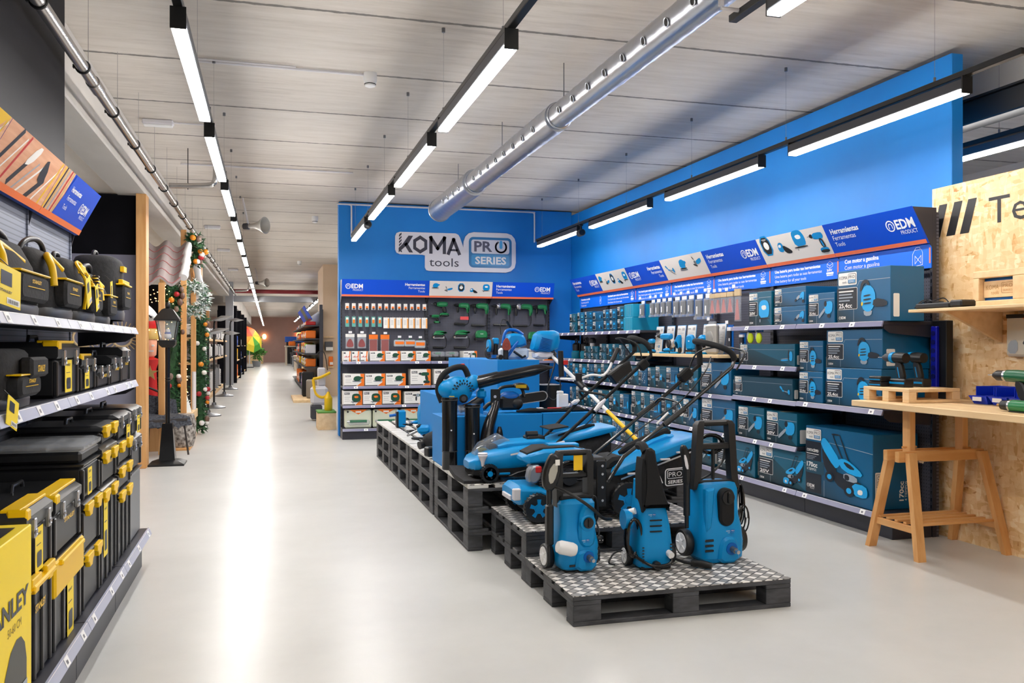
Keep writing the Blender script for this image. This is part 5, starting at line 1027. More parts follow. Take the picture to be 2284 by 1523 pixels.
m_ = MB(); hull(m_, [(.012, .18, .16, 0, 0), (.02, .20, .18, 0, 0), (.06, .232, .205, 0, 0), (.15, .232, .205, 0, 0), (.20, .214, .19, 0, .005), (.25, .20, .175, 0, .008), (.31, .205, .17, 0, .01), (.36, .215, .165, 0, .012), (.378, .19, .14, 0, .015), (.384, .15, .11, 0, .015)], BLUE)
m_.box(-.085, .085, -.07, .08, 0, .02, BLK, .006); m_.obj('body', t)
m_ = MB(); m_.ext(chaikin([(-.005, .13), (.07, .13), (.085, .2), (.07, .36), (-.0, .36), (-.02, .2)], 1), -.112, -.07, BLUE, .014); m_.torus((.034, -.108, .265), (0, 1, 0), .036, .01, BLUE, 22, 8); m_.ext(chaikin([(-.04, .01), (.09, .01), (.075, .1), (.05, .12), (-.01, .12), (-.03, .1)], 1), -.118, -.07, BLUE, .012); m_.obj('front_shell', t)
m_ = MB(); m_.cyl((.034, -.10, .265), (.034, -.122, .265), .028, GBLK, n=20); m_.box(.029, .039, -.13, -.118, .243, .287, BLK, .003); m_.obj('control_knob', t)
m_ = MB(); m_.cyl((.034, -.1, .085), (.034, -.122, .085), .03, BLUED, n=20); m_.cyl((.034, -.12, .085), (.036, -.15, .08), .015, DSILV, n=14); m_.cyl((.036, -.15, .08), (.037, -.175, .077), .010, SILV, n=14); m_.obj('water_outlet', t)
m_ = MB()
for s in (-1, 1): m_.loft([[(s * .09 + a * .5, b_, z) for a, b_ in ((-.036, -.02), (.036, -.02), (.036, .045), (-.036, .045))] for z in (.34, .4, .52, .6)] + [[(s * .078 + a * .4, b_, .638) for a, b_ in ((-.036, -.012), (.036, -.012), (.036, .035), (-.036, .035))]], BLK)
m_.box(-.09, .09, -.015, .04, .612, .64, BLK, .01); m_.box(-.09, .09, -.01, .04, .49, .515, BLK, .006); m_.box(-.095, .095, -.04, .05, .375, .4, MBLK, .008); m_.obj('handle', t)
m_ = MB(); m_.box(-.0, .052, -.0, .004, .53, .612, YEL); m_.obj('yellow_label', t)
m_ = MB(); coil(m_, (0, .03, .535), .06, .035, 4, .006, GBLK, .006); m_.obj('hose_coil', t, smooth=1)
for s in (-1, 1):
    ma, mb_ = MB(), MB(); wheelx(ma, mb_, .066, .04); w_ = ma.obj('wheel', t); w_.location = (s * .135, .055, .067); h_ = mb_.obj('hub', w_)
m_ = MB(); m_.tube([(-.152, -.02, .05), (-.152, -.02, .5)], [.013, .016], BLK, 12); m_.box(-.172, -.132, -.045, .0, .14, .36, BLK, .01); m_.obj('lance', t)
m_ = MB(); m_.ext(chaikin([(-.19, .44), (-.13, .43), (-.09, .52), (-.095, .6), (-.13, .635), (-.16, .62), (-.2, .52)], 1), -.05, -.01, BLK, .01); m_.ext(chaikin([(-.165, .47), (-.135, .48), (-.11, .56), (-.13, .59), (-.17, .54)], 1), -.053, -.045, M('#A9A79C', .4), .002); m_.box(-.13, -.105, -.056, -.05, .57, .6, CARD); m_.obj('spray_gun', t)
m_ = MB(); m_.tube(spline([(-.14, -.03, .46), (-.06, -.11, .42), (.04, -.13, .35), (.13, -.09, .28), (.2, -.04, .26), (.22, .0, .25)], 6), .009, BLK, 8); m_.obj('hose', t, smooth=1)
m_ = MB(); T_ = tr(-.10, -.135, .145) @ roty(math.radians(105)); m_.lathe([(.004, -.058), (.028, -.054), (.036, -.035), (.037, .03), (.03, .05), (.004, .056)], WHITE, 20, T_); m_.obj('detergent_bottle', t, smooth=1)
m_ = MB(); coil(m_, (.125, .0, .31), .018, .07, 5, .005, BLK, .006); m_.tube(spline([(.13, .02, .26), (.15, -.0, .2), (.14, -.02, .17)], 4), .005, BLK, 6); m_.box(.125, .165, -.03, .0, .13, .17, BLK, .006); m_.cyl((.135, -.03, .15), (.135, -.045, .15), .003, SILV, n=6); m_.cyl((.152, -.03, .15), (.152, -.045, .15), .003, SILV, n=6); m_.obj('power_cord', t, smooth=1)
m_ = MB()
for i in range(3): m_.box(.09, .118, -.085, -.04, .05 + i * .03, .062 + i * .03, GBLK, .002)
m_.box(-.07, -.035, -.104, -.098, .035, .047, GBLK, .002); m_.obj('vent_slots', t)
m_ = MB(); F = FR((0, -.1045, 0), (1, 0, 0), (0, 0, 1)); koma(m_, F, .0 - .005, .16, .022, 1, 8, WHITE, BLUED, False); m_.obj('logo_print', t, smooth=0)
# centre washer
t = E('pressure_washer', (2.015, 4.34, GP), 'slim blue pressure washer with black tapered neck, centre of the front pallet', 'pressure washer', None, math.radians(-3))
m_ = MB(); hull(m_, [(.012, .195, .18, 0, 0), (.03, .212, .2, 0, 0), (.12, .208, .195, 0, .0), (.22, .19, .18, 0, .005), (.32, .165, .165, -.006, .01), (.42, .14, .15, -.012, .012), (.47, .118, .14, -.02, .014)], BLUE, p=4)
m_.box(-.085, .085, -.085, .08, 0, .02, BLK, .005); m_.obj('body', t)
m_ = MB(); m_.ext([(-.075, .31), (-.07, .34), (.065, .34), (.075, .31), (.05, .4), (.02, .5), (.0, .58), (-.01, .64), (-.03, .655), (-.055, .65), (-.07, .6), (-.07, .45)][::1], -.1, -.02, MBLK, .012); m_.ext(chaikin([(-.085, .3), (-.055, .33), (-.055, .6), (-.085, .6)], 1), -.095, .02, MBLK, .01); m_.tube(spline([(-.05, -.06, .63), (-.052, -.02, .66), (-.052, .04, .655)], 4), .024, MBLK, 10); m_.obj('neck', t)
m_ = MB()
for i in range(3): m_.box(-.04, .03, -.094, -.086, .262 - i * .03, .27 - i * .03, GBLK, .002)
for i in range(6): m_.box(.075, .09, -.1, -.095, .04 + i * .018, .048 + i * .018, GBLK); m_.box(-.085, -.075, -.1, -.095, .04 + i * .016, .046 + i * .016, GBLK)
m_.obj('vent_slots', t)
m_ = MB(); F = FR((0, -.0905, 0), (1, 0, 0), (0, 0, 1)); koma(m_, F, -.05, .285, .02, 1, 2, WHITE, BLUED, False); m_.obj('logo_print', t, smooth=0)
m_ = MB(); coil(m_, (-.115, -.07, .17), .038, .1, 5, .0075, GBLK, .012); m_.tube(spline([(-.11, -.07, .07), (-.05, -.12, .035), (.03, -.125, .03), (.07, -.12, .045), (.072, -.11, .075)], 6), .009, GBLK, 8); m_.obj('hose', t, smooth=1)
m_ = MB(); m_.cyl((-.16, .0, .26), (-.12, .0, .26), .055, BLUE, n=22); m_.cyl((-.125, -.01, .3), (-.1, -.03, .31), .018, WHITE, n=12); m_.obj('hose_reel', t)
m_ = MB(); m_.cyl((.066, -.09, .088), (.07, -.125, .08), .018, WHITE, n=14); m_.cyl((-.01, -.09, .03), (-.01, -.125, .03), .022, BLK, n=14); m_.obj('water_outlet', t)
for s in (-1, 1):
    ma, mb_ = MB(), MB(); wheelx(ma, mb_, .055, .035); w_ = ma.obj('wheel', t); w_.location = (s * .125, .03, .056); mb_.obj('hub', w_)
m_ = MB(); m_.tube([(.1, -.0, .045), (.17, -.07, .025), (.2, -.09, .022)], .008, BLK, 8); m_.tube([(.2, -.09, .024), (.25, -.125, .024), (.29, -.155, .02)], [.018, .022, .017], BLK, 12); m_.obj('lance_nozzle', t)
m_ = MB(); m_.tube(spline([(-.2, .02, .01), (-.24, .0, .03), (-.2, .03, .07), (-.14, .05, .08)], 5), .005, BLK, 6); m_.tube(spline([(.11, .02, .14), (.14, .02, .06), (.12, .0, .01), (.1, -.02, .01)], 5), .005, BLK, 6); m_.obj('power_cord', t, smooth=1)
# right washer
t = E('pressure_washer', (2.425, 4.38, GP), 'largest blue pressure washer with tall handle and black oval panel, right', 'pressure washer', None, math.radians(2))
m_ = MB(); hull(m_, [(.004, .22, .2, 0, 0), (.03, .27, .235, 0, 0), (.12, .278, .24, 0, 0), (.2, .268, .225, 0, .005), (.26, .245, .205, 0, .01), (.34, .242, .19, 0, .012), (.40, .25, .18, 0, .014), (.432, .23, .16, 0, .016), (.44, .18, .12, 0, .018)], BLUE, p=4.5); m_.obj('body', t)
m_ = MB(); m_.ext(chaikin([(-.05, .005), (.09, .005), (.08, .1), (.06, .15), (-.01, .15), (-.04, .1)], 1), -.135, -.08, BLUE, .014); m_.ext([(-.11, .17), (-.075, .2), (-.055, .42), (-.11, .41)], -.108, -.06, BLUE, .01); m_.obj('front_shell', t)
m_ = MB(); m_.ext(rrect(-.03, .062, .205, .415, .045, 6), -.12, -.07, MBLK, .01); m_.cyl((.016, -.11, .365), (.016, -.128, .365), .038, GBLK, n=22); m_.box(.01, .022, -.138, -.126, .335, .395, BLK, .004); m_.obj('control_panel', t)
m_ = MB(); m_.cyl((.03, -.12, .085), (.03, -.14, .085), .034, BLUED, n=20); m_.cyl((.03, -.138, .085), (.034, -.17, .08), .016, DSILV, n=14); m_.cyl((.034, -.17, .08), (.036, -.195, .077), .011, SILV, n=14); m_.obj('water_outlet', t)
m_ = MB()
for s in (-1, 1): m_.loft([[(s * k + a * .5, b_, z) for a, b_ in ((-.042, -.025), (.042, -.025), (.042, .03), (-.042, .03))] for k, z in ((.125, .4), (.115, .5), (.105, .66), (.098, .76))] + [[(s * .088 + a * .4, b_, .782) for a, b_ in ((-.04, -.018), (.04, -.018), (.04, .022), (-.04, .022))]], BLK)
m_.box(-.1, .1, -.02, .025, .752, .785, BLK, .01); m_.box(-.1, .1, -.02, .02, .62, .655, BLK, .006); m_.box(-.115, .115, -.03, .03, .43, .445, MBLK, .006); m_.box(-.015, .0, -.01, .01, .45, .62, BLK, .003); m_.obj('handle', t)
m_ = MB(); coil(m_, (-.01, .01, .65), .075, .05, 4, .007, GBLK, .006); m_.tube(spline([(.08, .02, .62), (.07, .03, .54), (.0, .03, .48), (-.07, .02, .45)], 5), .006, BLK, 6); m_.obj('hose_coil', t, smooth=1)
for s in (-1, 1):
    ma, mb_ = MB(), MB(); wheelx(ma, mb_, .075, .045); w_ = ma.obj('wheel', t); w_.location = (s * .17, .03, .098); mb_.obj('hub', w_)
m_ = MB(); m_.tube([(-.185, -.02, .19), (-.185, -.02, .3)], .012, BLK, 12); m_.tube([(-.185, -.02, .26), (-.185, -.02, .52)], .019, BLK, 14); m_.obj('lance', t)
m_ = MB(); m_.ext(chaikin([(-.205, .42), (-.165, .42), (-.165, .58), (-.19, .65), (-.215, .655), (-.225, .62), (-.205, .55)], 1), -.04, .0, BLK, .01); m_.ext(chaikin([(-.2, .52), (-.18, .52), (-.2, .6), (-.215, .6)], 1), -.043, -.036, OFFW, .002); m_.obj('spray_gun', t)
m_ = MB(); coil(m_, (.165, -.01, .3), .022, .11, 6, .0045, GBLK, .006, skew=.01); coil(m_, (.18, -.02, .22), .03, .07, 3, .0045, GBLK, .008, skew=.012); m_.obj('power_cord', t, smooth=1)
m_ = MB()
for i in range(3): m_.box(-.125, -.07, -.119, -.112, .07 + i * .028, .084 + i * .028, GBLK, .003); m_.box(.115, .142, -.08, -.05, .07 + i * .03, .082 + i * .03, GBLK, .002)
m_.obj('vent_slots', t)
m_ = MB(); F = FR((0, -.1185, 0), (1, 0, 0), (0, 0, 1)); koma(m_, F, -.0, .165, .026, 1, 4, WHITE, BLUED, False); m_.obj('logo_print', t, smooth=0)
# ================================================================== MOWERS
def xsect(x, w, z0, z1, n=24, p=4, dy=0):
    zc, hh = (z0 + z1) / 2, (z1 - z0) / 2; o = []
    for i in range(n): a = 2 * PI * i / n; c, s = math.cos(a), math.sin(a); o.append((x, dy + w / 2 * math.copysign(abs(c) ** (2 / p), c), zc + hh * math.copysign(abs(s) ** (2 / p), s)))
    return o
def mwheel(t, x, y, z, r_, wd, star):
    T_ = Matrix.Rotation(PI / 2, 4, 'X'); m_ = MB(); m_.lathe([(r_ * .7, -wd / 2), (r_ * .94, -wd / 2), (r_, -wd * .3), (r_, wd * .3), (r_ * .94, wd / 2), (r_ * .7, wd / 2)], BLK, 32, T_)
    for i in range(24): a = 2 * PI * i / 24; m_.box(-.004, .004, -wd * .45, wd * .45, r_ - .002, r_ + .003, BLK, 0, roty(a))
    m_.cyl((0, -wd * .3, 0), (0, wd * .3, 0), r_ * .72, MBLK, n=28); w_ = m_.obj('wheel', t); w_.location = (x, y, z); m_ = MB()
    if star:
        p = []
        for i in range(5):
            a = 2 * PI * i / 5 + .3
            for da, rr in ((-.32, .34), (-.22, .66), (.22, .66), (.32, .34)): p.append((r_ * rr * math.cos(a + da), r_ * rr * math.sin(a + da)))
        for s in (-1, 1): m_.ext(p, s * wd * .36, s * wd * .54, BLUE, .002); m_.cyl((0, s * wd * .5, 0), (0, s * wd * .62, 0), r_ * .22, BLUE, n=14)
    else:
        for s in (-1, 1):
            m_.cyl((0, s * wd * .3, 0), (0, s * wd * .5, 0), r_ * .72, BLUED, n=28)
            for i in range(5): a = 2 * PI * i / 5; m_.cyl((math.cos(a) * r_ * .45, s * wd * .49, math.sin(a) * r_ * .45), (math.cos(a) * r_ * .45, s * wd * .53, math.sin(a) * r_ * .45), r_ * .13, CK, n=4)
            m_.cyl((0, s * wd * .5, 0), (0, s * wd * .58, 0), r_ * .3, BLUE, n=14)
    m_.obj('hub', w_)
# electric mower
X0, Y0, Z0 = 1.30, 5.76, .4385
t = E('lawn_mower', (X0, Y0, Z0), 'blue battery lawn mower with clear battery lid, behind the petrol one', 'lawn mower')
m_ = MB(); m_.loft([xsect(.0, .18, .08, .13), xsect(.03, .3, .07, .16), xsect(.12, .36, .065, .2), xsect(.3, .38, .07, .235), xsect(.5, .38, .08, .245), xsect(.6, .34, .1, .24)], BLUE); m_.loft([xsect(.2, .2, .2, .24), xsect(.26, .24, .2, .262), xsect(.5, .24, .2, .272), xsect(.58, .2, .2, .26)], BLUE); m_.obj('deck_shell', t)
m_ = MB(); m_.loft([xsect(.02, .26, .03, .1), xsect(.1, .35, .02, .11), xsect(.55, .36, .02, .12), xsect(.62, .3, .04, .12)], MBLK); m_.ext(chaikin([(.22, .03), (.34, .08), (.46, .08), (.5, .03)], 1), -.2, -.17, BLK, .006); m_.box(.17, .26, -.192, -.185, .05, .065, BLUE, .003); m_.obj('underbody', t)
m_ = MB(); m_.loft([xsect(.05, .13, .13, .19), xsect(.09, .15, .14, .25), xsect(.22, .16, .2, .31), xsect(.29, .15, .24, .27)], SMOKE); m_.obj('battery_lid', t)
m_ = MB(); m_.box(.09, .14, -.04, .04, .15, .21, M('#7A7A2A', .5), .006); m_.box(.15, .22, -.05, .05, .19, .24, BLK, .006); m_.obj('battery', t)
m_ = MB(); m_.lathe([(.03, .03), (.034, .026), (.03, .018), (.034, .012), (.028, .0), (.014, -.03), (.01, -.06)], OFFW, 18, tr(.075, -.17, .17)); m_.obj('front_knob', t)
m_ = MB(); F = FR((.26, -.1925, .15), (1, 0, .16), (0, -.12, 1)); m_.fp(F, [(0, .02), (.06, .02), (.1, .055), (.24, .055), (.27, .035), (.16, .015)], CK, 1); m_.fr(F, .0, .06, .028, .04, CARD, 2); m_.ft(F, '20V', .16, .036, .014, CARD, 2, True); m_.obj('logo_print', t, smooth=0)
m_ = MB(); m_.box(.42, .55, -.06, .06, .25, .29, BLK, .01); m_.cyl((.42, -.03, .3), (.5, -.03, .3), .022, BLK, n=14); m_.obj('handle_mount', t); m_ = MB(); m_.cyl((.56, .17, .245), (.56, .2, .245), .03, BLK, n=16); m_.obj('pivot_knob', t); m_ = MB(); m_.cyl((.56, -.2, .22), (.56, -.17, .22), .035, BLK, n=16); m_.obj('pivot_knob', t)
m_ = MB(); m_.loft([xsect(.54, .28, .05, .24), xsect(.62, .36, .05, .27), xsect(.9, .38, .1, .31), xsect(1.0, .34, .14, .33)], FAB, p_ := True) if False else m_.loft([xsect(.58, .28, .06, .22), xsect(.64, .35, .06, .245), xsect(.9, .37, .11, .29), xsect(1.0, .33, .15, .31)], FAB); b1 = m_.obj('grass_bag', t)
m_ = MB(); m_.loft([xsect(.56, .24, .215, .25), xsect(.66, .37, .235, .28), xsect(.92, .39, .285, .345), xsect(1.03, .35, .31, .355), xsect(1.045, .3, .31, .345)], BLUE); m_.tube([(.66, -.02, .28), (.72, -.02, .295), (.88, -.02, .345), (.93, -.02, .352)], [.01, .016, .016, .008], MBLK, 8); m_.box(.6, .74, -.12, .12, .262, .272, MBLK, .004, roty(-.12)); m_.obj('bag_lid', b1)
m_ = MB(); NT = [(1.875, 5.57, .675), (2.228, 5.57, .975), (2.555, 5.57, 1.255), (2.59, 5.57, 1.285), (2.588, 5.58, 1.33)]; FT = [(1.905, 5.95, .672), (2.213, 5.95, .969), (2.6, 5.95, 1.283), (2.63, 5.95, 1.31)]
off = Vector((-X0, -Y0, -Z0)); m_.tube([Vector(p) + off for p in NT], .0115, MBLK, 10); m_.obj('handle_tube', t); m_ = MB(); m_.tube([Vector(p) + off for p in FT], .0115, MBLK, 10); m_.obj('handle_tube', t)
m_ = MB(); m_.tube(spline([Vector(p) + off for p in [(2.588, 5.575, 1.33), (2.56, 5.6, 1.375), (2.52, 5.68, 1.405), (2.53, 5.8, 1.41), (2.575, 5.9, 1.40), (2.63, 5.95, 1.36), (2.63, 5.95, 1.31)]], 5), .019, MBLK, 10); m_.obj('grip', t, smooth=1)
m_ = MB(); m_.tube(spline([Vector(p) + off for p in [(2.60, 5.93, 1.28), (2.50, 5.9, 1.39), (2.44, 5.85, 1.405), (2.44, 5.7, 1.405), (2.5, 5.6, 1.36), (2.53, 5.59, 1.26)]], 5), .005, BLK, 6); m_.obj('bail_lever', t, smooth=1)
m_ = MB(); m_.ext([(.0, 0), (.1, .07), (.17, .1), (.19, .03), (.06, -.07)], -.04, .04, BLK, .01, tr(2.39 - X0, 5.9 - Y0, 1.14 - Z0)); m_.obj('switch_box', t); m_ = MB(); m_.box(-.035, .035, -.025, .025, -.03, .03, MBLK, .006, tr(2.53 - X0, 5.57 - Y0, 1.22 - Z0) @ roty(-.7)); m_.obj('cable_clip', t)
m_ = MB(); m_.tube(spline([Vector(p) + off for p in [(2.22, 5.95, .98), (2.19, 5.93, 1.02), (2.2, 5.8, 1.02), (2.25, 5.6, 1.01), (2.25, 5.57, .99)]], 4), .009, MBLK, 8); m_.obj('cross_bar', t, smooth=1)
for p, q in (((2.16, 5.555, .905), (2.24, 5.555, .985)), ((1.84, 5.555, .655), (1.94, 5.555, .70)), ((2.13, 5.94, .93), (2.19, 5.94, .955))):
    m_ = MB(); m_.tube([Vector(p) + off, (Vector(p) + Vector(q)) / 2 + off, Vector(q) + off], [.012, .02, .008], OFFW, 8); m_.obj('quick_clamp', t)
m_ = MB(); m_.tube(spline([Vector(p) + off for p in [(1.95, 5.95, .72), (2.1, 5.8, .74), (2.17, 5.6, .86), (2.25, 5.57, .99), (2.5, 5.62, 1.2)]], 6), .004, BLK, 6); m_.obj('cable', t, smooth=1)
for x, y, r_ in ((.115, -.195, .062), (.115, .195, .062), (.6, -.19, .075), (.6, .19, .075)): mwheel(t, x, y, r_ + .001, r_, .04, False)
# petrol mower
X0, Y0, Z0 = 1.42, 5.13, .2945
t = E('lawn_mower', (X0, Y0, Z0), 'petrol lawn mower with star wheels and large grass bag, behind the washers', 'lawn mower')
m_ = MB(); m_.loft([xsect(.0, .26, .12, .19), xsect(.04, .34, .09, .215), xsect(.16, .38, .09, .21), xsect(.24, .4, .08, .17)], BLUE); m_.box(-.012, .01, -.09, .09, .12, .15, OFFW, .004); m_.box(-.01, .04, -.165, -.13, .13, .2, OFFW, .006); m_.obj('front_shell', t)
m_ = MB(); m_.loft([xsect(.1, .36, .04, .15), xsect(.22, .42, .03, .2), xsect(.5, .44, .03, .24), xsect(.7, .42, .05, .22), xsect(.76, .3, .08, .2)], MBLK); m_.obj('deck', t)
m_ = MB(); m_.box(.15, .45, -.12, .12, .18, .32, BLK, .02)
for i in range(7): m_.box(.16, .44, -.14, -.12, .2 + i * .016, .208 + i * .016, DGREY, .002)
m_.cyl((.34, -.14, .26), (.34, -.19, .26), .05, BLK, n=18); m_.cyl((.5, 0, .22), (.5, 0, .4), .05, DGREY, n=16); m_.box(.46, .62, -.1, .08, .22, .36, BLK, .015); m_.cyl((.4, -.15, .33), (.46, -.17, .35), .02, SILV, n=10); m_.obj('engine', t)
m_ = MB(); m_.ext(chaikin([(.08, .24), (.13, .22), (.17, .26), (.17, .34), (.1, .33)], 1), -.16, -.08, M('#8F949C', .35, .5), .01); m_.box(.13, .17, -.165, -.1, .29, .33, RED, .006); m_.obj('fuel_tank', t)
m_ = MB(); m_.loft([xsect(.075, .12, .355, .375), xsect(.11, .24, .335, .4), xsect(.2, .28, .335, .43), xsect(.4, .28, .335, .435), xsect(.5, .24, .335, .41), xsect(.53, .18, .34, .385)], BLUE); m_.loft([xsect(.1, .16, .39, .405), xsect(.18, .2, .41, .438), xsect(.4, .2, .425, .442), xsect(.47, .16, .4, .42)], MBLK); m_.loft([xsect(.25, .1, .43, .45), xsect(.45, .1, .42, .448)], BLUE); m_.obj('engine_cover', t)
m_ = MB(); m_.loft([xsect(.6, .3, .14, .3), xsect(.72, .4, .12, .32), xsect(1.0, .42, .14, .41), xsect(1.16, .38, .17, .45)], FAB); F = FR((.7, -.2135, .12), (1, 0, .06), (0, 0, 1)); m_.ft(F, 'KOMA', .06, .07, .045, WHITE, 3, True); koma(m_, F, .06, .06, .09, 1, 3, WHITE, FAB, False, tools=False) if False else None
o = rrect(.26, .4, .045, .155, .02); m_.fp(F, o, WHITE, 2); m_.fp(F, inset(o, .007), FAB, 3); o2 = rrect(.275, .385, .09, .145, .012); m_.fp(F, o2, WHITE, 4); m_.fp(F, inset(o2, .004), FAB, 5); m_.ft(F, 'PRO', .285, .102, .03, WHITE, 6, w=.09); m_.ft(F, 'SERIES', .28, .06, .02, WHITE, 6, True, w=.1); bg = m_.obj('grass_bag', t)
m_ = MB(); m_.loft([xsect(.62, .3, .235, .285), xsect(.68, .43, .25, .33), xsect(.95, .46, .33, .43), xsect(1.15, .44, .40, .49), xsect(1.235, .36, .43, .49), xsect(1.245, .3, .44, .48)], BLUE); m_.ext(chaikin([(.72, .3), (1.08, .44), (1.12, .485), (1.02, .49), (.75, .36)], 1), -.06, .06, CYAN, .012); m_.tube([(.74, 0, .372), (.8, 0, .40), (1.0, 0, .475), (1.08, 0, .497), (1.1, 0, .49)], [.012, .03, .034, .03, .012], MBLK, 10)
for i in range(5): m_.box(.7 + i * .11, .765 + i * .11, -.241, -.226, .268 + i * .04, .279 + i * .04, OFFW, .002, None)
m_.ext([(.66, .235), (1.16, .395), (1.16, .405), (.66, .245)], -.226, -.222, SILV); m_.ext(chaikin([(.58, .27), (.72, .3), (.74, .37), (.62, .36)], 1), -.13, .13, MBLK, .02); m_.obj('bag_lid', bg)
off = Vector((-X0, -Y0, -Z0)); NT = [(1.99, 4.9, .52), (2.095, 4.9, .672), (2.48, 4.9, .943), (2.84, 4.9, 1.218), (2.86, 4.9, 1.27)]; FT = [(2.0, 5.36, .55), (2.09, 5.36, .64), (2.52, 5.36, .957), (2.86, 5.36, 1.225)]
for q in (NT, FT): m_ = MB(); m_.tube([Vector(p) + off for p in q], .012, GBLK, 10); m_.obj('handle_tube', t)
m_ = MB(); m_.tube([Vector((2.36, 4.885, .862)) + off, Vector((2.50, 4.885, .96)) + off], .018, BLK, 10); m_.cyl(Vector((2.47, 4.87, .93)) + off, Vector((2.47, 4.89, .93)) + off, .015, WHITE, n=10); m_.obj('handle_joint', t); m_ = MB(); m_.tube([Vector((2.40, 5.37, .875)) + off, Vector((2.54, 5.37, .97)) + off], .018, BLK, 10); m_.obj('handle_joint', t)
m_ = MB(); m_.tube(spline([Vector(p) + off for p in [(2.86, 4.9, 1.26), (2.84, 4.91, 1.31), (2.79, 4.95, 1.345), (2.75, 5.1, 1.375), (2.78, 5.28, 1.385), (2.85, 5.36, 1.36), (2.86, 5.36, 1.22)]], 5), .02, MBLK, 10); m_.obj('grip', t, smooth=1)
m_ = MB(); m_.tube(spline([Vector(p) + off for p in [(2.86, 4.88, 1.2), (2.93, 4.9, 1.3), (2.92, 4.95, 1.33), (2.85, 5.1, 1.345), (2.8, 5.3, 1.3), (2.76, 5.36, 1.14)]], 5), .006, BLK, 6); m_.obj('bail_lever', t, smooth=1)
m_ = MB(); m_.box(-.05, .05, -.03, .03, -.03, .04, MBLK, .01, tr(2.75 - X0, 5.36 - Y0, 1.15 - Z0) @ roty(-.7)); m_.obj('throttle_box', t)
m_ = MB(); m_.tube(spline([Vector(p) + off for p in [(2.52, 5.35, .97), (2.54, 5.3, 1.0), (2.56, 5.1, .985), (2.5, 4.92, .955)]], 4), .008, GBLK, 8); m_.obj('cross_bar', t, smooth=1)
m_ = MB(); m_.tube(spline([Vector(p) + off for p in [(2.0, 4.93, .68), (2.25, 4.93, .86), (2.5, 4.95, 1.0), (2.7, 5.0, 1.18), (2.8, 5.1, 1.28)]], 6), .004, BLK, 6); m_.tube([Vector((2.33, 4.93, .865)) + off, Vector((2.41, 4.93, .935)) + off], .008, WHITE, 8); m_.obj('pull_cord', t, smooth=1)
m_ = MB(); m_.box(.5, .56, .215, .235, .08, .36, BLK, .004); m_.obj('handle_bracket', t); m_ = MB(); m_.box(.5, .56, -.235, -.215, .08, .36, BLK, .004)
for z in (.12, .2, .28, .33): m_.cyl((.53, -.24, z), (.53, -.248, z), .008, SILV, n=8)
m_.obj('handle_bracket', t)
for x, y, r_ in ((.125, -.225, .087), (.125, .2, .087), (.7, -.235, .112), (.7, .225, .112)): mwheel(t, x, y, r_ + .003, r_, .045, True)
# ================================================================== BLOWER, TUBES, CHAINSAW, BRUSH CUTTER, SMALL TOOLS
t = E('leaf_blower', (1.42, 6.62, .813), 'blue leaf blower with long black nozzle lying on the low plinths', 'leaf blower')
m_ = MB(); m_.ell((0, 0, .19), (.125, .1, .115), BLUE, 22, 14); m_.ell((-.06, .0, .2), (.1, .09, .08), BLUE, 18, 10); m_.ext(chaikin([(.02, .22), (.1, .31), (.16, .31), (.2, .24), (.1, .16)], 1), -.06, .05, BLUE, .02); m_.obj('housing', t, smooth=1)
m_ = MB()
for i in range(9):
    for s in (0, 1): a = math.radians(i * 20 + 8 * s); m_.box(.05 + .022 * s, .066 + .022 * s, -.104 + .008 * s, -.098 + .008 * s, -.005, .005, GBLK, 0, tr(.03, 0, .19) @ roty(-a))
m_.cyl((.03, -.09, .13), (.03, -.108, .13), .034, GBLK, n=20); m_.cyl((.03, -.106, .13), (.03, -.112, .13), .02, DGREY, n=16); m_.obj('fan_grille', t)
m_ = MB(); m_.tube(spline([(-.12, -.0, .1), (-.15, 0, .2), (-.12, 0, .3), (-.04, 0, .36), (.05, 0, .37), (.09, 0, .3)], 6), .024, MBLK, 12); m_.box(.03, .06, -.012, .012, .385, .4, RED, .004); m_.obj('handle', t, smooth=1)
m_ = MB(); m_.tube([(.16, -.02, .25), (.32, -.05, .29), (.33, -.05, .29), (.6, -.1, .345), (.66, -.11, .36), (.75, -.125, .37)], [.052, .049, .045, .043, .036, .006], GBLK, 20); m_.obj('nozzle', t)
m_ = MB(); m_.ell((0, -.02, .04), (.09, .06, .04), CLEAR, 16, 8); m_.box(-.08, -.04, -.09, -.085, .06, .15, YEL); m_.obj('fuel_tank', t)
m_ = MB(); m_.tube([(.02, .0, .04), (.1, 0, .06), (.2, .02, .12)], [.03, .035, .035], BLK, 14); m_.box(.16, .235, -.03, .05, .12, .2, BLUE, .02); m_.obj('motor', t)
for nm, x, z1, lab in (('blower_tube', 1.296, .535, 'tall black plastic tube standing at the plinth corner'), ('blower_tube', 1.468, .48, 'shorter black plastic tube beside the tall one')):
    t = E(nm, (x, 6.3, .434), lab, 'tube'); m_ = MB(); m_.lathe([(.056, 0), (.058, .01), (.056, .13), (.058, .135), (.056, .14), (.058, z1 - .03), (.062, z1 - .01), (.06, z1)], GBLK, 28); m_.obj('tube_body', t)
    m_ = MB(); m_.torus((0, 0, z1 - .02), (0, 0, 1), .06, .005, BLK, 24); m_.torus((0, 0, .135), (0, 0, 1), .0575, .003, BLK, 24); m_.cyl((.0, -.056, z1 * .55), (0, -.062, z1 * .55), .006, OFFW, n=8); m_.obj('collar', t)
t = E('curved_nozzle', (1.6, 6.27, .434), 'curved black plastic nozzle leaning beside the two tubes', 'nozzle')
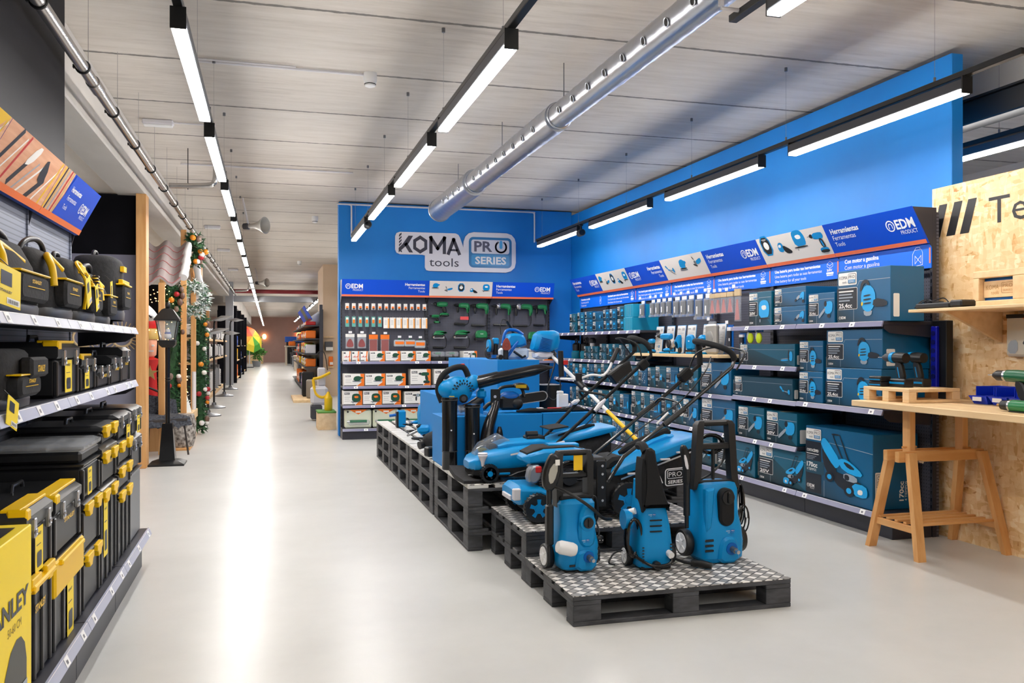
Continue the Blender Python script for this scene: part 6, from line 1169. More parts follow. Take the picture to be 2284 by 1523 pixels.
m_ = MB(); m_.tube(spline([(-.02, 0, 0), (-.03, 0, .15), (-.01, .02, .3), (.04, .05, .42), (.07, .08, .49)], 5), [.05, .051, .052, .053, .053, .053, .052, .051, .05, .048, .046, .044, .042, .040, .037, .034, .032, .030, .028, .026, .024], GBLK, 18); m_.obj('nozzle_body', t, smooth=1); m_ = MB(); m_.ell((.07, -.01, .2), (.03, .02, .12), GBLK, 12, 8); m_.obj('side_handle', t)
m_ = MB(); m_.loft([[(x, y, z + .012 * math.sin(x * 40 + y * 25)) for x, y, z in r_] for r_ in ([(1.24, 5.56, .44), (1.5, 5.60, .442), (1.5, 5.60, .462), (1.24, 5.56, .46)], [(1.23, 5.8, .44), (1.56, 5.82, .442), (1.56, 5.82, .475), (1.23, 5.8, .475)], [(1.25, 6.1, .44), (1.6, 6.14, .442), (1.6, 6.14, .48), (1.25, 6.1, .48)])], FAB)
t = m_.obj('collection_bag', label='flat black cloth bag lying on the pallet edge before the tubes', cat='bag'); m_ = MB(); m_.fr(FR((1.3, 5.64, .4705), (1, .1, 0), (-.1, 1, 0)), 0, .16, .03, .05, WHITE, 12); m_.obj('white_logo', t)
t = E('chainsaw', (1.9, 6.7, .817), 'small black and blue chainsaw on the middle low plinth', 'chainsaw')
m_ = MB(); m_.box(-.12, .06, -.06, .06, .02, .13, BLK, .02); m_.ell((-.03, 0, .12), (.09, .06, .05), BLUED, 16, 8); m_.ell((.02, -.05, .07), (.05, .02, .045), BLK, 16, 8); m_.obj('housing', t); m_ = MB(); m_.tube(spline([(-.14, 0, .1), (-.11, 0, .19), (0, 0, .21), (.07, 0, .19), (.09, -.02, .12)], 5), .013, BLK, 8); m_.obj('handle', t, smooth=1)
m_ = MB(); m_.ext(chaikin([(.0, .2), (.02, .235), (.1, .235), (.13, .19), (.12, .17)], 1), -.045, .045, BLK, .006); m_.box(.01, .1, -.047, -.045, .195, .222, YEL); m_.obj('hand_guard', t); m_ = MB(); m_.ext(rrect(.06, .3, .06, .13, .035, 5), -.004, .004, BLK, .001, roty(-.12)); m_.obj('guide_bar', t)
m_ = MB(); m_.ext(rrect(.05, .308, .053, .137, .042, 5), -.002, .002, SILV, 0, roty(-.12)); m_.obj('chain', t)
m_ = MB(); m_.box(-.2, -.12, -.055, -.045, .04, .19, BLK, .006); m_.box(-.19, -.15, -.057, -.055, .05, .08, YEL); m_.cyl((-.165, -.056, .13), (-.165, -.058, .13), .012, OFFW, n=12); m_.obj('battery_cover', t)
m_ = MB(); m_.tube(spline([(-.24, 0, .03), (-.2, 0, .07), (-.1, 0, .1)], 4), .016, BLK, 10); m_.obj('rear_tube', t)
# brush cutter
t = E('brush_cutter', (2.42, 7.32, 1.232), 'brush cutter with blue engine, white shaft and bicycle handlebar', 'brush cutter'); o_ = Vector((-2.42, -7.32, -1.232))
m_ = MB(); m_.loft([xsect(-.19, .14, .04, .19), xsect(-.16, .18, .03, .22), xsect(-.04, .2, .05, .255), xsect(.0, .18, .08, .25), xsect(.03, .12, .1, .2)], BLUE, T=roty(.25))
for i in range(9): m_.box(-.16 + i * .001, -.05, -.104, -.094, .055 + i * .013, .06 + i * .013, BLUED, 0, roty(.25))
m_.obj('engine_housing', t); m_ = MB(); m_.ext(chaikin([(-.15, .0), (.0, .0), (.02, .07), (-.16, .07)], 1), -.07, .07, OFFW, .02); m_.obj('fuel_tank', t); m_ = MB(); m_.cyl((-.02, 0, .06), (.05, -.02, .03), .055, DGREY, r1=.025, n=18); m_.box(-.05, .05, -.06, .06, -.0, .03, BLK, .01); m_.obj('clutch_housing', t)
m_ = MB(); A = Vector((2.42, 7.3, 1.27)); B_ = Vector((2.80, 5.93, .50)); m_.tube([A + o_, B_ + o_], .0155, WHITE, 12); m_.obj('shaft', t)
m_ = MB(); m_.tube([A.lerp(B_, .58) + o_, A.lerp(B_, .86) + o_], .0165, YEL, 12); m_.obj('yellow_sleeve', t); m_ = MB(); m_.tube([A.lerp(B_, .28) + o_, A.lerp(B_, .36) + o_], .03, BLK, 12); m_.tube([A.lerp(B_, .30) + Vector((0, 0, .0)) + o_, A.lerp(B_, .30) + Vector((0, 0, .08)) + o_], .03, BLK, 12); m_.obj('handlebar_clamp', t)
C_ = A.lerp(B_, .30) + Vector((0, 0, .03)); m_ = MB(); m_.tube(spline([Vector(p) for p in [C_ + o_ + Vector((-.13, .1, .0)), C_ + o_ + Vector((-.05, .02, -.0)), C_ + o_, C_ + o_ + Vector((.1, -.03, .035)), C_ + o_ + Vector((.2, -.04, .03)), C_ + o_ + Vector((.26, -.03, .08)), C_ + o_ + Vector((.3, -.02, .15))]], 5), .011, WHITE, 10); m_.obj('handlebar', t, smooth=1)
m_ = MB(); m_.tube([C_ + o_ + Vector((.29, -.02, .14)), C_ + o_ + Vector((.36, 0, .26))], .02, BLK, 10); m_.obj('grip', t); m_ = MB(); m_.tube([C_ + o_ + Vector((-.12, .1, .02)), C_ + o_ + Vector((-.13, .1, .24))], .024, BLK, 10); m_.box(-.02, .02, -.03, 0, 0, .04, RED, .004, tr(*(C_ + o_ + Vector((-.09, .1, .12))))); m_.obj('throttle_grip', t)
m_ = MB(); m_.tube(spline([(.0, -.05, .15), (.02, -.08, -.02), (-.06, -.1, -.28), (.0, -.1, -.36), (.06, -.1, -.28), (.06, -.08, -.1)], 6), .006, BLK, 6); m_.obj('cable', t, smooth=1)
# items on the tall plinth
t = E('angle_grinder', (1.84 + .1, 7.42, 1.232), 'upright blue grinder with black grip on the left of the tall plinth', 'power tool')
m_ = MB(); m_.cyl((0, 0, .0), (0, 0, .14), .026, BLK, n=14); m_.obj('grip', t); m_ = MB(); m_.cyl((0, 0, 0), (0, 0, .04), .035, BLUED, n=14); m_.box(-.03, .03, -.03, .03, .13, .19, BLUE, .012); m_.obj('housing', t); m_ = MB(); m_.cyl((-.05, 0, .12), (-.07, 0, .12), .055, BLUE, n=20); m_.cyl((-.03, 0, .12), (-.05, 0, .12), .06, DGREY, n=20); m_.obj('disc', t); m_ = MB(); m_.tube(spline([(-.06, -.02, .12), (-.1, -.03, .07), (-.08, -.04, .01), (.02, -.06, .008)], 5), .005, BLK, 6); m_.obj('cord', t, smooth=1)
t = E('delta_sander', (2.02, 7.34, 1.232), 'black sander with brown triangular pad standing on the tall plinth', 'power tool')
m_ = MB(); m_.cyl((0, .02, 0), (0, .02, .13), .024, BLK, n=14); m_.obj('handle', t); m_ = MB(); m_.ext(chaikin([(-.04, .08), (.04, .08), (.035, .15), (0, .2), (-.035, .15)], 1), -.012, .0, M('#8C3B2C', .7), .002)
for i in range(8): a = 2 * PI * i / 8; m_.cyl((.018 * math.cos(a), -.0125, .125 + .018 * math.sin(a)), (.018 * math.cos(a), -.013, .125 + .018 * math.sin(a)), .003, BLK, n=6)
m_.obj('sanding_pad', t)
t = E('black_funnel_tube', (1.93, 7.24, 1.232), 'small black round cap on the plinth edge below the grinder', 'cap'); m_ = MB(); m_.cyl((0, -.05, .022), (0, .03, .022), .022, BLK, n=14); m_.cyl((0, -.052, .022), (0, -.048, .022), .016, GBLK, n=14); m_.obj('cap_body', t)
t = E('petrol_chainsaw', (2.12, 7.5, 1.232), 'large blue chainsaw body with white tank on the tall plinth', 'chainsaw')
m_ = MB(); m_.ext(chaikin([(-.1, .1), (-.07, .2), (-.02, .235), (.08, .225), (.11, .18), (.12, .11)], 1), -.08, .08, BLUE, .02); m_.obj('housing', t); m_ = MB(); m_.tube(spline([(-.09, -.0, .14), (-.06, 0, .25), (.03, 0, .262), (.1, 0, .22)], 4), .014, BLUED, 8); m_.obj('handle', t, smooth=1)
m_ = MB(); m_.ext(chaikin([(-.11, .0), (-.08, .0), (.03, .15), (.01, .17)], 1), -.13, -.1, BLUED, .006); m_.tube([(-.02, -.12, .07), (.06, -.12, .015), (.09, -.12, .03)], .011, BLK, 8); m_.obj('side_arm', t); m_ = MB(); m_.box(-.12, .14, -.07, .07, 0, .1, M('#DCE6EE', .4), .02); m_.obj('tank_base', t)
t = E('spray_lance', (2.13, 7.62, 1.232), 'black and yellow lance with looped hose leaning behind the blue chainsaw', 'lance'); m_ = MB(); m_.tube([(.16, .1, .0), (.07, .05, .2)], .007, M('#D8B46A', .4), 8); m_.tube([(.07, .05, .2), (-.03, .0, .35)], .014, BLK, 10); m_.obj('lance_body', t); m_ = MB(); m_.tube(spline([(-.03, 0, .35), (-.07, 0, .36), (-.09, 0, .3), (-.085, 0, .22)], 5), .004, BLK, 6); m_.obj('hose', t, smooth=1)
# black bits on the right low plinth
m_ = MB(); m_.loft([xsect(-.22, .05, 0, .012), xsect(-.1, .14, 0, .03), xsect(.05, .12, 0, .022), xsect(.2, .1, 0, .035), xsect(.26, .03, 0, .01)], MBLK); t = m_.obj('harness', loc=(2.13, 6.62, .822), label='crumpled black harness on the right low plinth', cat='harness', smooth=1); m_ = MB(); m_.box(-.06, -.01, -.05, .0, .025, .034, OFFW, .004); m_.tube([(.02, -.05, .03), (.14, -.04, .03)], .006, RED, 6); m_.obj('buckle', t)
m_ = MB(); m_.ext(chaikin([(-.14, 0), (.14, 0), (.1, .03), (.0, .045), (-.08, .03)], 1), -.05, .05, GBLK, .01); m_.obj('blade_guard', loc=(2.38, 6.6, .822), label='black blade guard on the right low plinth', cat='guard')
m_ = MB(); m_.box(-.042, .042, -.03, .03, 0, .13, WHITE, .004); m_.box(-.042, .0, -.03, .03, .13, .155, WHITE, .004); m_.obj('fuel_mixing_bottle', loc=(2.35, 6.78, .822), label='plain white plastic bottle on the right low plinth', cat='bottle')
t = E('blue_charger', (2.37, 7.35, .436), 'x', 'x'); bpy.data.objects.remove(t)
m_ = MB(); m_.lathe([(.075, 0), (.1, .2), (.13, .52), (.135, .56), (.12, .56)], BLK, 20); m_.obj('black_bucket', loc=(2.45, 7.5, .436), label='tall black bucket right of the tall blue plinths', cat='bucket')
t = E('blue_tool', (2.36, 6.98, .82), 'x', 'x'); bpy.data.objects.remove(t)
# small tools on the aisle-side pallets
def aisle_tool(nm, kind, x, y, z, w, h, th, rz, lab):
    t = E(nm, (x, y, z), lab, 'power tool', None, rz); tool3d(kind, w, h, th).obj('body', t); m_ = MB(); m_.box(-w * .3, w * .3, -th * .4, th * .4, 0, .016, BLK, .005); m_.obj('foot', t); return t
ZP = .4395
t = E('pipe_cutter', (1.42, 9.6, ZP), 'upright blue tool with side handle on the farthest pallet stack', 'power tool'); m_ = MB(); m_.box(-.05, .05, -.05, .05, 0, .19, BLUE, .015); m_.obj('body', t); m_ = MB(); m_.cyl((-.05, 0, .14), (-.13, 0, .13), .016, BLUED, n=12); m_.obj('side_handle', t); m_ = MB(); m_.box(-.056, -.03, -.052, .052, .0, .18, BLK, .005); m_.obj('grip', t)
aisle_tool('angle_grinder', 'grinder', 1.5, 9.1, ZP, .3, .15, .09, .3, 'blue grinder lying between upright tool and blue case')
t = E('saw_case', (1.62, 8.95, ZP), 'large rounded blue case standing by the medium plinth', 'tool case'); m_ = MB(); m_.ext(chaikin([(-.1, 0), (-.12, .25), (-.06, .33), (.08, .34), (.12, .3), (.12, 0)], 1), -.1, .1, BLUE, .03); m_.obj('shell', t); m_ = MB(); m_.ext(chaikin([(-.04, .03), (-.05, .12), (.05, .2), (.08, .03)], 1), -.115, -.09, BLK, .01); m_.obj('handle', t)
aisle_tool('circular_saw', 'saw', 1.42, 8.35, ZP, .26, .16, .1, -.4, 'blue saw with round blade at the edge of the third pallet stack')
t = E('work_lamp', (1.55, 8.0, ZP), 'round blue work lamp with wire hook on the pallet', 'lamp'); m_ = MB(); m_.ell((0, 0, .06), (.075, .06, .06), BLUE, 16, 10); m_.obj('housing', t); m_ = MB(); m_.tube(spline([(-.02, -.06, .03), (-.02, -.07, .09), (.01, -.07, .11), (.03, -.07, .08), (.03, -.06, .03)], 4), .005, OFFW, 6); m_.obj('hook', t)
t = E('vacuum_bag', (1.45, 7.4, ZP), 'black cloth-bagged blower vacuum on the second pallet stack', 'blower vacuum'); m_ = MB(); m_.ell((0, 0, .09), (.17, .13, .09), FAB, 20, 10); m_.obj('bag', t, smooth=1); m_ = MB(); m_.tube(spline([(.02, 0, .14), (.04, -.02, .21), (.14, -.02, .22), (.22, 0, .2)], 4), .018, MBLK, 8); m_.cyl((-.2, -.02, .05), (-.15, -.0, .06), .035, BLK, n=12); m_.obj('handle', t)
t = E('rotary_hammer', (1.4, 6.98, ZP), 'blue tool with black battery beside the low plinth, at the pallet edge', 'power tool', None, .3); m_ = MB(); m_.ext(chaikin([(-.06, .0), (-.07, .1), (-.03, .17), (.05, .17), (.06, .0)], 1), -.05, .05, BLUE, .015); m_.obj('body', t); m_ = MB(); m_.box(-.18, -.07, -.04, .04, .01, .09, BLK, .01); m_.obj('battery', t); m_ = MB(); m_.box(-.0, .06, -.06, .06, .15, .2, DGREY, .012); m_.obj('grip', t)
aisle_tool('hedge_shear', 'grinder', 1.62, 7.75, .897, .2, .12, .07, .8, 'small blue tool with dangling cables on the medium plinth')
t = E('upright_lamp', (1.56, 7.74, .897), 'black ball-ended stalk on the medium blue plinth', 'lamp'); m_ = MB(); m_.cyl((0, 0, 0), (0, 0, .15), .014, BLK, n=10); m_.cyl((0, 0, 0), (0, 0, .012), .04, BLK, n=16); m_.obj('stalk', t); m_ = MB(); m_.ell((0, 0, .17), (.032, .032, .032), BLK, 14, 8); m_.obj('head', t)
# ================================================================== OSB TEST STATION
t = E('test_station_wall', (4.645, 4.0, 0), 'tall strand board display wall lettered Test, right picture edge', 'display wall')
t.location = (4.625, 3.6, 0)
m_ = MB(); m_.box(0, .02, -2.2, 1.575, 0, 2.485, OSB, 0); m_.obj('board', t)
F = FR((-.001, 1.575, 0), (0, -1, 0), (0, 0, 1)); m_ = MB(); IK = M('#1D1C1E', .5)
for i in range(3): x = .03 + i * .125 + (0 if i else -.015); m_.fp(F, [(max(x - .02, .005), 2.13), (x + .06, 2.13), (x + .13, 2.36), (x + .055 if i else x + .055, 2.36)], IK, 1)
m_.obj('stripe_print', t, smooth=0); m_ = MB(); m_.ft(F, 'Test', .51, 2.165, .18, IK, 1, False, w=.53); m_.obj('lettering', t, smooth=0)
t = E('wall_shelf', (4.12, 3.55, 1.575), 'pale wood shelf fixed to the strand board wall', 'shelf'); m_ = MB(); m_.box(0, .503, -2, 1.28, 0, .02, PALEW, .003); m_.obj('shelf_board', t); m_ = MB(); m_.ext([(.05, 0), (.5, 0), (.5, -.2)], -1.2, -1.17, PALEW, 0, tr(0, 2.2, 0)); m_.obj('bracket', t)
t = E('adapter_pile', (4.2, 4.66, 1.597), 'black chargers with tangled wires on the pale wall shelf', 'charger'); m_ = MB(); m_.box(-.06, .06, -.17, .13, 0, .035, BLK, .008); m_.obj('charger_body', t); m_ = MB(); m_.tube(spline([(0, .2, .01), (.02, .15, .06), (.0, .05, .05), (.05, .0, .07), (.0, -.1, .04)], 5), .004, BLK, 6); m_.tube(spline([(-.04, .12, .03), (-.02, .05, .06), (-.05, -.02, .045), (0, -.06, .04)], 5), .004, BLK, 6); m_.obj('wires', t, smooth=1); m_ = MB(); m_.box(-.07, .05, -.28, -.18, 0, .045, BLK, .01); m_.obj('transformer', t)
t = E('wooden_frame_block', (4.46, 4.39, 1.597), 'pale wooden block framing a small carved plaque', 'display block', None, -PI / 2); m_ = MB()
m_.box(-.18, .3, -.06, .06, 0, .045, PALEW, .004); m_.box(-.18, .3, -.06, .06, .19, .235, PALEW, .004); m_.box(-.18, -.13, -.06, .06, .045, .19, PALEW, .004); m_.box(.13, .3, -.06, .06, .045, .19, PALEW, .004); m_.obj('frame', t); m_ = MB(); m_.box(-.13, .13, -.01, .0, .045, .19, BLUED); m_.box(-.125, .125, -.025, -.01, .065, .17, PALEW, .002); m_.obj('plaque', t)
m_ = MB(); F = FR((-.125, -.0255, .065), (1, 0, 0), (0, 0, 1)); BR = M('#B98A52', .6); m_.ft(F, 'KOMA', .02, .05, .03, BR, 1, w=.1); m_.ft(F, 'tools', .06, .02, .022, BR, 1, w=.06); m_.fl(F, rrect(.14, .235, .025, .09, .01, 2), .003, BR, 1, True); m_.ft(F, 'PRO', .15, .06, .022, BR, 1, w=.075); m_.ft(F, 'SERIES', .15, .035, .014, BR, 1, w=.075); m_.obj('carving', t, smooth=0)
t = E('trestle_table', (3.82, 3.4, 0), 'pine table top on an A-frame trestle in front of the strand board', 'table')
m_ = MB(); m_.box(0, .79, -2, 1.62, .945, .985, PALEW, .004); m_.obj('table_top', t)
for i, yc in enumerate((1.33,)):
    m_ = MB(); m_.box(.2, .245, yc - .035, yc + .035, .62, .93, WOOD, .003); m_.obj('post', t); m_ = MB(); m_.box(.62, .665, yc - .035, yc + .035, .62, .93, WOOD, .003); m_.obj('post', t)
    m_ = MB(); m_.box(.14, .72, yc - .04, yc + .04, .93, .945, WOODX, .003); m_.obj('top_rail', t)
    for s in (-1, 1):
        m_ = MB(); m_.box(.08, .76, yc + s * .055 - .018, yc + s * .055 + .018, .6, .67, WOODY, .004); m_.obj('cross_beam', t)
        for x in (.14, .70):
            m_ = MB(); lx = x + (-.03 if x < .4 else .03)
            m_.loft([[(lx2 - .03, yy - .02, z), (lx2 + .03, yy - .02, z), (lx2 + .03, yy + .02, z), (lx2 - .03, yy + .02, z)] for lx2, yy, z in ((lx + (-.0 if x < .4 else .06), yc + s * .23, 0), (x + .02, yc + s * .09, .66))], WOOD); m_.obj('leg', t)
    for x in (.12, .76): m_ = MB(); m_.box(x - .01, x + .01, yc - .2, yc + .2, .16, .205, WOODX, .003); m_.obj('side_rail', t)
    for k in range(5): m_ = MB(); m_.box(.12, .75, yc - .16 + k * .08 - .014, yc - .16 + k * .08 + .014, .205, .22, WOODY, .002); m_.obj('slat', t)
    m_ = MB(); m_.cyl((.2, yc - .15, .61), (.2, yc - .11, .61), .009, SILV, n=10); m_.obj('bolt', t); m_ = MB(); m_.cyl((.17, yc, .69), (.28, yc, .69), .007, WOOD, n=8); m_.obj('peg', t)
t = E('miniature_pallet', (4.14, 4.83, .9865), 'small pale wooden pallet on the pine table, under cordless drills', 'small pallet', None, 0)
for y in (-.19, 0, .19): m_ = MB(); m_.box(-.2, .2, y - .03, y + .03, 0, .018, PALEW, .002); m_.obj('bottom_board', t)
for x in (-.17, .17):
    for y in (-.19, 0, .19): m_ = MB(); m_.box(x - .03, x + .03, y - .03, y + .03, .018, .068, PALEW, .002); m_.obj('block', t)
m_ = MB(); m_.box(-.2, .2, -.22, .22, .068, .09, PALEW, .003); m_.obj('deck', t)
for i, (x, y, z, lab) in enumerate(((4.08, 4.9, 1.0775, 'nearer'), (4.24, 4.92, 1.0775, 'farther'))):
    t = E('cordless_drill', (x, y, z), f'{lab} of two blue and black cordless drills on the small pallet', 'drill', None, -PI / 2); T_ = Matrix.Identity(4)
    w, h, th = .24, .225, .07; m_ = MB()
    m_.tube([(.1, 0, h * .86), (.04, 0, h * .87), (-.04, 0, h * .87)], [.034, .037, .032], BLK, 16); m_.tube([(.0, 0, h * .87), (-.03, 0, h * .87)], .0375, BLUE, 16); m_.obj('motor_housing', t); m_ = MB(); m_.tube([(-.04, 0, h * .87), (-.09, 0, h * .87), (-.12, 0, h * .87)], [.029, .028, .013], DGREY, 16); m_.cyl((-.12, 0, h * .87), (-.17, 0, h * .87), .004, SILV, n=8); m_.obj('chuck', t)
    m_ = MB(); m_.ext(chaikin([(.0, h * .78), (.06, h * .78), (.1, .04), (.04, .03)], 1), -.018, .018, BLK, .008); m_.ext([(.03, h * .6), (.045, h * .6), (.065, .06), (.05, .06)], -.02, .02, BLUE, .004); m_.obj('handle', t); m_ = MB(); m_.ext(rrect(-.02, .13, .0, .055, .01), -.04, .04, BLK, .008); m_.box(-.015, .125, -.041, .041, .02, .035, BLUE, .002); m_.obj('battery', t)
for k in range(2): m_ = MB(); m_.ext(rrect(-.06, .06, 0, .034, .008), -.045, .045, BLK, .006); m_.box(-.055, .055, -.046, .046, .008, .016, BLUE); m_.obj('tool_battery', loc=(4.02, 4.98, 1.0775 + k * .035), rot=-PI / 2, label='black battery pack beside the drills, ' + ('lower' if k == 0 else 'upper') + ' one', cat='battery')
t = E('socket_strip', (4.6, 5.12, 1.14), 'blue and black upright socket strip with a red switch', 'socket strip', None, -PI / 2)
t.location = (4.5, 4.975, 0); m_ = MB(); m_.box(-.06, .07, -.0, .06, .93, 1.53, BLK, .004); m_.obj('mount_board', t); m_ = MB(); m_.box(-.045, .01, -.03, -.0, 1.02, 1.49, M('#0C12A0', .35), .006); [m_.cyl((-.018, -.03, 1.14 + .06 * i), (-.018, -.033, 1.14 + .06 * i), .018, M('#080C60', .4), n=16) for i in range(6)]; m_.obj('strip', t); m_ = MB(); m_.box(-.03, -.005, -.038, -.03, 1.045, 1.065, M('#FF1010', .4, 0, 3)); m_.obj('switch', t)
for i in range(3):
    t = E('parts_bin', (4.42, 4.43 - i * .155, .9865), 'blue open-fronted parts bin with white label' + (', leftmost of the row' if i == 0 else ', next to the leftmost' if i == 1 else ', at the picture edge'), 'parts bin', 'blue parts bins', -PI / 2); m_ = MB()
    m_.loft([[(x, y, z) for x, y in ((-a, -c), (a, -c), (a, c), (-a, c))] for a, c, z in ((.055, .09, 0), (.07, .12, .05), (.07, .12, .052))], M('#0A34C8', .3)); m_.box(-.073, -.067, -.06, .12, .04, .11, M('#0A34C8', .3), .002); m_.box(.067, .073, -.06, .12, .04, .11, M('#0A34C8', .3), .002); m_.box(-.073, .073, .114, .12, .04, .11, M('#0A34C8', .3), .002); m_.obj('bin_body', t); m_ = MB(); m_.box(-.035, .035, -.123, -.119, .02, .045, WHITE); m_.obj('label', t)
t = E('green_drill', (4.1, 3.97, .9865), 'dark green cordless drill standing near the right picture edge', 'drill', None, -PI / 2 - .0); h = .225
m_ = MB(); m_.tube([(.14, 0, h * .85), (.04, 0, h * .87), (-.03, 0, h * .87)], [.033, .036, .034], GRN, 16); m_.obj('motor_housing', t); m_ = MB(); m_.tube([(-.03, 0, h * .87), (-.045, 0, h * .87)], .034, SILV, 16); m_.tube([(-.045, 0, h * .87), (-.1, 0, h * .87), (-.13, 0, h * .87)], [.03, .03, .014], BLK, 16); m_.cyl((-.13, 0, h * .87), (-.17, 0, h * .87), .004, SILV, n=8); m_.obj('chuck', t)
m_ = MB(); m_.ext(chaikin([(.02, h * .78), (.08, h * .78), (.13, .05), (.06, .05)], 1), -.02, .02, BLK, .008); m_.obj('handle', t); m_ = MB(); m_.ext(rrect(-.0, .16, .0, .06, .012), -.045, .045, GRN, .01); m_.obj('battery', t)
t = E('green_screwdriver', (3.99, 3.85, 1.02), 'green cordless screwdriver lying on the table edge', 'screwdriver', None, -PI / 2); m_ = MB(); m_.tube([(-.02, 0, 0), (.14, 0, 0)], .032, GRN2, 16); m_.obj('body', t); m_ = MB(); m_.tube([(-.08, 0, 0), (-.02, 0, 0)], [.026, .031], BLK, 16); m_.cyl((-.08, 0, 0), (-.115, 0, 0), .007, M('#B08850', .4, .5), n=8); m_.box(-.02, .1, -.02, .02, -.033, -.028, BLK); m_.tube([(-.024, 0, 0), (-.012, 0, 0)], .033, SILV, 16); m_.obj('chuck', t)
t = E('hanging_tool_pack', (4.57, 4.33, 1.285), 'pale clear pack with an orange corner hanging on the strand board', 'hanging pack', None, -PI / 2); m_ = MB(); m_.box(-.15, .15, 0, .045, 0, .26, M('#C9C6B8', .4), .015); F = FR((-.15, -.0005, 0), (1, 0, 0), (0, 0, 1)); m_.fp(F, [(.06, .26), (.3, .26), (.3, .17), (.12, .25)], ORG, 1); m_.fp(F, chaikin([(.12, .06), (.18, .16), (.3, .18), (.3, .05)], 1), CK, 1); m_.fp(F, chaikin([(.02, .02), (.03, .1), (.1, .11), (.1, .02)], 1), CG, 2); m_.obj('pack', t); m_ = MB(); m_.cyl((0, .05, .27), (0, -.01, .27), .004, SILV, n=6); m_.box(-.14, -.0, -.003, .0, .245, .27, BLK); m_.obj('hook', t)
# ================================================================== CHRISTMAS CORNER
t = E('lamp_post', (-1.11, 10.5, 0), 'black lantern street lamp decoration standing by the aisle', 'lamp post')
m_ = MB(); m_.loft([[(x * k, y * k, z) for x, y in ((-1, -1), (1, -1), (1, 1), (-1, 1))] for k, z in ((.19, 0), (.19, .02), (.12, .05), (.1, .055))], BLK); m_.obj('foot', t)
m_ = MB(); m_.loft([[(x * k, y * k, z) for x, y in ((-1, -1), (1, -1), (1, 1), (-1, 1))] for k, z in ((.085, .055), (.055, .46), (.05, .47))], GBLK); m_.obj('plinth', t)
m_ = MB(); m_.cyl((0, 0, .47), (0, 0, 1.34), .026, GBLK, n=16); [m_.torus((0, 0, z), (0, 0, 1), .027, .005, BLK, 16) for z in (.95, .98)]; m_.obj('pole', t)
m_ = MB(); m_.loft([[(x * k, y * k, z) for x, y in ((-1, -1), (1, -1), (1, 1), (-1, 1))] for k, z in ((.055, 1.33), (.085, 1.36), (.09, 1.41), (.075, 1.415))], BLK); m_.obj('lantern_base', t)
for sx_ in (-1, 1):
    for sy_ in (-1, 1): m_ = MB(); m_.tube([(sx_ * .075, sy_ * .075, 1.41), (sx_ * .115, sy_ * .115, 1.64)], .006, BLK, 6); m_.obj('lantern_bar', t)
m_ = MB(); m_.loft([[(x * k, y * k, z) for x, y in ((-1, -1), (1, -1), (1, 1), (-1, 1))] for k, z in ((.07, 1.415), (.11, 1.64))], CLEAR); m_.obj('lantern_glass', t)
m_ = MB(); m_.loft([[(x * k, y * k, z) for x, y in ((-1, -1), (1, -1), (1, 1), (-1, 1))] for k, z in ((.135, 1.635), (.135, 1.65), (.06, 1.76), (.03, 1.775))], BLK); m_.ell((0, 0, 1.81), (.03, .03, .04), BLK, 14, 8); m_.obj('roof', t)
t = E('snow_figure', (-1.11, 10.5, 1.42), 'little snow figure with blue scarf inside the lantern', 'figure'); m_ = MB(); m_.ell((0, 0, .04), (.04, .04, .04), WHITE, 12, 8); m_.ell((0, 0, .1), (.026, .026, .026), WHITE, 12, 8); m_.obj('body', t); m_ = MB(); m_.torus((0, 0, .075), (0, 0, 1), .026, .01, M('#2A4AA8', .5), 12, 6); m_.obj('scarf', t)
m_ = MB(); R_ = []
for i in range(49): x = -2.2 + i * 1.14 / 48; z = .045 * math.cos((x + 1.3) * 2 * PI / .27); R_.append([(x, 11.42, 2.16 + z), (x, 12.2, 2.70 + z), (x, 12.2, 2.67 + z), (x, 11.42, 2.13 + z)])
TILE = M('#A99C9A', .7); m_.loft(R_, TILE)
t = m_.obj('tiled_canopy', label='greyish tiled canopy roof of the Christmas hut', cat='roof', smooth=1)
m_ = MB(); [m_.tube([(-2.2 + i * 1.14 / 24, 11.42 + k * .16, 2.165 + k * .111 + .045 * math.cos((-2.2 + i * 1.14 / 24 + 1.3) * 2 * PI / .27) + .004) for i in range(25)], .004, M('#C26A6A', .7), 5) for k in range(5)]; m_.obj('tile_joint', t)
m_ = MB(); m_.tube(spline([(-1.03, 11.45, 2.2), (-1.02, 11.7, 2.38), (-1.03, 11.95, 2.54), (-1.02, 12.15, 2.7)], 4), [.05, .06, .05, .055, .045, .06, .05, .04, .055, .05, .045, .04, .03], WHITE, 10); m_.obj('snow_edge', label='white artificial snow along the right edge of the tiled canopy', cat='snow', smooth=1)
m_ = MB(); m_.ext(chaikin([(-1.9, 1.7), (-1.9, 2.0), (-1.6, 2.0), (-1.35, 1.82), (-1.25, 1.68), (-1.35, 1.63), (-1.55, 1.68), (-1.7, 1.66)], 2), 10.43, 11.1, WHITE, .08); m_.obj('snow_awning', label='thick white snow awning beside the pine post', cat='snow', smooth=1)
for i, (x, y, z1) in enumerate(((-1.28, 11.45, 2.13), (-1.1, 12.3, 2.9), (-1.08, 13.6, 2.75))): m_ = MB(); m_.box(x - .035, x + .035, y - .04, y + .04, 0, z1, WOOD, .003); m_.obj('hut_post', label='orange-brown wooden post of the Christmas hut, ' + ('under the tiled canopy', 'between the two garlands', 'behind the second garland')[i], cat='post')
m_ = MB(); m_.tube([(-1.1, 12.35, 2.3), (-1.08, 12.9, 2.75), (-1.08, 13.6, 2.25)], .03, WOOD, 6); m_.obj('hut_gable', label='slanted wooden gable beams above the wreath', cat='beam')
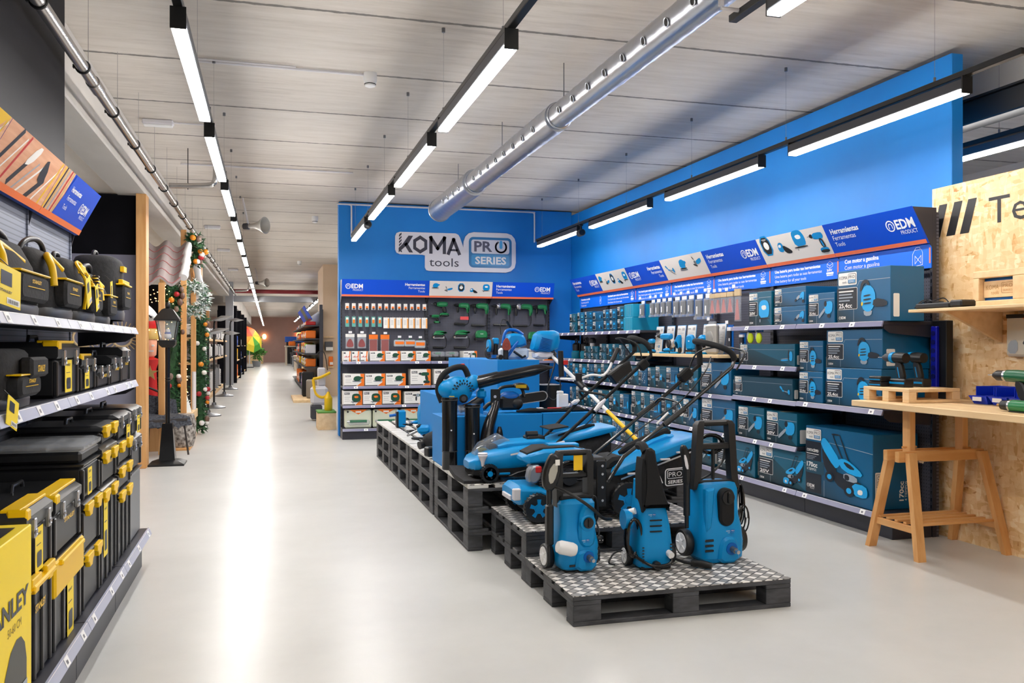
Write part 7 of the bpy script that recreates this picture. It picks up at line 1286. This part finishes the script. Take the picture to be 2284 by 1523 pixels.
m_ = MB(); m_.tube(spline([(-1.02, 12.95, 2.7), (-1.0, 13.25, 2.45), (-1.0, 13.55, 2.2), (-1.02, 13.7, 1.95)], 4), [.03, .05, .04, .06, .05, .045, .06, .07, .06, .05, .07, .09, .1], WHITE, 9); m_.obj('snow_edge', label='white snow along the far gable beam', cat='snow', smooth=1)
m_ = MB(); m_.box(-2.55, -1.35, 12.9, 12.95, .1, 2.2, NAVY); m_.box(-2.55, -1.6, 12.86, 12.9, .9, 1.7, M('#E8DCE4', .6)); m_.obj('hut_backdrop', label='dark panel with a pale poster behind the Christmas hut', cat='panel')
def foliage(m_, path, r_, n, ln, mat, rnd):
    P_ = spline(path, 10)
    for i in range(n):
        p = P_[rnd.randrange(len(P_))]; th = rnd.random() * 2 * PI; ph = rnd.random() * 2 - 1; rr = r_ * (.35 + .65 * rnd.random()); d = Vector((math.cos(th), math.sin(th), ph * .8)).normalized()
        q = p + d * rr + Vector((0, 0, rnd.uniform(-.06, .06))); e = (d + Vector((rnd.uniform(-.6, .6), rnd.uniform(-.6, .6), rnd.uniform(-.6, .6)))).normalized() * ln; s_ = e.orthogonal().normalized() * ln * .22
        m_.add([q - e * .5 - s_, q - e * .5 + s_, q + e * .6], [(0, 1, 2)], mat[rnd.randrange(len(mat))])
GM = [M('#23492A', .8), M('#2F5C33', .8), M('#3A6B3E', .8), M('#1B3A22', .8)]; WM = [M('#C9D3CE', .8), M('#E6EAE8', .8), M('#6F8A78', .8)]
def garland(path, r_, n, lab, mats=GM):
    rnd = random.Random(n); m_ = MB(); m_.tube(spline(path, 6), r_ * .55, GRNL, 8); foliage(m_, path, r_, n, .075, mats, rnd); t = tag(m_.obj('fir_garland', smooth=0), lab, 'garland'); P_ = spline(path, 12)
    for i in range(16):
        p = P_[rnd.randrange(len(P_))]; a = -1.1 + rnd.random() * 1.5 - .6; q = p + Vector((math.cos(a), math.sin(a), 0)) * r_ * .92; k = rnd.choice([('orange bauble', '#E08A20'), ('white bauble', '#ECEAE6'), ('white bauble', '#F2F0EC'), ('pine cone', '#6A5044'), ('pine cone', '#7A6458'), ('red ornament', '#A8202A')])
        m2 = MB(); rr = .028 + rnd.random() * .014; m2.ell((0, 0, 0), (rr, rr, rr * (1.3 if 'cone' in k[0] else 1)), M(k[1], .35), 10, 7); m2.obj('ornament', loc=q, label=f'small {k[0]} on the {lab.split(",")[0].replace("thick green ", "")}', cat='ornament', group=k[0] + 's on the ' + lab.split(',')[0])
garland([(-1.17, 12.35, 2.1), (-1.25, 12.3, 1.9), (-1.22, 12.35, 1.4), (-1.27, 12.35, .9), (-1.25, 12.35, .45)], .15, 1500, 'thick green nearer garland, left of the wreath')
garland([(-1.0, 13.9, 1.75), (-1.04, 13.95, 1.3), (-1.02, 13.9, .8), (-1.03, 13.95, .1)], .15, 1300, 'thick green farther garland, reaching the floor')
garland([(-.98, 12.2, 2.78), (-.93, 12.5, 2.7), (-.97, 12.6, 2.5)], .11, 350, 'thick green top garland, above the wreath')
rnd = random.Random(5); m_ = MB(); cp = [(-1.0 + .16 * math.cos(a), 12.6, 2.0 + .17 * math.sin(a)) for a in [2 * PI * i / 10 for i in range(11)]]; foliage(m_, cp, .09, 700, .07, WM, rnd); foliage(m_, cp, .09, 150, .07, GM, rnd); tag(m_.obj('snowy_wreath', smooth=0), 'snow-white wreath hanging between the garlands', 'wreath')
rnd = random.Random(9); m_ = MB()
for i in range(160): p = (rnd.uniform(-2.0, -1.22), rnd.uniform(11.7, 12.2), rnd.uniform(1.35, 2.12)); m_.ell(p, (.006, .006, .006), GOLDL, 5, 4)
for i in range(50): p = (rnd.uniform(-1.16, -1.1), rnd.uniform(12.6, 12.9), rnd.uniform(.6, 1.15)); m_.ell(p, (.008, .008, .008), GOLDL, 5, 4)
tag(m_.obj('fairy_lights'), 'tiny warm fairy lights under the tiled canopy', 'fairy lights', kind='stuff')
m_ = MB(); m_.box(-.15, .15, -.15, .15, 0, .55, WOOD, .006); m_.obj('wooden_crate', loc=(-1.5, 11.95, 0), label='wooden crate under the nutcracker figure', cat='crate')
t = E('nutcracker_figure', (-1.5, 11.95, .551), 'large red and gold nutcracker figure behind the lantern', 'figure')
m_ = MB(); m_.lathe([(.11, 0), (.12, .1), (.1, .5), (.14, .62), (.05, .66)], RED, 18); m_.obj('coat', t, smooth=1); m_ = MB(); m_.lathe([(.06, .64), (.1, .68), (.11, .85), (.1, .9)], M('#E9A98A', .5), 18); m_.obj('head', t, smooth=1); m_ = MB(); m_.lathe([(.125, .88), (.13, 1.0), (.11, 1.02)], M('#B89A50', .4), 18); m_.lathe([(.1, 1.02), (.115, 1.1), (.09, 1.2), (.03, 1.24)], RED, 18); m_.ell((0, 0, 1.26), (.03, .03, .03), M('#C8A04A', .4), 10, 6); m_.obj('hat', t, smooth=1)
m_ = MB(); [m_.ell((s * .04 + .03, -.1, .8), (.02, .008, .016), WHITE, 8, 6) for s in (-1, 1)]; m_.box(.02, .08, -.115, -.1, .72, .74, OFFW); m_.obj('face', t); m_ = MB(); [m_.ext([(0, .1), (.02, .03), (.1, .03), (.04, -.01), (.06, -.09), (0, -.04), (-.06, -.09), (-.04, -.01), (-.1, .03), (-.02, .03)], -.14, -.13, M('#B59A60', .45), .002, tr(.04, 0, .45))]; m_.obj('gold_star', t)
t = E('garden_chair', (-1.3, 11.35, 0), 'dark garden chair covered with charcoal fur throws', 'chair', None, .5)
for x, y in ((-.2, -.2), (.22, -.2), (-.2, .2), (.22, .2)): m_ = MB(); m_.tube([(x, y, .45), (x * 1.2, y * 1.2, .01)], .012, RATT, 8); m_.obj('leg', t)
m_ = MB(); m_.loft([[(x, y, z) for x, y in ((-.24, -.24), (.25, -.24), (.25, .24), (-.24, .24))] for z in (.43, .46)], RATT); m_.obj('seat', t); m_ = MB(); m_.tube(spline([(-.24, -.22, .45), (-.3, -.15, .7), (-.3, .1, .8), (-.1, .27, .85), (.2, .26, .7), (.25, .2, .45)], 5), .014, RATT, 8); m_.obj('backrest', t)
FUR = noisy('charcoal_fur', '#26282E', '#4A4D55', s=45, rough=.95, bmp=.8)
m_ = MB(); m_.loft([[(x, y - .02 * math.sin(x * 20), z + .015 * math.sin(x * 30 + y * 20)) for x, y, z in r_] for r_ in ([(-.3 + i * .06, -.27, .38 - .02 * (i % 2)) for i in range(11)], [(-.3 + i * .06, -.2, .49) for i in range(11)], [(-.3 + i * .06, .15, .5) for i in range(11)], [(-.3 + i * .06, .2, .78 - .012 * i) for i in range(11)], [(-.3 + i * .06, .27, .72 - .012 * i) for i in range(11)], [(-.3 + i * .06, .2, .47) for i in range(11)])], FUR, cap=False); tag(m_.obj('fur_throw', loc=(-1.3, 11.35, 0), rot=.5, smooth=1), 'charcoal fur throw lying over the garden chair', 'throw')
m_ = MB(); m_.lathe([(.16, 0), (.19, .1), (.2, .3), (.17, .42)], noisy('snowy_bark', '#4A423C', '#B9B2AA', s=25, rough=.9, bmp=.8), 20); tag(m_.obj('snowy_stump', loc=(-1.12, 12.05, .03), smooth=1), 'frosted bark basket under the garden chair side', 'basket')
m_ = MB(); m_.box(-1.32, -.98, 11.8, 12.25, 0, .028, WOOD, .004); tag(m_.obj('wooden_board'), 'low wooden board on the floor under the bark basket', 'board')
m_ = MB(); m_.box(-1.6, -1.02, 12.6, 13.6, .3, .42, PALEW, .006); m_.box(-1.6, -1.1, 12.65, 13.5, 0, .3, WOOD, .006); tag(m_.obj('display_bench'), 'pale wooden bench between the garlands', 'bench')
for i, (x, y, h) in enumerate(((-1.14, 12.75, .34), (-1.3, 12.95, .26))):
    rnd = random.Random(i); m_ = MB(); m_.lathe([(.1, 0), (.085, h * .25), (.06, h * .5), (.035, h * .75), (.004, h)], WM[1], 12); foliage(m_, [(0, 0, h * .1), (0, 0, h * .3), (0, 0, h * .4)], .1, 120, .03, WM, rnd); tag(m_.obj('table_tree', loc=(x, y, .421), smooth=0), ('taller' if i == 0 else 'shorter') + ' little snowy fir tree on the pale bench', 'tree')
t = E('candy_post', (-1.05, 13.3, .421), 'pink and white striped candy stick beside the farther garland', 'decoration'); m_ = MB(); m_.cyl((0, 0, 0), (0, 0, .55), .03, OFFW, n=12); m_.obj('stick', t); m_ = MB(); [m_.tube([(.031 * math.cos(a), .031 * math.sin(a), z0 + .02 * k) for k, a in enumerate([0, .8, 1.6, 2.4, 3.2])], .006, M('#C88A70', .5), 5) for z0 in (.05, .2, .35)]; m_.obj('stripe', t)
# ================================================================== HEATERS AND APPLIANCES ALONG THE LEFT
def heater(x, y, h, lab, bent=False):
    t = E('patio_heater', (x, y, 0), lab, 'patio heater', 'patio heaters on the left of the aisle'); m_ = MB(); m_.lathe([(.24, 0), (.24, .02), (.18, .04), (.05, .07), (.04, .12)], DSILV, 26); m_.obj('base', t); m_ = MB(); m_.cyl((0, 0, .1), (0, 0, h), .022, BLK, n=12); m_.obj('pole', t)
    m_ = MB(); m_.tube(spline([(0, 0, h), (.02, 0, h + .12), (.12, 0, h + .18)], 4), .018, BLK, 8); m_.obj('neck', t); m_ = MB(); m_.lathe([(.01, .06), (.12, .03), (.24, .0), (.12, -.03), (.04, -.05)], GREYM, 26, tr(.16, 0, h + .17) @ roty(-.25 if bent else 0)); m_.obj('reflector', t, smooth=1)
heater(-1.12, 17.42, 1.45, 'bent-necked patio heater nearest the camera', True)
heater(-1.14, 19.6, 1.76, 'patio heater with tilted reflector behind the bent one', True); heater(-1.14, 24, 1.5, 'patio heater with low flat silver reflector'); heater(-1.14, 27.6, 1.95, 'patio heater with the highest silver reflector')
t = E('heater_shelving', (-1.36, 17.2, 0), 'long pale wooden shelving with white heaters', 'shelving unit')
m_ = MB(); m_.box(-.9, -.06, 0, 12.3, 0, .09, PALEW, .005); m_.obj('platform', t)
for z in (.98, 1.45): m_ = MB(); m_.box(-.5, .05, .1, 12.2, z, z + .05, PALEW, .005); m_.obj('shelf', t)
m_ = MB(); m_.box(-.62, -.6, 0, 12.3, .09, 2.4, NAVY); m_.obj('back_panel', t)
for y in (0, 4, 8, 12.2): m_ = MB(); m_.box(-.6, -.5, y, y + .1, .09, 2.6, WOOD, .004); m_.obj('post', t)
APC = [WHITE, OFFW, WHITE, M('#8E9297', .4), M('#26272B', .4), WHITE]
def appliance(kind, w, h, d, mat):
    m_ = MB()
    if kind == 0: m_.box(-w / 2, w / 2, -d / 2, d / 2, .03, h, mat, .02); [m_.box(-w * .4, w * .4, -d / 2 - .004, -d / 2, h * (.2 + .1 * i), h * (.23 + .1 * i), DGREY) for i in range(6)]; m_.box(-w * .4, w * .4, -d * .6, d * .6, 0, .03, BLK)
    elif kind == 1: m_.lathe([(w * .35, 0), (w * .35, .03), (w * .3, .05), (w * .28, h * .9), (w * .2, h)], mat, 16)
    else:
        for i in range(7): m_.box(-w / 2 + i * w / 7, -w / 2 + (i + .7) * w / 7, -d / 2, d / 2, .05, h, mat, .012)
        m_.box(-w / 2, w / 2, -d * .3, d * .3, 0, .06, BLK)
    return m_
rnd = random.Random(3)
for lvl, (z, n, hh, x) in enumerate(((.092, 15, .68, -1.57), (1.032, 18, .36, -1.47), (1.502, 18, .3, -1.47))):
    for i in range(n):
        k = rnd.randrange(3); mat = APC[rnd.randrange(6)]; h = hh * (.75 + rnd.random() * .25); y = 18.1 + i * (10.8 / n); col = 'dark' if mat in APC[4:5] else 'grey' if mat == APC[3] else 'white'
        o = appliance(k, .42, h, .24, mat).obj('electric_heater', loc=(x, y, z), rot=PI / 2, label=f'{col} heater on the {("floor platform", "middle shelf", "upper shelf")[lvl]}' + nth(i, n, 'from the near end'), cat='heater', group=f'{col} heaters on the {("floor platform", "middle shelf", "upper shelf")[lvl]}')
# further bays on the left
GC = [ORG, ORG, M('#2B2B30', .5), M('#2A56C0', .5), M('#A8C832', .5), YEL, OFFW, M('#6A5A48', .6), DGREY, RED]
for i in range(4):
    y0 = 32.2 + i * 4.6; t = E('far_shelving', (-1.15, y0, 0), 'dark shelving with coloured goods beyond the grey column, ' + ORD[i] + ' from the column', 'shelving unit', 'dark shelving beyond the grey column')
    m_ = MB(); m_.box(-.6, .05, 0, .08, 0, 2.75, NAVY); m_.obj('end_panel', t); m_ = MB(); m_.box(-.62, -.58, .08, 4.5, 0, 2.6, NAVY); m_.obj('back_panel', t)
    for z in (.08, .75, 1.3): m_ = MB(); m_.box(-.58, .0, .08, 4.5, z, z + .03, DGREY if i % 2 else PALEW); m_.obj('shelf', t)
    for z in (.112, .782, 1.332):
        for j in range(5 if i < 3 else 3):
            c = GC[rnd.randrange(10)]; h = .2 + rnd.random() * .28; m_ = MB(); m_.box(-.15, .15, -.2, .2, 0, h, c, .02); m_.box(-.1, .153, -.1, .1, h * .3, h * .6, CARD); m_.obj('boxed_goods', loc=(-1.36, y0 + .6 + j * (.85 if i < 3 else 1.3), z), label='coloured package on the dark shelving far down the left side', cat='package', group='packages far down the left side')
t = E('garden_umbrella', (-1.1, 53.5, 1.75), 'open umbrella in green, yellow and orange wedges far down the aisle', 'umbrella', None, (0, math.radians(62), math.radians(-50)))
UC = [M('#4FA83A', .6), M('#F2D83A', .6), M('#F0A828', .6), M('#E8641E', .6), M('#D8401E', .6), M('#E8641E', .6), M('#F0A828', .6), M('#F2D83A', .6)]
for i in range(8): a, b_ = 2 * PI * i / 8, 2 * PI * (i + 1) / 8; m_ = MB(); m_.loft([[(0, 0, .35), (0, 0, .352), (0, 0, .354)], [(.75 * math.cos(a), .75 * math.sin(a), .2), (.72 * math.cos((a + b_) / 2), .72 * math.sin((a + b_) / 2), .2), (.75 * math.cos(b_), .75 * math.sin(b_), .2)], [(1.15 * math.cos(a), 1.15 * math.sin(a), -.1), (1.08 * math.cos((a + b_) / 2), 1.08 * math.sin((a + b_) / 2), -.08), (1.15 * math.cos(b_), 1.15 * math.sin(b_), -.1)]], UC[i], cap=False); m_.obj('canopy_wedge', t, smooth=0)
m_ = MB(); m_.cyl((0, 0, .4), (0, 0, -1.2), .02, OFFW, n=8); m_.obj('shaft', t); t.scale = (.8, .8, .8)
m_ = MB(); m_.cyl((0, 0, .03), (0, 0, 1.3), .03, OFFW, n=8); m_.cyl((0, 0, 0), (0, 0, .05), .25, DGREY, n=16); m_.obj('umbrella_stand', loc=(-1.12, 53.5, 0), label='round-footed stand under the wedge-coloured umbrella', cat='stand')
t = E('planter', (-.9, 65, 0), 'long wooden planter with green plants at the aisle end', 'planter'); m_ = MB(); m_.box(-.55, .5, -.4, .4, 0, .62, PALEW, .01); m_.obj('box', t); rnd2 = random.Random(4); m_ = MB(); foliage(m_, [(-.4, 0, .75), (0, 0, 1.0), (.4, 0, .8)], .45, 260, .25, [PLANT, M('#3D7A2A', .7), M('#6BA84A', .7)], rnd2); m_.obj('plants', t, smooth=0)
t = E('potted_plant', (-.75, 56, 0), 'tall green plant standing in front of the wooden planter', 'plant'); m_ = MB(); m_.lathe([(.2, 0), (.28, .35), (.24, .36)], M('#8E9297', .5), 14); m_.obj('pot', t); m_ = MB(); foliage(m_, [(0, 0, .5), (0, 0, 1.2), (0, 0, 1.7)], .4, 240, .25, [PLANT, M('#3D7A2A', .7)], rnd2); m_.obj('leaves', t, smooth=0)
# ================================================================== FAR RIGHT SIDE OF THE AISLE
t = E('far_gondola', (1.3, 23.2, 0), 'dark shelving with blue header sign on the right of the aisle', 'shelving unit')
m_ = MB(); m_.box(-.02, .06, 0, .1, 0, 2.42, DNAVY); m_.obj('end_panel', t); m_ = MB(); m_.box(.04, .08, .1, 12, 0, 2.3, DNAVY); m_.obj('back_panel', t)
for z in (.1, .75, 1.1, 1.5, 1.85): m_ = MB(); m_.box(-.4, .04, .1, 12, z, z + .03, DGREY); m_.obj('shelf', t)
m_ = MB(); m_.loft([[(x, y, z) for x, z in ((-.22, 2.02), (-.42, 2.38), (-.41, 2.39), (-.2, 2.03))] for y in (0, 5)], SIGNB); m_.loft([[(x, y, z) for x, z in ((-.223, 2.018), (-.423, 2.385))] for y in (1.2, 2.8)], M('#8E8A70', .5), cap=False); m_.loft([[(x, y, z) for x, z in ((-.224, 2.012), (-.25, 2.06))] for y in (0, 5)], RED, cap=False); m_.obj('header_sign', t)
for lvl, z in enumerate((.132, .782, 1.132, 1.532, 1.882)):
    for j in range(16):
        c = GC[rnd.randrange(10)]; h = (.42, .26, .3, .25, .13)[lvl] * (.6 + .4 * rnd.random()); m_ = MB(); m_.box(-.13, .13, -.14, .14, 0, h, c, .015); m_.box(-.133, 0, -.09, .09, h * .35, h * .65, CARD); m_.obj('boxed_goods', loc=(1.07, 23.6 + j * (.36 if j < 10 else .5), z), label='coloured package on the dark shelving right of the aisle', cat='package', group='packages on the far right shelving')
for i, (x, y, h, w) in enumerate(((.95, 22.4, .62, .3), (1.05, 21.6, .45, .34))): m_ = MB(); m_.box(-w / 2, w / 2, -.2, .2, 0, h, M('#8D8478', .5) if i else BLK, .03); m_.obj('log_basket', loc=(x, y, .06), label=('black bin' if i == 0 else 'basket with split logs') + ' at the foot of the far right shelving', cat='basket')
m_ = MB(); m_.box(.55, 1.39, 20.8, 23.1, 0, .06, PALEW, .005); m_.obj('low_platform', label='low pale wooden platform on the right of the aisle', cat='platform')
t = E('power_sprayer', (.92, 15.9, 0), 'white and yellow wheeled sprayer with curved yellow handle behind the blue wall', 'sprayer')
m_ = MB(); m_.box(-.2, .1, -.15, .15, .28, .62, OFFW, .05); m_.obj('tank', t); m_ = MB(); m_.box(-.2, -.0, -.15, .15, .03, .28, DGREY, .02); m_.obj('base', t); m_ = MB(); m_.tube(spline([(-.16, -.1, .75), (-.12, -.14, .5), (0, -.15, .42), (.1, -.12, .48)], 5), .025, YEL, 8); m_.tube(spline([(-.16, -.1, .75), (-.02, -.1, .78), (.14, -.08, .86)], 4), .025, YEL, 8); m_.obj('handle', t, smooth=1); m_ = MB(); m_.tube(spline([(-.1, 0, .9), (-.08, 0, 1.2), (.04, 0, 1.22), (.1, 0, .9)], 5), .008, BLK, 6); m_.box(-.08, .06, -.06, .06, .62, .95, OFFW, .02); m_.obj('wand', t)
t = E('grass_topped_box', (.9, 14.3, 0), 'pale wooden box with green grass mat beside the blue wall', 'box'); m_ = MB(); m_.box(-.15, .14, -.25, .25, 0, .27, PALEW, .004); m_.obj('box_body', t); m_ = MB(); m_.box(-.16, .14, -.26, .26, .27, .295, PLANT, .006); m_.obj('grass_mat', t)
m_ = MB(); m_.lathe([(.06, 0), (.065, .02), (.065, .2), (.03, .25), (.02, .3)], YEL, 16); m_.obj('yellow_canister', loc=(.93, 14.3, .297), label='yellow canister on the grass-topped box', cat='canister')
for i, (x0, x1, y, z0, lab) in enumerate(((1.4, 1.66, 23.42, 1.55, 'upper wooden rail with hanging hand tools on the beige wall'), (1.5, 1.66, 23.42, .75, 'lower small shelf on the beige wall'))):
    t = E('tool_rail', (0, 0, 0), lab, 'rail'); m_ = MB(); m_.box(x0, x1, y, y + .07, z0, z0 + .04, PALEW); m_.obj('rail', t); m_ = MB(); m_.box(x0 + .03, x1 - .02, y - .04, y + .02, z0 - .35 if i == 0 else z0 + .05, z0 - .1 if i == 0 else z0 + .3, M('#4A4A4E', .5) if i == 0 else ORG, .01); m_.box(x0 + .06, x1 - .02, y - .05, y - .03, z0 - .34 if i == 0 else z0 + .08, z0 - .25 if i == 0 else z0 + .15, CARD); m_.obj('hanging_goods', t)
for i in range(12):
    y = 30.5 + i * 2.6; x = 1.2 + rnd.random() * .5; h = .5 + rnd.random() * .8; c = (M('#4A4A4E', .5), PALEW, M('#8E9297', .5), M('#2A2A30', .5), M('#C9BBA8', .6))[i % 5]
    t = E('garden_display', (x + .3, y + 6, 0), 'distant garden furniture display on the right of the aisle' + nth(i, 12, 'from the near end'), 'display', 'distant displays on the right'); m_ = MB(); m_.box(-.5, .5, -.6, .6, h - .08, h, c, .02); m_.obj('top', t)
    for sx_ in (-.4, .4): m_ = MB(); m_.box(sx_ - .06, sx_ + .06, -.5, .5, 0, h - .08, c, .01); m_.obj('support', t)
    m_ = MB(); m_.box(-.25, .2, -.3, .3, 0, .3, GC[rnd.randrange(10)], .05); m_.obj('stacked_box', loc=(x + .3, y + 6, h + .001), label='distant coloured box on a garden display', cat='box', group='distant boxes on the garden displays')
t = E('blue_awning', (2.2, 64, 0), 'long blue banner over distant dark displays', 'banner'); m_ = MB(); m_.box(-1.1, 1.6, -.1, .1, 1.55, 1.95, M('#2A62C8', .5), .02); m_.obj('banner', t); m_ = MB(); m_.box(-1.0, 1.5, -.05, .1, 0, 1.55, BLK); m_.obj('stand', t)
t = E('wall_globe', (2.3, 69.8, 2.15), 'small glowing orange lamp on the distant wall', 'lamp'); m_ = MB(); m_.ell((0, 0, 0), (.22, .1, .22), M('#FF9050', .5, 0, 6), 12, 8); m_.obj('globe', t)
t = E('wall_globe', (-.35, 69.8, 2.0), 'glowing lamp on the distant wall beside the umbrella', 'lamp'); m_ = MB(); m_.ell((0, 0, 0), (.16, .1, .22), M('#FFB070', .5, 0, 6), 12, 8); m_.obj('globe', t)
# rattan mirrors seen above the left shelf
for i, x in enumerate((-1.95, -1.56)):
    t = E('rattan_mirror', (x, 10.3, 1.44), ('left' if i == 0 else 'right') + ' round rattan ring on the light grey panel', 'wall decoration', 'rattan rings'); m_ = MB(); m_.torus((0, 0, 0), (0, 1, 0), .1, .012, TAPE, 24)
    for k in range(24): a = 2 * PI * k / 24; m_.cyl((math.cos(a) * .11, 0, math.sin(a) * .11), (math.cos(a) * (.18 if i else .17), 0, math.sin(a) * (.18 if i else .17)), .006, TAPE, n=5)
    m_.obj('ring', t); m_ = MB(); m_.cyl((0, .04, 0), (0, .055, 0), .02, BLK, n=8); m_.obj('wall_hook', t)
